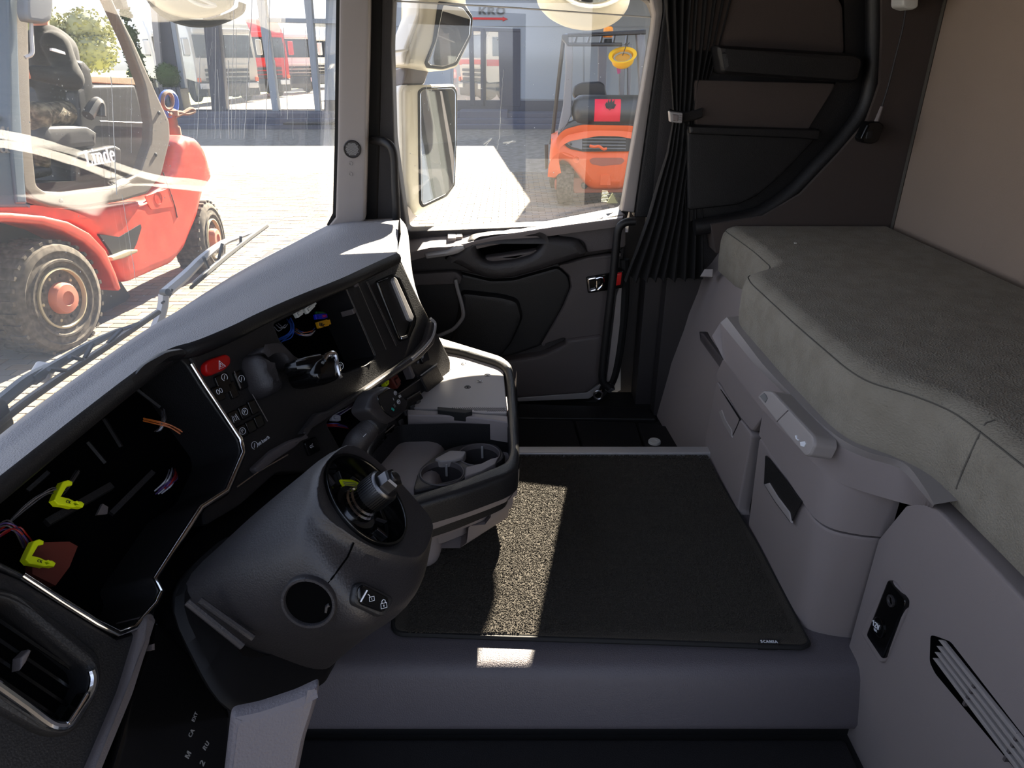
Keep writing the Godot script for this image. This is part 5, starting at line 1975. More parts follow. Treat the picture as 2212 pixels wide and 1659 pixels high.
# ---------------------------------------------------------------- passenger side tray
func tray() -> void:
	var y := 0.425
	var pl := plane(Vector3(0, y, 0), Vector3.UP, Vector3(0, 0, -1))
	var t := thing("storage_tray", "black rimmed passenger tray with perforated plate and two cup holders", "tray", Vector3(-0.12, 0.2, -1.4))
	var o := [940, 724, 1000, 742, 1085, 768, 1106, 784, 1114, 830, 1119, 900, 1122, 985, 1118, 1012, 1095, 1028, 1000, 1062, 880, 1096, 780, 1060, 780, 960, 860, 840, 900, 760]
	var i := [930, 745, 1000, 758, 1078, 782, 1092, 796, 1097, 840, 1098, 900, 1100, 975, 1092, 995, 1070, 1006, 980, 1040, 885, 1068, 800, 1045, 800, 965, 870, 850]
	var g := G.new()
	g.slab(pg(pl, 0.0, o, 0.02), -0.05, 0.0, pl, 0.012, [pg(pl, 0.0, i, 0.02)])
	part("rim", g, "black_plastic", t, 60.0)
	# plate with holes and bolt heads
	g = G.new()
	g.slab(pg(pl, -0.016, [900, 752, 930, 748, 1000, 764, 1076, 790, 1088, 802, 1094, 868, 1096, 893, 1040, 892, 960, 884, 880, 880, 860, 860], 0.008), -0.05, -0.016, pl, 0.003)
	var pt := part("plate", g, "pale_plastic", t)
	var mm := MultiMesh.new()
	mm.transform_format = MultiMesh.TRANSFORM_3D
	var dot := CylinderMesh.new()
	dot.top_radius = 0.0013
	dot.bottom_radius = 0.0013
	dot.height = 0.0012
	dot.radial_segments = 7
	dot.rings = 0
	dot.material = M["black_print"]
	mm.mesh = dot
	var area := pg(pl, -0.016, [880, 838, 960, 828, 1040, 842, 1090, 852, 1093, 889, 1040, 888, 960, 880, 880, 876])
	var spots := []
	for a in range(0, 130):
		for b in range(0, 60):
			var q := Vector2(-0.32 + (a + (b % 2) * 0.5) * 0.0046, 1.2 + b * 0.004)
			if Geometry2D.is_point_in_polygon(q, area):
				spots.append(Transform3D(Basis(), pl * Vector3(q.x, q.y, -0.0158)))
	mm.instance_count = spots.size()
	for k in spots.size():
		mm.set_instance_transform(k, pt.global_transform.affine_inverse() * spots[k])
	var mi := MultiMeshInstance3D.new()
	mi.name = "perforation"
	mi.multimesh = mm
	pt.add_child(mi, true)
	tag(mi, "", "", "", "stuff")
	for q in [[1002, 786], [970, 800], [1053, 810], [1036, 824], [1010, 836], [940, 815]]:
		g = G.new()
		g.lathe([[0.008, -0.002], [0.008, 0.0005], [0.0065, 0.001], [0.005, -0.001], [0.003, -0.001], [0.003, 0.0015], [0.001, 0.002]], rot(onp(q[0], q[1], pl, -0.0155)), 18)
		part("bolt", g, "satin_metal" if q[1] < 830 else "black_plastic", pt)
	g = G.new()
	g.slab(pg(pl, 0.002, [945, 878, 1008, 884, 1020, 884, 1020, 889, 1004, 892, 945, 886], 0.002), -0.02, 0.002, pl, 0.002)
	part("black_strip", g, "rubber", t)
	g = G.new()
	g.slab(pg(pl, -0.008, [880, 884, 960, 888, 1040, 894, 1097, 898, 1098, 912, 1040, 903, 980, 898, 880, 896], 0.004), -0.06, -0.008, pl, 0.004)
	part("divider", g, "mid_plastic", t)
	# deep basin with cup holders
	var by := -0.105
	var bas := [1098, 900, 1100, 975, 1092, 995, 1070, 1006, 980, 1040, 885, 1068, 800, 1045, 800, 965, 860, 900, 980, 897]
	g = G.new()
	var bo := pg(pl, 0.0, bas, 0.02)
	g.prof(bo, [[0.0, -0.02], [0.0, by]], pl, [], 0)
	g.slab(bo, by - 0.006, by, pl)
	part("basin", g, "black_plastic", t)
	var cup := plane(Vector3(0, y - 0.055, 0), Vector3.UP, Vector3(0, 0, -1))
	g = G.new()
	var c1 := cup.affine_inverse() * onp(955, 1022, cup)
	var c2 := cup.affine_inverse() * onp(1035, 982, cup)
	var ca := circle(Vector2(c1.x, c1.y), 0.043, 28)
	var cb := circle(Vector2(c2.x, c2.y), 0.043, 28)
	g.slab(pg(cup, 0.0, [890, 1062, 905, 1010, 950, 975, 985, 962, 1030, 955, 1075, 958, 1094, 985, 1075, 1002, 985, 1040], 0.02), -0.05, 0.0, cup, 0.006, [ca, cb])
	var ch := part("cup_holder", g, "dark_plastic", t)
	for c in [c1, c2]:
		g = G.new()
		g.lathe([[0.042, -0.01], [0.0435, 0.001], [0.0455, 0.002], [0.047, 0.0]], Transform3D(Basis(), cup * Vector3(c.x, c.y, 0.0)), 32, false)
		part("cup_rim", g, "dim_plastic", ch)
		g = G.new()
		g.box(Vector3(0.005, 0.03, 0.004), 0.001, rot(cup * Vector3(c.x + 0.005, c.y + 0.04, -0.018)))
		part("cup_spring", g, "silver_plastic", ch)
	g = G.new()
	g.slab(pg(cup, 0.006, [938, 990, 972, 972, 1008, 974, 1000, 988, 978, 994, 950, 996], 0.006), -0.01, 0.006, cup, 0.004)
	part("pale_insert", g, "pale_plastic", ch)
	g = G.new()
	g.slab(pg(cup, 0.004, [1004, 1030, 1006, 1008, 1040, 1000, 1060, 990, 1078, 986, 1070, 1002, 1040, 1018], 0.004), -0.01, 0.004, cup, 0.004)
	part("pale_insert", g, "mid_plastic", ch)
	g = G.new()
	var bw := plane(onz(930, 950, -1.42), Vector3(0.1, 0.2, 1))
	g.slab(pg(bw, 0.0, [902, 950, 955, 948, 958, 982, 908, 984], 0.006), -0.01, 0.0, bw, 0.002)
	part("back_tab", g, "dim_plastic", t)
	# skirts under the rim
	var rows := []
	var edge := [[1116, 800], [1122, 985], [1116, 1015], [1095, 1030], [1000, 1064], [880, 1098], [780, 1080]]
	var top := []
	for q in edge:
		top.append(onp(q[0], q[1], pl, -0.012))
	top = curve(top, 5)
	for s in [[0.0, 0.0], [-0.002, -0.02], [-0.012, -0.06], [-0.02, -0.075], [-0.05, -0.082], [-0.055, -0.085], [-0.058, -0.12], [-0.07, -0.14], [-0.10, -0.145], [-0.105, -0.15], [-0.11, -0.19], [-0.125, -0.205], [-0.2, -0.21]]:
		var row := []
		for k in top.size():
			var d: Vector3 = top[mini(k + 1, top.size() - 1)] - top[maxi(k - 1, 0)]
			var out := Vector3(-d.z, 0, d.x).normalized() * -1.0
			row.append(top[k] + out * s[0] + Vector3(0, s[1], 0))
		rows.append(row)
	rows.reverse()
	g = G.new()
	g.grid(rows)
	part("skirt", g, "mid_plastic", t, 40.0)
	g = G.new()
	var fp := plane(Vector3(0, 0.12, -1.2), Vector3(0.3, 0, 1))
	g.box(Vector3(0.3, 0.2, 0.5), 0.04, rot(Vector3(-0.3, 0.26, -1.4)))
	part("pedestal", g, "mid_plastic", t)


# ---------------------------------------------------------------- things fixed outside the cab
func outside_fittings() -> void:
	# wipers resting on the glass
	var g := G.new()
	var w := func(list: Array, off: float) -> Array:
		var out := []
		for i in range(0, list.size(), 2):
			out.append(onw(list[i], list[i + 1], off))
		return out
	var t := thing("wiper", "long dark wiper with blade lying along the foot of the windscreen", "wiper", onw(40, 850, 0.05), "windscreen wipers")
	g.tube(curve(w.call([-90, 935, 0, 868, 55, 824, 105, 797], 0.055), 4), 0.010, 6)
	part("arm", g, "wiper_steel", t)
	g = G.new()
	g.tube(curve(w.call([70, 822, 110, 795, 200, 742, 262, 712], 0.05), 4), [0.009, 0.009, 0.009, 0.009, 0.009, 0.008, 0.008, 0.008, 0.007, 0.007, 0.006, 0.006, 0.005], 6)
	part("blade_frame", g, "wiper_steel", t)
	g = G.new()
	g.tube(w.call([-60, 962, 60, 868, 140, 812, 240, 745, 344, 674], 0.026), 0.0045, 6)
	part("rubber_blade", g, "rubber", t)
	g = G.new()
	g.tube(w.call([-50, 940, 60, 856, 140, 802, 240, 737, 340, 670], 0.036), 0.0028, 5)
	part("blade_spine", g, "satin_metal", t)
	for q in [[105, 797, 150, 802], [150, 770, 185, 780], [200, 742, 182, 774], [262, 712, 232, 742], [262, 712, 300, 698]]:
		part("blade_claw", line3(w.call(q, 0.036), 0.004, 5), "wiper_steel", t)
	g = G.new()
	g.box(Vector3(0.03, 0.02, 0.05), 0.006, rot(onw(92, 804, 0.062), 0, 20, -20))
	part("hinge_cap", g, "silver_plastic", t)
	t = thing("wiper", "grey wiper standing on its pivot past the dashboard edge", "wiper", onw(345, 700, 0.05), "windscreen wipers")
	g = G.new()
	g.tube(curve(w.call([334, 716, 344, 690, 352, 660, 354, 636], 0.05), 3), 0.012, 6)
	part("pivot_arm", g, "silver_plastic", t)
	g = G.new()
	g.tube(curve(w.call([354, 636, 400, 596, 440, 556, 480, 526, 520, 510, 560, 496], 0.055), 3), [0.012, 0.012, 0.012, 0.012, 0.011, 0.011, 0.010, 0.009, 0.008, 0.008, 0.007, 0.007, 0.006, 0.006, 0.005, 0.005], 6)
	part("arm", g, "silver_plastic", t)
	g = G.new()
	g.lathe([[0.008, -0.008], [0.008, 0.01], [0.004, 0.012]], basis_to(Vector3(1, 0.2, 0.4), onw(356, 632, 0.045)), 14)
	part("hinge_bolt", g, "wiper_steel", t)
	g = G.new()
	g.tube(w.call([412, 622, 450, 590, 490, 556, 540, 516, 578, 488], 0.03), 0.004, 6)
	part("rubber_blade", g, "rubber", t)
	g = G.new()
	g.tube(w.call([416, 612, 450, 582, 490, 548, 540, 510, 576, 484], 0.038), 0.003, 5)
	part("blade_spine", g, "satin_metal", t)
	for q in [[440, 556, 452, 584], [480, 526, 470, 568], [520, 510, 520, 528]]:
		part("blade_claw", line3(w.call(q, 0.04), 0.004, 5), "wiper_steel", t)
	g = G.new()
	g.tube(w.call([350, 655, 366, 640, 372, 625], 0.045), 0.003, 5)
	part("washer_hose", g, "rubber", t)
	# wing mirror on the passenger side
	var mp := plane(Vector3(-0.3, 0.6, -2.52), Vector3(0.60, 0.15, 0.78))
	t = thing("wing_mirror", "tall two part wing mirror outside the passenger window", "mirror", onp(890, 480, mp))
	g = G.new()
	g.slab(pg(mp, 0.02, [874, 192, 884, 182, 985, 180, 991, 196, 990, 300, 986, 402, 968, 430, 912, 464, 896, 466, 884, 440, 876, 380], 0.012), -0.12, 0.02, mp, 0.02)
	var hs := part("main_shell", g, "mirror_shell", t, 60.0)
	g = G.new()
	g.slab(pg(mp, 0.0, [860, 198, 866, 182, 884, 182, 876, 240, 878, 380, 884, 450, 872, 440, 862, 380], 0.008), -0.1, 0.0, mp, 0.01)
	part("white_cover", g, "white_paint", hs)
	g = G.new()
	g.slab(pg(mp, 0.026, [904, 196, 915, 188, 982, 185, 989, 198, 988, 300, 984, 400, 966, 425, 914, 449, 907, 440, 905, 320], 0.008), 0.0, 0.026, mp, 0.006)
	part("glass_frame", g, "rubber", hs)
	g = G.new()
	g.slab(pg(mp, 0.030, [908, 200, 916, 192, 978, 190, 985, 200, 985, 300, 981, 398, 964, 420, 916, 443, 911, 436, 909, 320], 0.008), 0.02, 0.030, mp, 0.003)
	part("main_glass", g, "mirror_glass", hs)
	g = G.new()
	g.slab(pg(mp, 0.0, [878, 142, 930, 147, 918, 182, 870, 182], 0.006), -0.08, 0.0, mp, 0.01)
	part("mirror_neck", g, "dim_plastic", t)
	var up := plane(Vector3(-0.3, 1.2, -2.52), Vector3(0.60, 0.05, 0.8))
	g = G.new()
	g.slab(pg(up, 0.02, [915, -60, 1000, -60, 1012, 12, 1026, 36, 1023, 78, 992, 145, 962, 153, 926, 147, 905, 143, 880, 142, 884, 118, 912, 40], 0.012), -0.12, 0.02, up, 0.02)
	var us := part("upper_shell", g, "mirror_shell", t, 60.0)
	g = G.new()
	g.slab(pg(up, 0.026, [948, 2, 1004, 8, 1023, 36, 1020, 78, 988, 141, 958, 150, 926, 146, 918, 136, 936, 90], 0.008), 0.0, 0.026, up, 0.006)
	part("upper_frame", g, "rubber", us)
	g = G.new()
	g.slab(pg(up, 0.030, [958, 10, 1000, 16, 1018, 40, 1015, 76, 984, 136, 958, 144, 930, 141, 924, 134, 942, 90], 0.008), 0.02, 0.030, up, 0.003)
	part("wide_glass", g, "mirror_glass", us)
	g = G.new()
	g.slab(pg(up, 0.0, [905, -60, 930, -60, 928, 10, 896, 108, 890, 142, 870, 138, 868, 118, 902, 30], 0.006), -0.1, 0.0, up, 0.01)
	part("white_cover", g, "white_paint", us)
	g = G.new()
	g.slab(pg(mp, 0.01, [862, 438, 886, 446, 902, 468, 886, 484, 878, 500, 858, 500], 0.006), -0.06, 0.01, mp, 0.01)
	part("lower_bracket", g, "pale_plastic", t)
	g = G.new()
	g.tube([onp(842, 112, up, 0.0), onp(850, 112, up, 0.0), onp(884, 107, up, 0.0)], [0.007, 0.004, 0.004], 8)
	part("guide_rod", g, "white_paint", t)
	# kerb mirror above the door window
	var kp := plane(Vector3(0.15, 1.2, -2.75), Vector3(0.0, -0.25, 1))
	g = G.new()
	g.slab(pg(kp, 0.06, [1158, -110, 1160, 10, 1168, 30, 1190, 52, 1225, 70, 1270, 78, 1312, 72, 1345, 52, 1362, 28, 1368, 4, 1370, -110], 0.03), -0.12, 0.06, kp, 0.07)
	t = thing("kerb_mirror", "rounded pale mirror housing above the passenger door window", "mirror", onp(1265, 0, kp), "roof side mirrors")
	part("shell", g, "mirror_shell", t, 70.0)
	g = G.new()
	var arc := []
	for q in [[1218, -8], [1240, 6], [1270, 13], [1300, 12], [1328, 2], [1345, -12]]:
		arc.append(onp(q[0], q[1], kp, 0.062))
	g.tube(curve(arc, 4), 0.006, 8)
	part("glass_rim", g, "white_paint", t)
	g = G.new()
	g.slab(pg(kp, 0.064, [1225, -80, 1230, -8, 1250, 4, 1275, 8, 1305, 5, 1330, -8, 1335, -80], 0.01), 0.0, 0.064, kp, 0.004)
	part("mirror_face", g, "mirror_glass", t)
	# front mirror beyond the windscreen
	var fo := onw(420, 20, 0.16)
	var fp := plane(fo, Vector3(0.55, -0.15, 0.83))
	t = thing("front_mirror", "rounded pale mirror with dark rim hanging in front of the windscreen", "mirror", fo, "roof side mirrors")
	g = G.new()
	var fl := [314, -110, 318, -10, 340, 16, 370, 35, 410, 46, 450, 47, 485, 38, 516, 22, 521, -4, 524, -110]
	g.slab(pg(fp, 0.04, fl, 0.03), -0.06, 0.04, fp, 0.05)
	part("shell", g, "mirror_shell", t, 70.0)
	g = G.new()
	arc = []
	for q in [[316, -14], [338, 16], [368, 37], [408, 49], [450, 50], [486, 40], [518, 24], [524, 6]]:
		arc.append(onp(q[0], q[1], fp, -0.02))
	g.tube(curve(arc, 4), 0.009, 8)
	part("dark_rim", g, "rubber", t)
	g = G.new()
	arc = []
	for q in [[392, -14], [420, 6], [448, 14], [466, 12], [452, 6], [430, -4]]:
		arc.append(onp(q[0], q[1], fp, 0.042))
	g.tube(curve(arc, 4), 0.004, 6)
	part("rim_arc", g, "white_paint", t)  # white crescent line on the mirror


# ---------------------------------------------------------------- yard
func yard() -> void:
	var y := -1.0
	var gr := struct("ground", wall(-90.0, 60.0, y - 0.2, y, -90.0, 12.0), "paving", "paved yard with rows of pale blocks in the sun", "ground")
	struct("ground", wall(-90.0, -14.0, y - 0.1, y + 0.02, -120.0, -34.0), "field", "pale dry field beyond the yard", "ground")
	# blocks: the nearest in view one by one, the rest joined
	var x0 := -7.0
	var x1 := 2.6
	var z0 := -14.5
	var z1 := -3.1
	var bed := part("joint_bed", wall(x0, x1, y, y + 0.004, z0, z1), "joint_sand", gr)
	bed.set_meta("label", "dark sand joints between the paving blocks")
	var mats := ["paver_warm", "paver_grey", "paver_pale"]
	var meshes := []
	for k in 3:
		var g := G.new()
		g.slab(rect(-0.097, -0.047, 0.097, 0.047), 0.0, 0.02, plane(Vector3.ZERO, Vector3.UP, Vector3(0, 0, -1)), 0.006)
		meshes.append(g.mesh(20.0))
	var rng := RandomNumberGenerator.new()
	rng.seed = 99
	var spots := []
	var row := 0
	var z := z1
	while z > z0:
		var x := x0 + (row % 2) * 0.1
		while x < x1:
			spots.append([Transform3D(Basis.from_euler(Vector3(rng.randf_range(-0.006, 0.006), 0, rng.randf_range(-0.006, 0.006))), Vector3(x, y + 0.002 + rng.randf_range(-0.002, 0.002), z)), rng.randi() % 3])
			x += 0.2
		z -= 0.1
		row += 1
	var inv := Transform3D(Basis.from_euler(Vector3(deg_to_rad(TILT), 0, 0)), EYE).affine_inverse()
	var rest := []
	var n := 0
	for s in spots:
		var p: Vector3 = inv * s[0].origin
		var px := 1106.0 - FOCAL * p.x / p.z
		var py := 829.5 + FOCAL * p.y / p.z
		var seen := px > 225 and px < 720 and py > 440 and py < 478 + (735 - px) * 0.62 and py > 455 + (520 - px) * 0.62 and not (px < 420 and py < 560)
		if seen and n < 300:
			var o := MeshInstance3D.new()
			o.name = "paving_block"
			o.mesh = meshes[s[1]]
			o.material_override = M[mats[s[1]]]
			gr.add_child(o, true)
			o.transform = gr.global_transform.affine_inverse() * s[0]
			n += 1
		else:
			rest.append(s)
	for k in 3:
		var mm := MultiMesh.new()
		mm.transform_format = MultiMesh.TRANSFORM_3D
		var me: ArrayMesh = meshes[k].duplicate()
		me.surface_set_material(0, M[mats[k]])
		mm.mesh = me
		var mine := rest.filter(func(s): return s[1] == k)
		mm.instance_count = mine.size()
		for i in mine.size():
			mm.set_instance_transform(i, gr.global_transform.affine_inverse() * mine[i][0])
		var mi := MultiMeshInstance3D.new()
		mi.name = "far_blocks"
		mi.multimesh = mm
		gr.add_child(mi, true)
		tag(mi, "", "", "", "stuff")
	# trees and bushes at the left
	tree("field_tree", "large pale green tree far off behind the red forklift's cab", onz(190, 250, -58), 5.4, 3.4, 1, "tree_leaf")
	tree("conifer", "narrow dark green conifer beside the corner of the showroom", onz(318, 250, -24.9) + Vector3(0, 0, 0), 3.6, 0.42, 2, "leaf_green")
	# box ball in a slatted planter
	var bp := onz(362, 163, -25.25)
	var t := thing("box_ball", "round clipped green bush in front of the showroom glass", "bush", Vector3(bp.x, bp.y - 0.45, bp.z))
	var g := G.new()
	g.ball(Vector3.ONE * 0.36, rot(bp), 16)
	part("core", g, "leaf_green", t)
	leaves(t, bp, Vector3.ONE * 0.40, 1500, 0.06, "leaf_green", 5)
	g = G.new()
	g.tube([bp - Vector3(0, 0.5, 0), bp - Vector3(0, 0.2, 0)], 0.03, 6)
	part("stem", g, "bark", t)
	var pc := onz(373, 216, -25.25)
	t = thing("planter", "dark grey slatted planter box under the clipped bush", "planter", Vector3(pc.x, -0.58, pc.z))
	for i in 7:
		g = G.new()
		g.box(Vector3(0.11, 0.78, 0.04), 0.01, rot(Vector3(pc.x - 0.42 + i * 0.14, -0.19, pc.z + 0.36)))
		part("slat", g, "facade_dark", t)
	g = G.new()
	g.box(Vector3(0.9, 0.74, 0.64), 0.02, rot(Vector3(pc.x, -0.21, pc.z)))
	part("box", g, "lift_black", t)


func leaves(t: Node3D, c: Vector3, r: Vector3, n: int, size: float, m: String, seed_: int) -> void:
	var rng := RandomNumberGenerator.new()
	rng.seed = seed_
	var leaf := SurfaceTool.new()
	leaf.begin(Mesh.PRIMITIVE_TRIANGLES)
	for q in [[Vector3(0, 0, 0), Vector3(0.4, 0.5, 0.06), Vector3(0, 1, 0)], [Vector3(0, 0, 0), Vector3(0, 1, 0), Vector3(-0.4, 0.5, 0.06)]]:
		for v in q:
			leaf.add_vertex(v * size)
	leaf.generate_normals()
	var me := leaf.commit()
	me.surface_set_material(0, M[m])
	var mm := MultiMesh.new()
	mm.transform_format = MultiMesh.TRANSFORM_3D
	mm.mesh = me
	mm.instance_count = n
	for i in n:
		var d := Vector3(rng.randfn(), rng.randfn(), rng.randfn()).normalized()
		mm.set_instance_transform(i, Transform3D(Basis.from_euler(Vector3(rng.randf() * TAU, rng.randf() * TAU, rng.randf() * TAU)), c - t.position + d * r * pow(rng.randf(), 0.25)))
	var mi := MultiMeshInstance3D.new()
	mi.name = "foliage"
	mi.multimesh = mm
	t.add_child(mi, true)
	tag(mi, "", "", "", "stuff")


func tree(called: String, label: String, at: Vector3, high: float, wide: float, seed_: int, m: String) -> void:
	at.y = -1.0
	var t := thing(called, label, "tree", at)
	var g := G.new()
	g.tube([at, at + Vector3(0, high * 0.35, 0), at + Vector3(0, high * 0.7, 0)], [high * 0.035, high * 0.025, high * 0.01], 8)
	part("trunk", g, "bark", t)
	var rng := RandomNumberGenerator.new()
	rng.seed = seed_
	var big := wide > 1.0
	for i in (9 if big else 5):
		var c := at + (Vector3(rng.randf_range(-0.6, 0.6) * wide, high * rng.randf_range(0.4, 0.85), rng.randf_range(-0.5, 0.5) * wide) if big else Vector3(0, high * (0.25 + i * 0.17), 0))
		var r := wide * (rng.randf_range(0.4, 0.6) if big else 1.0 - i * 0.17)
		g = G.new()
		g.ball(Vector3(1, 0.85 if big else 1.6, 1) * r * 0.86, rot(c), 12)
		part("crown", g, m, t)
		leaves(t, c, Vector3(1, 0.85 if big else 1.6, 1) * r, 900 if big else 350, 0.3 if big else 0.12, m, seed_ * 20 + i)


# ---------------------------------------------------------------- showroom
func buildings() -> void:
	var z := -26.0
	var pl := plane(Vector3(0, 0, z), Vector3(0, 0, 1))
	# shell: floor, roof, end wall
	struct("floor_hall", wall(-12.2, 9.0, -1.0, -0.55, -48.0, z - 0.1), "hall_floor", "pale floor of the truck showroom", "floor")
	var g := wall(-12.4, 9.2, 3.2, 3.5, -31.5, z + 0.3)
	struct("roof_hall", g, "facade_grey", "flat roof edge of the showroom above the view", "roof")
	g = wall(-6.55, 9.2, -0.55, 3.2, -36.4, -36.0)
	g.v.append_array(wall(-12.4, -6.5, 1.9, 3.2, -48.2, -48.0).v)
	struct("wall_hall", g, "hall_wall", "pale inner wall of the showroom", "wall")
	# platform with steps along the front
	var pf := thing("platform", "grey stone platform with shallow steps along the showroom", "platform", Vector3(-2, -1, -25))
	for i in 3:
		g = G.new()
		g.box(Vector3(24.6, 0.14, 1.9 - i * 0.45), 0.012, rot(Vector3(0.1, -0.93 + i * 0.14, z + 0.36 + (1.9 - i * 0.45) * 0.5)))
		part("step", g, "platform_stone", pf)
	g = G.new()
	g.box(Vector3(1.8, 0.05, 0.4), 0.01, rot(onz(675, 266, -23.9)))
	part("drain_grate", g, "lift_black", pf)
	# facade of the glazed hall
	var f := struct("wall_facade", wall(-6.9, 9.0, 2.85, 3.3, z - 0.1, z + 0.1), "facade_grey", "grey panelled front of the showroom with tall glazing and a door", "facade")
	for q in [[[318, -40, 334, -40, 352, 190, 358, 250, 346, 250, 338, 150], "silver_plastic", 0.25, "downpipe"], [[328, -40, 352, -40, 390, 190, 394, 250, 366, 250], "facade_dark", 0.12, "corner_panel"], [[352, -40, 362, -40, 402, 200, 408, 250, 394, 250, 390, 190], "facade_grey", 0.08, "corner_panel"], [[430, -40, 462, -40, 490, 246, 458, 246], "facade_dark", 0.2, "column"], [[548, -40, 566, -40, 602, 240, 588, 240], "facade_grey", 0.15, "mullion"], [[652, -40, 668, -40, 692, 240, 680, 240], "facade_grey", 0.15, "mullion"], [[556, 38, 760, 42, 760, 52, 560, 48], "facade_grey", 0.1, "transom"], [[362, 20, 450, 24, 450, 32, 362, 28], "facade_grey", 0.08, "transom"], [[350, 236, 760, 240, 760, 250, 350, 250], "facade_dark", 0.12, "bottom_rail"]]:
		g = G.new()
		g.slab(pg(pl, q[2], q[0]), -0.12, q[2], pl, 0.02)
		part(q[3], g, q[1], f)
	for q in [[-11.6, -10.0], [-9.8, -8.5], [-8.3, -6.9]]:
		g = wall(q[0], q[1], -0.55, 3.0, z - 0.02, z)
		struct("window_3" if q[0] < -11 else "window_4" if q[0] < -9 else "window_5", g, "clear_glass", "tall glass bay of the showroom, %s" % ("by the corner column" if q[0] < -11 else "in front of the white and red trucks" if q[0] < -9 else "by the last mullion"), "window")
	# solid facade to the right, with window and door
	var hole := pg(pl, 0.0, [980, 62, 1121, 66, 1121, 229, 978, 226])
	g = G.new()
	g.slab(pg(pl, 0.0, [705, -60, 1120, -60, 1500, -60, 1500, 250, 700, 250]), -0.2, 0.0, pl, 0.0, [hole])
	part("solid_front", g, "facade_grey", f)
	for q in [[1122, 60, 1260, 60, 1260, 216, 1122, 214], [1263, 60, 1500, 60, 1500, 216, 1263, 216], [722, 60, 840, 60, 840, 228, 722, 228], [843, 60, 974, 60, 974, 228, 843, 228], [722, -60, 974, -60, 974, 57, 722, 57], [977, -60, 1260, -60, 1260, 57, 977, 57], [1263, -60, 1500, -60, 1500, 57, 1263, 57]]:
		g = G.new()
		g.slab(pg(pl, 0.03, q), 0.0, 0.03, pl, 0.012)
		part("panel", g, "facade_grey", f)
	g = G.new()
	g.slab(pg(pl, 0.05, [700, 216, 1500, 218, 1500, 250, 700, 250]), -0.1, 0.05, pl, 0.01)
	part("plinth", g, "facade_dark", f)
	var dr := struct("door_2", line3([onp(1044, 62, pl, 0.03), onp(1044, 228, pl, 0.03)], 0.09, 4), "facade_dark", "dark framed glass entrance door of the showroom", "door")
	for q in [[976, 58, 1124, 62, 1124, 70, 976, 66], [1076, 66, 1124, 68, 1124, 230, 1080, 229], [1012, 64, 1022, 64, 1026, 228, 1016, 228]]:
		g = G.new()
		g.slab(pg(pl, 0.06, q), -0.1, 0.06, pl, 0.01)
		part("door_frame", g, "facade_dark", dr)
	g = G.new()
	g.slab(pg(pl, -0.05, [980, 64, 1080, 66, 1082, 229, 980, 227]), -0.07, -0.05, pl)
	part("door_glass", g, "clear_glass", dr)
	g = G.new()
	g.box(Vector3(1.6, 0.4, 1.0), 0.02, rot(onp(1060, 240, pl, 0.0) + Vector3(-0.2, -0.1, 0.92)))
	part("door_step", g, "platform_stone", pf)
	# letters and a red arrow on the fascia
	var sg := thing("facade_sign", "dark raised letters over a red arrow on the showroom front", "sign", onp(1060, 35, pl, 0.05))
	words(sg, "KRO", pl, 1034, 32, 1091, 32, 0.06, "sign_letter", false, 0.62)
	g = G.new()
	g.slab(pg(pl, 0.06, [1000, 37, 1086, 38, 1086, 36, 1097, 41, 1086, 46, 1086, 43, 1000, 42]), 0.0, 0.06, pl, 0.01)
	part("arrow", g, "sign_red", sg)
	# trucks on show
	truck(onz(418, 246, -33.0), 38.0, "white_paint", "", "white truck behind the corner glass bay, next to the clipped bush", 1)
	truck(onz(505, 244, -30.0), 38.0, "white_paint", "", "white truck with orange indicator between column and mullion", 2)
	truck(onz(580, 240, -33.6), 38.0, "truck_red", "", "red truck second in the showroom row", 3)
	truck(onz(648, 238, -37.4), 38.0, "white_paint", "", "white truck behind the red one, third in the row", 4)
	truck(onz(712, 232, -43.0), 30.0, "white_paint", "", "white truck nearest the windscreen pillar, last in the row", 5)
	truck(onz(1022, 232, -30.0), -62.0, "white_paint", "truck_red", "white truck with a red side stripe behind the entrance door", 6)
	# unseen canopy, made up to cast the shade on the right of the yard
	var cp := PackedVector2Array([Vector2(1.05, 26.0), Vector2(1.89, 17.6), Vector2(0.9, 11.4), Vector2(14.0, 11.4), Vector2(14.0, 26.0)])
	g = G.new()
	g.slab(cp, 3.13, 3.27, plane(Vector3.ZERO, Vector3.UP, Vector3(0, 0, -1)), 0.02)
	struct("added_roof_canopy", g, "facade_grey", "flat unseen canopy added to shade the right of the yard", "canopy")


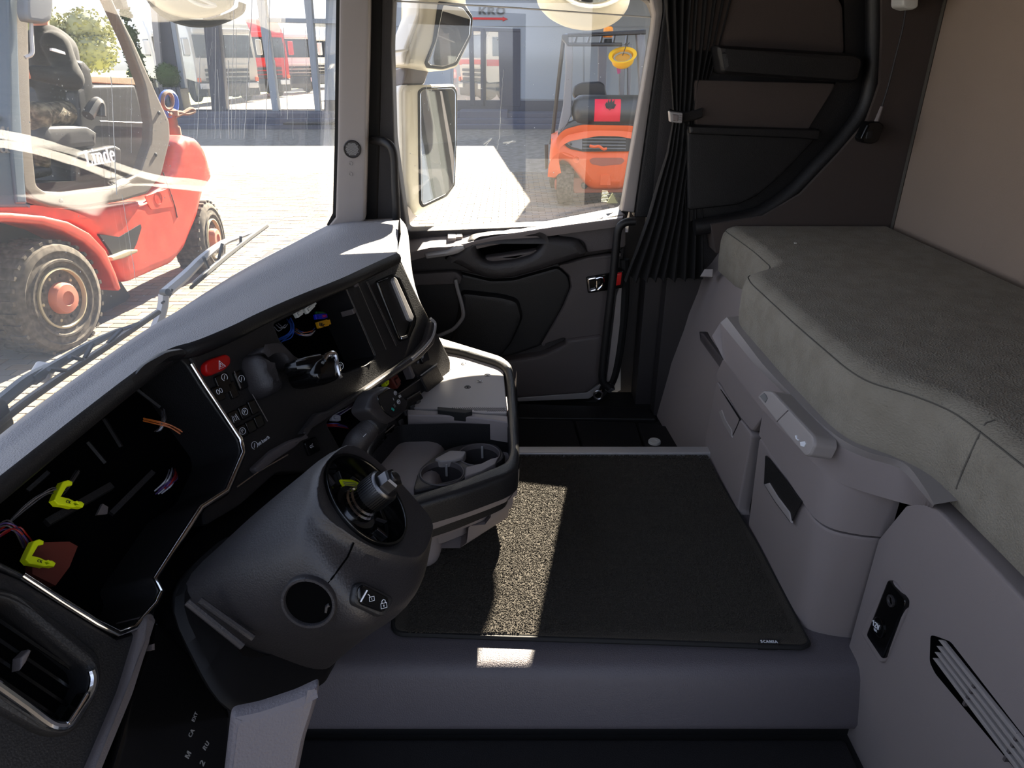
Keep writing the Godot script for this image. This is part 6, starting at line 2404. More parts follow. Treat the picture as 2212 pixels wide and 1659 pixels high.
# a parked lorry cab, front towards its own +z
func truck(at: Vector3, yaw: float, paint: String, stripe: String, label: String, n: int) -> void:
	var t := thing("truck", label, "truck", Vector3(at.x, -0.55, at.z), "trucks in the showroom")
	t.rotation_degrees.y = yaw
	t.set_meta("own_axes", true)
	t.set_meta("mid", Vector3.ZERO)
	var g := G.new()
	var side := PackedVector2Array()
	for q in [[-2.2, 0.9], [-0.05, 0.75], [0.02, 1.3], [0.0, 1.65], [-0.12, 2.45], [-0.32, 2.75], [-0.75, 3.15], [-2.2, 3.2]]:
		side.append(Vector2(q[0], q[1]))
	var xf := Transform3D(Basis(Vector3(0, 0, 1), Vector3(0, 1, 0), Vector3(-1, 0, 0)), Vector3(1.2, 0, 0))
	g.slab(rnd(side, 0.12, 3), 0.0, 2.4, xf, 0.05)
	var body := part("cab_body", g, paint, t)
	g = G.new()
	g.grid([[Vector3(-1.1, 1.62, 0.03), Vector3(1.1, 1.62, 0.03)], [Vector3(-1.08, 2.42, -0.10), Vector3(1.08, 2.42, -0.10)]])
	g.grid([[Vector3(1.1, 1.62, 0.03), Vector3(1.15, 1.62, -0.1)], [Vector3(1.08, 2.42, -0.1), Vector3(1.13, 2.42, -0.22)]])
	part("windscreen", g, "gloss_black", body)
	for s in [-1, 1]:
		g = G.new()
		g.box(Vector3(0.03, 0.65, 0.9), 0.01, rot(Vector3(s * 1.205, 2.0, -0.75)))
		part("side_window", g, "gloss_black", body)
		g = G.new()
		g.box(Vector3(0.22, 0.55, 0.12), 0.04, rot(Vector3(s * 1.38, 2.0, 0.05)))
		part("mirror", g, paint, t)
		g = G.new()
		g.box(Vector3(0.42, 0.2, 0.08), 0.03, rot(Vector3(s * 0.92, 0.62, 0.08)))
		var lamp := part("headlamp", g, "lamp_clear", t)
		g = G.new()
		g.box(Vector3(0.14, 0.16, 0.08), 0.03, rot(Vector3(s * 1.12, 0.84, 0.04)))
		part("indicator", g, "lamp_orange", lamp)
		var rows := [[0.02, 0.16], [0.45, 0.16], [0.52, 0.1], [0.52, -0.1], [0.45, -0.16], [0.02, -0.16]]
		g = G.new()
		g.lathe(rows, Transform3D(Basis(Vector3(0, 1, 0), Vector3(-1, 0, 0), Vector3(0, 0, 1)), Vector3(s * 1.0, 0.52, -1.1)), 18)
		part("wheel", g, "tyre_dark", t)
	g = G.new()
	g.box(Vector3(2.42, 0.55, 0.5), 0.08, rot(Vector3(0, 0.5, -0.2)))
	part("bumper", g, "lift_black" if paint == "truck_red" or n % 2 == 0 else "mast_steel", t)
	for i in 4:
		g = G.new()
		g.box(Vector3(1.7, 0.1, 0.04), 0.015, rot(Vector3(0, 0.86 + i * 0.16, 0.02 + 0.01 * i)))
		part("grille_bar", g, "lift_black" if i < 3 else paint, body)
	g = G.new()
	g.box(Vector3(2.2, 0.18, 0.25), 0.06, rot(Vector3(0, 2.55, 0.02)))
	part("sun_visor", g, paint, t)
	if stripe:
		for s in [-1, 1]:
			g = G.new()
			g.box(Vector3(0.012, 0.22, 2.1), 0.0, rot(Vector3(s * 1.205, 1.45, -1.1)))
			part("stripe", g, stripe, body)
		g = G.new()
		g.box(Vector3(2.38, 0.2, 0.02), 0.0, rot(Vector3(0, 1.46, 0.02)))
		part("stripe", g, stripe, body)


# a skin over tapered bones (a, b, radius a, radius b), by surface nets
func skin_over(g: G, bones: Array, cell: float, soft: float) -> void:
	var lo := Vector3.ONE * 1e9
	var hi := -lo
	for b in bones:
		var r: float = maxf(b[2], b[3]) + cell * 2.0
		lo = lo.min(b[0].min(b[1]) - Vector3.ONE * r)
		hi = hi.max(b[0].max(b[1]) + Vector3.ONE * r)
	var n := Vector3i(((hi - lo) / cell).ceil()) + Vector3i.ONE
	var sx := 1
	var sy := n.x
	var sz := n.x * n.y
	var f := PackedFloat32Array()
	f.resize(n.x * n.y * n.z)
	f.fill(1.0)
	for b in bones:
		var r: float = maxf(b[2], b[3]) + soft + cell * 2.0
		var ba: Vector3 = b[1] - b[0]
		var l2 := maxf(ba.length_squared(), 1e-9)
		var a0 := Vector3i(((b[0].min(b[1]) - Vector3.ONE * r - lo) / cell).floor()).clamp(Vector3i.ZERO, n - Vector3i.ONE)
		var a1 := Vector3i(((b[0].max(b[1]) + Vector3.ONE * r - lo) / cell).ceil()).clamp(Vector3i.ZERO, n - Vector3i.ONE)
		for k in range(a0.z, a1.z + 1):
			for j in range(a0.y, a1.y + 1):
				for i in range(a0.x, a1.x + 1):
					var p := lo + Vector3(i, j, k) * cell
					var t := clampf((p - b[0]).dot(ba) / l2, 0.0, 1.0)
					var d := p.distance_to(b[0] + ba * t) - lerpf(b[2], b[3], t)
					var at := i + j * sy + k * sz
					var e := f[at]
					var h := clampf(0.5 + 0.5 * (e - d) / soft, 0.0, 1.0)
					f[at] = lerpf(e, d, h) - soft * h * (1.0 - h)
	var ids := {}
	var pts := PackedVector3Array()
	var corner := [0, sx, sy, sx + sy, sz, sx + sz, sy + sz, sx + sy + sz]
	var edges := [[0, 1], [2, 3], [4, 5], [6, 7], [0, 2], [1, 3], [4, 6], [5, 7], [0, 4], [1, 5], [2, 6], [3, 7]]
	for k in n.z - 1:
		for j in n.y - 1:
			for i in n.x - 1:
				var at := i + j * sy + k * sz
				var inside := 0
				for c in corner:
					if f[at + c] < 0.0:
						inside += 1
				if inside == 0 or inside == 8:
					continue
				var sum := Vector3.ZERO
				var m := 0
				for e in edges:
					var u := f[at + corner[e[0]]]
					var w := f[at + corner[e[1]]]
					if (u < 0.0) != (w < 0.0):
						var t := u / (u - w)
						var pa := Vector3(e[0] & 1, (e[0] >> 1) & 1, e[0] >> 2)
						var pb := Vector3(e[1] & 1, (e[1] >> 1) & 1, e[1] >> 2)
						sum += pa.lerp(pb, t)
						m += 1
				ids[at] = pts.size()
				pts.append(lo + (Vector3(i, j, k) + sum / m) * cell)
	for at in ids:
		for ax in 3:
			var s: int = [sx, sy, sz][ax]
			var u: int = [sy, sz, sx][ax]
			var w: int = [sz, sx, sy][ax]
			var a := f[at]
			var b := f[at + s] if at + s < f.size() else 1.0
			if (a < 0.0) == (b < 0.0):
				continue
			if not (ids.has(at - u) and ids.has(at - w) and ids.has(at - u - w)):
				continue
			var q0: Vector3 = pts[ids[at]]
			var q1: Vector3 = pts[ids[at - u]]
			var q2: Vector3 = pts[ids[at - u - w]]
			var q3: Vector3 = pts[ids[at - w]]
			if a < 0.0:
				g.quad(q0, q1, q2, q3)
			else:
				g.quad(q0, q3, q2, q1)


# tyre, rim and hub turned round an axis; face towards the axis direction
func wheel(t: Node3D, c: Vector3, axis: Vector3, r: float, w: float, rim: String, treads: int) -> void:
	var xf := basis_to(axis, c, Vector3.UP)
	var g := G.new()
	g.lathe([[r * 0.5, -w], [r * 0.9, -w], [r, -w * 0.85], [r, -w * 0.12], [r * 0.93, 0.0], [r * 0.86, 0.012], [r * 0.83, 0.014], [r * 0.80, 0.004], [r * 0.70, 0.006], [r * 0.685, 0.02], [r * 0.65, 0.02], [r * 0.63, 0.004], [r * 0.56, 0.0], [r * 0.54, -0.02]], xf, 40)
	var ty := part("tyre", g, "tyre", t, 30.0)
	g = G.new()
	for i in treads:
		var a := TAU * i / treads
		g.box(Vector3(r * 0.05, w * 0.42, r * 0.075), 0.0, xf * Transform3D(Basis(Vector3.UP, -a), Vector3(cos(a) * r * 1.0, -w * 0.24, sin(a) * r * 1.0)))
		g.box(Vector3(r * 0.05, w * 0.42, r * 0.075), 0.0, xf * Transform3D(Basis(Vector3.UP, -a - PI / treads), Vector3(cos(a + PI / treads) * r, -w * 0.72, sin(a + PI / treads) * r)))
	tag(part("tread_blocks", g, "tyre", ty), "", "", "", "stuff")
	g = G.new()
	g.lathe([[r * 0.545, -0.03], [r * 0.545, 0.012], [r * 0.515, 0.016], [r * 0.50, 0.0], [r * 0.495, -0.05]], xf, 40, false)
	part("rim_ring", g, "tyre_rim", t)
	g = G.new()
	g.lathe([[r * 0.51, -0.06], [r * 0.48, -0.05], [r * 0.30, -0.045], [r * 0.28, -0.02]], xf, 40)
	var d := part("rim_disc", g, rim, t)
	g = G.new()
	g.lathe([[r * 0.29, -0.05], [r * 0.275, 0.03], [r * 0.25, 0.045], [r * 0.13, 0.05], [r * 0.115, 0.03], [r * 0.1, 0.028]], xf, 28)
	part("hub", g, "hub_paint", d)
	for i in 10:
		var a := TAU * i / 10.0
		g = G.new()
		g.lathe([[r * 0.035, -0.055], [r * 0.035, -0.02], [r * 0.025, -0.015]], xf * Transform3D(Basis(), Vector3(cos(a) * r * 0.4, 0, sin(a) * r * 0.4)), 6)
		part("wheel_nut", g, "tyre_rim" if i % 2 == 0 else "tyre_dark", d)


# ---------------------------------------------------------------- red forklift beyond the windscreen
func red_forklift() -> void:
	var pl := plane(Vector3(-3.646, -1, -5.149), Vector3(0.986, 0, 0.166))
	var n := pl.basis.z
	var t := thing("red_forklift", "large red forklift with open cab and driver passing the windscreen", "forklift", Vector3(-4.0, -1, -6.3))
	var g := G.new()
	g.slab(pg(pl, 0.0, [-160, 440, 60, 444, 110, 450, 200, 448, 312, 434, 350, 404, 372, 372, 380, 340, 386, 306, 404, 291, 430, 298, 446, 322, 455, 352, 463, 384, 442, 418, 430, 470, 402, 540, 378, 570, 332, 590, 282, 612, 268, 600, 252, 560, 228, 522, 190, 494, 150, 478, 90, 470, -160, 470], 0.05, 3), -1.25, 0.0, pl, 0.09)
	var body := part("body", g, "lift_red", t, 50.0)
	g = G.new()
	g.slab(pg(pl, 0.10, [-160, 458, 30, 460, 100, 467, 150, 479, 196, 504, 230, 540, 252, 590, 263, 624, 259, 629, 250, 622, 240, 594, 215, 552, 185, 524, 140, 500, 95, 486, 30, 480, -160, 480], 0.012), -0.35, 0.10, pl, 0.025)
	part("front_fender", g, "lift_red", body, 50.0)
	g = G.new()
	g.slab(pg(pl, -0.25, [-160, 470, 90, 470, 190, 494, 230, 530, 262, 610, 282, 640, 240, 680, -160, 700]), -1.0, -0.25, pl)
	part("axle_housing", g, "lift_black", t)
	g = G.new()
	g.slab(pg(pl, 0.006, [214, 506, 258, 512, 304, 484, 306, 492, 296, 524, 286, 546, 246, 556, 238, 540], 0.01), -0.02, 0.006, pl)
	part("step_well_shade", g, "lift_black", body)  # shade of the step well laid on as a flat black patch
	g = G.new()
	g.slab(pg(pl, 0.06, [242, 556, 280, 541, 298, 539, 298, 545, 268, 558, 244, 564], 0.01), -0.05, 0.06, pl, 0.01)
	part("step", g, "tyre_rim", body)
	g = G.new()
	g.slab(pg(pl, 0.012, [314, 424, 366, 406, 378, 444, 374, 447, 330, 453, 326, 450], 0.012), 0.0, 0.006, pl, 0.003)
	var fc := part("fuel_flap", g, "lift_red", body)
	g = G.new()
	g.lathe([[0.06, 0.0], [0.06, 0.004], [0.056, 0.004], [0.055, 0.001]], basis_to(n, onp(342, 428, pl, 0.005)), 24)
	part("flap_disc", g, "lift_red", fc)
	g = line3([onp(352, 372, pl, 0.003), onp(366, 410, pl, 0.003), onp(378, 446, pl, 0.003), onp(383, 470, pl, 0.003)], 0.006, 5)
	part("body_seam", g, "lift_black", body)
	# wheels
	wheel(t, onp(136, 644, pl, 0.10), n, 0.44, 0.34, "red_plastic", 30)
	wheel(t, onp(462, 516, pl, -0.04), n.rotated(Vector3.UP, deg_to_rad(14.0)), 0.40, 0.3, "red_plastic", 28)
	# cab frame: side hoop, front post, roof
	g = G.new()
	g.slab(pg(pl, 0.04, [18, -70, 222, -70, 244, 0, 290, 90, 336, 195, 367, 262, 369, 300, 350, 378, 320, 418, 270, 434, 180, 450, 110, 448, 76, 436, 50, 410, 38, 300, 28, 100], 0.03), -0.05, 0.04, pl, 0.025, [pg(pl, 0.04, [62, -55, 205, -55, 236, 0, 277, 90, 313, 185, 327, 268, 325, 310, 303, 374, 252, 402, 150, 416, 96, 413, 80, 400, 70, 300, 64, 100], 0.03)])
	var fr := part("cab_frame", g, "lift_frame", t)
	g = G.new()
	g.slab(pg(pl, 0.05, [16, -70, 36, -70, 44, 200, 56, 400, 60, 440, 36, 440, 22, 300], 0.012), -0.1, 0.05, pl, 0.02)
	part("front_post", g, "lift_blue_grey", fr)
	g = G.new()
	g.slab(pg(pl, 0.04, [-40, -70, 225, -70, 222, -84, -40, -84]), -1.25, 0.04, pl, 0.02)
	part("roof_guard", g, "lift_black", fr)
	g = G.new()
	g.slab(pg(pl, -1.1, [236, -70, 256, -70, 280, 20, 266, 20], 0.01), -1.2, -1.1, pl, 0.02)
	part("rear_post", g, "lift_black", fr)
	for q in [[342, 244], [335, 334], [130, 434]]:
		g = G.new()
		g.lathe([[0.018, 0.0], [0.018, 0.012], [0.012, 0.016]], basis_to(n, onp(q[0], q[1], pl, 0.035)), 10)
		part("frame_bolt", g, "lift_black", fr)
	# dark front side panel with lettering
	g = G.new()
	g.slab(pg(pl, 0.03, [-160, 262, -40, 270, 18, 288, 34, 330, 56, 436, 70, 448, -160, 450], 0.02), -0.3, 0.03, pl, 0.02)
	var sp := part("side_panel", g, "lift_blue_grey", t)
	words(sp, "H40", pl, -24, 309, 37, 307, 0.034, "grey_print", false, 1.0)
	words(sp, "Linde", pl, -60, 334, 37, 331, 0.034, "grey_print", true, 0.9)
	# front pane with a pale frame
	g = G.new()
	g.slab(pg(pl, -0.02, [-60, -60, 14, -60, 20, 120, 24, 230, 18, 258, -60, 262], 0.02), -0.06, -0.02, pl, 0.01, [pg(pl, -0.02, [-50, -50, 4, -50, 10, 120, 13, 226, 8, 248, -50, 250], 0.02)])
	part("front_frame", g, "lift_blue_grey", t)
	# inside: far side panel, seat box, seat
	g = G.new()
	g.slab(pg(pl, -1.1, [60, 190, 200, 176, 330, 176, 345, 300, 300, 440, 60, 450], 0.03), -1.2, -1.1, pl, 0.02)
	part("far_panel", g, "lift_black", t)
	g = G.new()
	g.slab(pg(pl, -1.05, [190, 164, 302, 168, 310, 184, 190, 178], 0.01), -1.15, -1.05, pl, 0.01)
	part("far_sill", g, "tyre_rim", t)
	g = G.new()
	g.slab(pg(pl, -0.25, [84, 396, 316, 380, 300, 430, 90, 440]), -1.1, -0.25, pl)
	part("cab_floor", g, "lift_black", t)
	g = G.new()
	g.slab(pg(pl, -0.25, [158, 346, 172, 330, 250, 314, 264, 322, 262, 400, 158, 410], 0.02), -0.9, -0.25, pl, 0.03)
	var sb := part("seat_box", g, "lift_black", t)
	words(sb, "Linde", pl, 188, 362, 251, 351, -0.245, "white_print", true, 1.3)
	g = G.new()
	g.slab(pg(pl, -0.3, [92, 290, 100, 272, 190, 270, 214, 285, 212, 318, 120, 330, 94, 318], 0.03), -0.85, -0.3, pl, 0.06)
	part("seat_cushion", g, "lift_black", t)
	g = G.new()
	g.slab(pg(pl, -0.32, [166, 130, 184, 130, 198, 146, 208, 200, 216, 270, 190, 280, 176, 220], 0.03), -0.85, -0.32, pl, 0.05)
	part("seat_back", g, "lift_black", t)
	g = G.new()
	g.tube(curve([onp(190, 250, pl, -0.22), onp(206, 224, pl, -0.22), onp(214, 226, pl, -0.22), onp(216, 250, pl, -0.22)], 4), 0.05, 8)
	part("armrest", g, "lift_black", t)
	g = G.new()
	g.slab(pg(pl, -0.14, [206, 196, 216, 186, 330, 184, 348, 260, 348, 320, 330, 380, 262, 400, 240, 330, 216, 316], 0.03), -1.08, -0.32, pl, 0.03)
	part("engine_hood", g, "lift_black", t)
	g = line3([onp(216, 262, pl, -0.31), onp(324, 266, pl, -0.31)], 0.006, 5)
	part("hood_seam", g, "mast_steel", t)
	# rear view mirror on its stalk
	g = G.new()
	g.slab(pg(pl, 0.16, [58, -60, 112, -60, 118, 10, 114, 44, 100, 52, 64, 46, 58, 30], 0.03), 0.08, 0.16, pl, 0.03)
	var rm := part("cab_mirror", g, "mast_steel", t)
	g = G.new()
	g.tube(curve([onp(56, 20, pl, 0.1), onp(66, 40, pl, 0.1), onp(69, 90, pl, 0.1), onp(69, 116, pl, 0.1), onp(54, 124, pl, 0.08)], 4), 0.014, 6)
	part("mirror_stalk", g, "silver_plastic", rm)
	# filler neck, hose coil and rope on the counterweight
	g = G.new()
	g.lathe([[0.06, 0.0], [0.06, 0.08], [0.045, 0.1], [0.045, 0.2], [0.07, 0.2], [0.07, 0.25], [0.03, 0.27]], rot(onp(380, 292, pl, -0.5)), 16)
	part("filler_neck", g, "rope", t)
	var hc := thing("rope_coil", "blue and brown coiled straps lying on the red forklift's tail", "rope", onp(385, 265, pl, -0.5))
	g = G.new()
	var ring := []
	for i in 20:
		ring.append(onp(364 + cos(TAU * i / 20.0) * 16, 224 + sin(TAU * i / 20.0) * 24, pl, -0.5))
	g.tube(ring, 0.035, 6, true)
	part("blue_coil", g, "wire_blue", hc)
	g = G.new()
	ring = []
	for i in 20:
		ring.append(onp(362 + cos(TAU * i / 20.0) * 11, 218 + sin(TAU * i / 20.0) * 18, pl, -0.46))
	g.tube(ring, 0.02, 6, true)
	g.tube(curve([onp(366, 248, pl, -0.46), onp(385, 242, pl, -0.46), onp(404, 246, pl, -0.46), onp(420, 240, pl, -0.46), onp(412, 235, pl, -0.46), onp(396, 244, pl, -0.46), onp(378, 252, pl, -0.46)], 5), 0.02, 6)
	part("brown_rope", g, "rope", hc)
	# driver
	var J := func(px: float, py: float, h: float) -> Vector3: return onp(px, py, pl, h)
	var p := thing("person", "person in dark jacket and patterned trousers driving the red forklift", "person", J.call(150, 262, -0.57))
	g = G.new()
	var hand: Vector3 = J.call(56, 158, -0.42)
	skin_over(g, [[J.call(92, 64, -0.57), J.call(86, 36, -0.57), 0.06, 0.058], [J.call(84, 22, -0.57), J.call(80, -8, -0.57), 0.085, 0.10], [J.call(66, 10, -0.57), J.call(62, 14, -0.57), 0.02, 0.016], [J.call(70, 28, -0.57), J.call(74, 30, -0.57), 0.03, 0.04], [J.call(76, 160, -0.40), hand, 0.035, 0.042], [hand, J.call(46, 150, -0.42), 0.03, 0.02]], 0.012, 0.03)
	var bd := part("body", g, "skin", p, 70.0)
	for i in 5:
		g = G.new()
		var o := 4.0 * (i - 2)
		g.tube(curve([J.call(56, 152 + o, -0.42), J.call(47, 150 + o, -0.41), J.call(42, 155 + o, -0.42), J.call(45, 160 + o, -0.44)] if i else [J.call(60, 148, -0.40), J.call(55, 140, -0.40), J.call(49, 138, -0.41)], 3), 0.010, 6)
		part("finger", g, "skin", bd)
	g = G.new()
	g.ball(Vector3(0.105, 0.09, 0.10), rot(J.call(84, -16, -0.57)), 14)
	part("hair", g, "hair", p)
	g = G.new()
	skin_over(g, [[J.call(98, 86, -0.57), J.call(112, 108, -0.57), 0.11, 0.18], [J.call(112, 108, -0.57), J.call(136, 212, -0.57), 0.19, 0.19], [J.call(114, 112, -0.66), J.call(136, 208, -0.62), 0.16, 0.17], [J.call(122, 98, -0.40), J.call(152, 168, -0.33), 0.11, 0.09], [J.call(152, 168, -0.33), J.call(76, 158, -0.38), 0.09, 0.06], [J.call(112, 100, -0.74), J.call(132, 170, -0.80), 0.085, 0.07], [J.call(132, 170, -0.80), J.call(60, 172, -0.72), 0.07, 0.05]], 0.02, 0.06)
	part("jacket", g, "jacket_cloth", p, 70.0)
	g = G.new()
	g.slab(pg(pl, -0.28, [112, 104, 120, 105, 140, 112, 142, 118, 128, 114, 112, 109]), -0.30, -0.28, pl)
	part("sleeve_stripe", g, "white_print", p)
	g = G.new()
	skin_over(g, [[J.call(150, 244, -0.55), J.call(158, 250, -0.60), 0.15, 0.15], [J.call(148, 245, -0.44), J.call(84, 246, -0.40), 0.105, 0.08], [J.call(84, 246, -0.40), J.call(92, 352, -0.42), 0.085, 0.06], [J.call(148, 245, -0.68), J.call(78, 244, -0.74), 0.105, 0.08], [J.call(78, 244, -0.74), J.call(84, 352, -0.72), 0.085, 0.06]], 0.02, 0.05)
	part("trousers", g, "trouser_cloth", p, 70.0)
	for h in [-0.42, -0.72]:
		g = G.new()
		g.box(Vector3(0.1, 0.09, 0.26), 0.04, Transform3D(pl.basis * Basis(Vector3.UP, PI / 2), J.call(80, 372, h)))
		part("shoe", g, "lift_black", p)


# ---------------------------------------------------------------- orange forklift seen through the door window
func orange_forklift() -> void:
	var pl := plane(Vector3(1.4, -1, -10.9), Vector3(-0.06, 0, 1))
	var t := thing("orange_forklift", "orange gas forklift with black roof guard parked in the shade", "forklift", Vector3(1.4, -1, -11.6))
	var g := G.new()
	g.slab(pg(pl, 0.0, [1186, 345, 1190, 312, 1204, 296, 1226, 284, 1292, 272, 1340, 273, 1400, 284, 1420, 296, 1428, 340, 1424, 390, 1405, 385, 1396, 366, 1384, 358, 1372, 372, 1360, 398, 1345, 412, 1278, 412, 1264, 402, 1246, 378, 1228, 354, 1214, 348, 1205, 358, 1202, 390, 1194, 384], 0.06, 3), -0.7, 0.0, pl, 0.14, [pg(pl, 0.0, [1220, 308, 1228, 299, 1258, 291, 1360, 293, 1392, 302, 1396, 312, 1388, 322, 1350, 326, 1262, 324, 1232, 318], 0.04)])
	var body := part("counterweight", g, "lift_orange", t, 50.0)
	g = G.new()
	g.slab(pg(pl, -0.6, [1190, 300, 1240, 280, 1400, 280, 1420, 300, 1420, 380, 1194, 380]), -1.5, -0.6, pl, 0.05)
	part("front_body", g, "lift_orange", t)
	g = G.new()
	g.slab(pg(pl, -0.05, [1220, 296, 1392, 290, 1400, 326, 1222, 328]), -0.15, -0.05, pl)
	var gr := part("grille_back", g, "lift_black", body)
	g = G.new()
	g.slab(pg(pl, -0.02, [1222, 308, 1230, 300, 1258, 293, 1258, 324, 1234, 318], 0.02), -0.06, -0.02, pl, 0.01)
	part("lock_plate", g, "mast_steel", gr)
	g = G.new()
	g.lathe([[0.02, 0.0], [0.02, 0.015], [0.012, 0.02]], basis_to(pl.basis.z, onp(1233, 311, pl, -0.02)), 12)
	part("lock", g, "lift_black", gr)
	for i in 4:
		g = G.new()
		g.slab(pg(pl, -0.02, [1258, 298 + i * 7.0, 1352, 299 + i * 7.0, 1352, 301.5 + i * 7.0, 1258, 300.5 + i * 7.0]), -0.04, -0.02, pl, 0.004)
		part("slat", g, "mast_steel", gr)
	g = G.new()
	g.tube(curve([onp(1274, 315, pl, 0.0), onp(1284, 317, pl, 0.02), onp(1294, 316, pl, 0.02), onp(1303, 322, pl, 0.02), onp(1310, 321, pl, 0.0)], 4), 0.022, 6)
	part("tow_hook", g, "lift_orange", gr)
	g = G.new()
	g.slab(pg(pl, 0.004, [1272, 346, 1280, 341, 1344, 341, 1350, 347, 1342, 355, 1300, 359, 1278, 355], 0.03), -0.02, 0.004, pl, 0.002)
	part("grip_recess", g, "hub_paint", body)
	g = G.new()
	g.lathe([[0.055, -0.01], [0.055, 0.004], [0.045, 0.006], [0.04, 0.0]], basis_to(pl.basis.z, onp(1245, 345, pl, 0.0)), 20)
	part("round_cap", g, "lift_orange", body)
	g = G.new()
	g.slab(pg(pl, 0.01, [1297, 378, 1318, 378, 1320, 400, 1296, 400], 0.01), 0.0, 0.01, pl, 0.004)
	part("lower_plate", g, "lift_orange", body)
	g = G.new()
	g.slab(pg(pl, -0.1, [1204, 296, 1212, 278, 1226, 266, 1240, 258, 1400, 258, 1424, 290, 1396, 282, 1340, 274, 1290, 273, 1228, 285], 0.03), -0.8, -0.1, pl, 0.05)
	part("deck", g, "tank_paint", t)
	# gas bottle with a red hazard label
	var c := onp(1316, 240, pl, -0.25)
	var r := 0.225
	var ax := basis_to(pl.basis.x, c, Vector3(0, 0, 1))
	g = G.new()
	g.lathe([[0.05, -0.56], [r * 0.75, -0.53], [r * 0.95, -0.47], [r, -0.40], [r, 0.40], [r * 0.95, 0.47], [r * 0.75, 0.53], [0.05, 0.56]], ax, 36)
	var gb := thing("gas_bottle", "dark gas bottle with red flammable label lying on the orange forklift", "gas bottle", c - Vector3(0, r, 0))
	part("tank", g, "tank_paint", gb, 50.0)
	var rows := []
	for i in 7:
		var row := []
		for j in 2:
			var a := deg_to_rad(-35.0 + i * 14.0)
			row.append(c + pl.basis.x * (-0.23 + j * 0.38) + Vector3(0, sin(a), 0) * (r + 0.004) + pl.basis.z * cos(a) * (r + 0.004))
		rows.append(row)
	g = G.new()
	g.grid(rows)
	var lb := part("hazard_label", g, "label_red", gb, 38.0, "red flammable label with flame mark")
	g = G.new()
	var lp := plane(c + pl.basis.z * (r + 0.012) + Vector3(0.0, 0.06, 0), pl.basis.z + Vector3(0, 0.35, 0))
	g.slab(pg(lp, 0.0, [1310, 234, 1307, 226, 1311, 219, 1312, 224, 1315, 213, 1317, 222, 1321, 212, 1323, 221, 1328, 214, 1327, 224, 1331, 226, 1326, 235]), -0.006, 0.0, lp)
	g.tube([onp(1309, 228, lp), onp(1317, 238, lp), onp(1326, 229, lp)], 0.004, 4)
	part("flame_mark", g, "black_print", lb)
	# seat, posts, guard
	g = G.new()
	g.slab(pg(pl, -0.7, [1236, 205, 1240, 186, 1254, 178, 1296, 176, 1306, 182, 1312, 210, 1240, 212], 0.04), -0.85, -0.7, pl, 0.05)
	part("seat_back", g, "lift_black", t)
	g = G.new()
	g.slab(pg(pl, -0.1, [1220, 72, 1236, 72, 1238, 120, 1234, 250, 1226, 268, 1208, 296, 1206, 280, 1216, 230, 1222, 150], 0.02), -0.25, -0.1, pl, 0.03)
	part("rear_post", g, "mast_steel", t)
	g = G.new()
	g.slab(pg(pl, -0.1, [1374, 66, 1392, 62, 1396, 120, 1400, 250, 1410, 290, 1396, 280, 1382, 200], 0.02), -0.25, -0.1, pl, 0.03)
	part("rear_post", g, "mast_steel", t)
	g = G.new()
	g.tube([onp(1218, 78, pl, -1.0), onp(1206, 180, pl, -1.25), onp(1194, 290, pl, -1.4), onp(1190, 312, pl, -1.4)], 0.035, 6)
	part("front_post", g, "lift_black", t)
	g = G.new()
	g.tube([onp(1388, 80, pl, -1.3), onp(1392, 200, pl, -1.4), onp(1400, 300, pl, -1.4)], 0.035, 6)
	part("front_post", g, "lift_black", t)
	for q in [[1214, 74, 1228, 74, 1228, 100, 1214, 84], [1222, 92, 1344, 92, 1344, 100, 1226, 100], [1226, 72, 1396, 64, 1396, 74, 1226, 80]]:
		g = G.new()
		g.slab(pg(pl, -0.08, q, 0.01), -0.3 if q[0] != 1214 else -1.2, -0.08, pl, 0.02)
		part("guard_bar", g, "lift_black", t)
	for i in 5:
		g = G.new()
		g.tube([onp(1240 + i * 28, 96, pl, -0.15), onp(1246 + i * 27, 78, pl, -1.2)], 0.022, 4)
		part("guard_slat", g, "lift_black", t)
	for q in [[1292, 100, 1312, 206], [1338, 96, 1352, 206], [1356, 96, 1366, 206]]:
		g = G.new()
		g.slab(pg(pl, -1.4, [q[0], q[1], q[2], q[1], q[2] - 4, q[3], q[0], q[3]]), -1.55, -1.4, pl, 0.02)
		part("mast_rail", g, "mast_steel", t)
	g = G.new()
	g.lathe([[0.06, 0.0], [0.06, 0.05], [0.055, 0.06]], rot(onp(1313, 94, pl, -0.3)), 14)
	var be := part("beacon_base", g, "lift_black", t)
	g = G.new()
	g.lathe([[0.07, 0.0], [0.075, 0.02], [0.068, 0.12], [0.05, 0.14]], rot(onp(1313, 81, pl, -0.3)), 16)
	part("beacon", g, "beacon_amber", be, 38.0, "orange warning beacon")
	# wheels, hubs, lower frame, side lamp
	wheel(t, onp(1205, 398, pl, -0.24), Vector3(-1, 0, -0.06), 0.29, 0.24, "hub_paint", 20)
	wheel(t, onp(1190, 372, pl, -1.45), Vector3(-1, 0, -0.06), 0.26, 0.2, "hub_paint", 20)
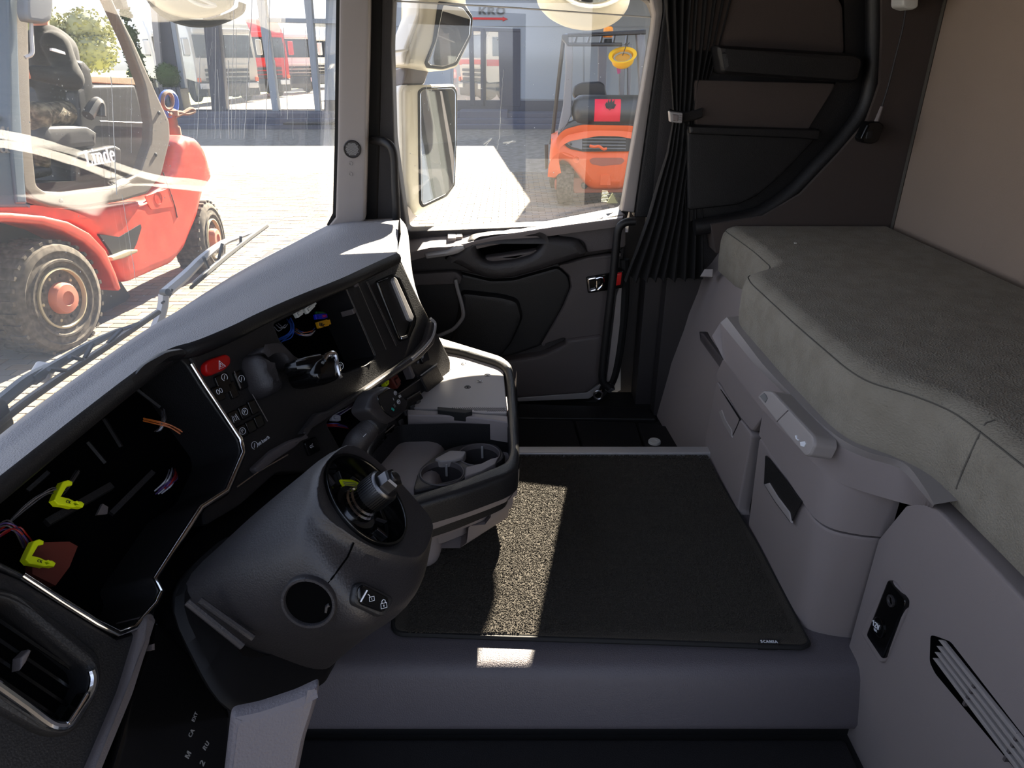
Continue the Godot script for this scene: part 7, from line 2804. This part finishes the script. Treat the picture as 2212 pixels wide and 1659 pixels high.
	wheel(t, onp(1416, 398, pl, -0.24), Vector3(1, 0, 0.06), 0.29, 0.24, "hub_paint", 20)
	g = G.new()
	g.slab(pg(pl, -0.15, [1228, 384, 1262, 384, 1280, 400, 1340, 402, 1390, 384, 1390, 416, 1240, 418], 0.02), -0.6, -0.15, pl, 0.03)
	part("axle", g, "hub_paint", t)
	for x in [1262, 1352]:
		g = G.new()
		g.lathe([[0.05, 0.0], [0.05, 0.06], [0.03, 0.08]], basis_to(pl.basis.z, onp(x, 400, pl, -0.15)), 12)
		part("axle_joint", g, "lift_black", t)
	g = G.new()
	g.slab(pg(pl, -0.9, [1176, 312, 1184, 312, 1184, 364, 1177, 366], 0.01), -1.0, -0.9, pl, 0.02)
	part("side_lamp", g, "lift_black", t)
	# helmet on the guard
	var hx := onp(1345, 120, pl, -0.02)
	var hel := thing("safety_helmet", "yellow safety helmet hanging from the orange forklift's roof guard", "helmet", hx - Vector3(0, 0.15, 0))
	g = G.new()
	var hb := Transform3D(Basis.from_euler(Vector3(0.5, 0.2, PI + 0.25)), hx)
	g.lathe([[0.17, 0.0], [0.165, 0.05], [0.15, 0.1], [0.11, 0.14], [0.05, 0.16], [0.01, 0.165]], hb, 24, false)
	g.lathe([[0.15, 0.0], [0.20, -0.012], [0.20, -0.004], [0.165, 0.012]], hb, 24, false)
	part("shell", g, "helmet_yellow", hel, 60.0)
	g = G.new()
	var hr := []
	for i in 16:
		hr.append(hb * Vector3(cos(TAU * i / 16.0) * 0.12, 0.03, sin(TAU * i / 16.0) * 0.12))
	g.tube(hr, 0.015, 5, true)
	part("head_band", g, "tyre_rim", hel)
	g = line3([hx, onp(1352, 100, pl, -0.02), onp(1360, 92, pl, -0.05)], 0.006, 4)
	part("chin_strap", g, "lift_black", hel)
	g = G.new()
	g.slab(pg(pl, 0.0, [1331, 141, 1342, 139, 1340, 158, 1334, 160]), -0.01, 0.0, pl)
	solo("paper_tag", g, "magenta_plastic", "small pink tag hanging under the yellow helmet", "tag")
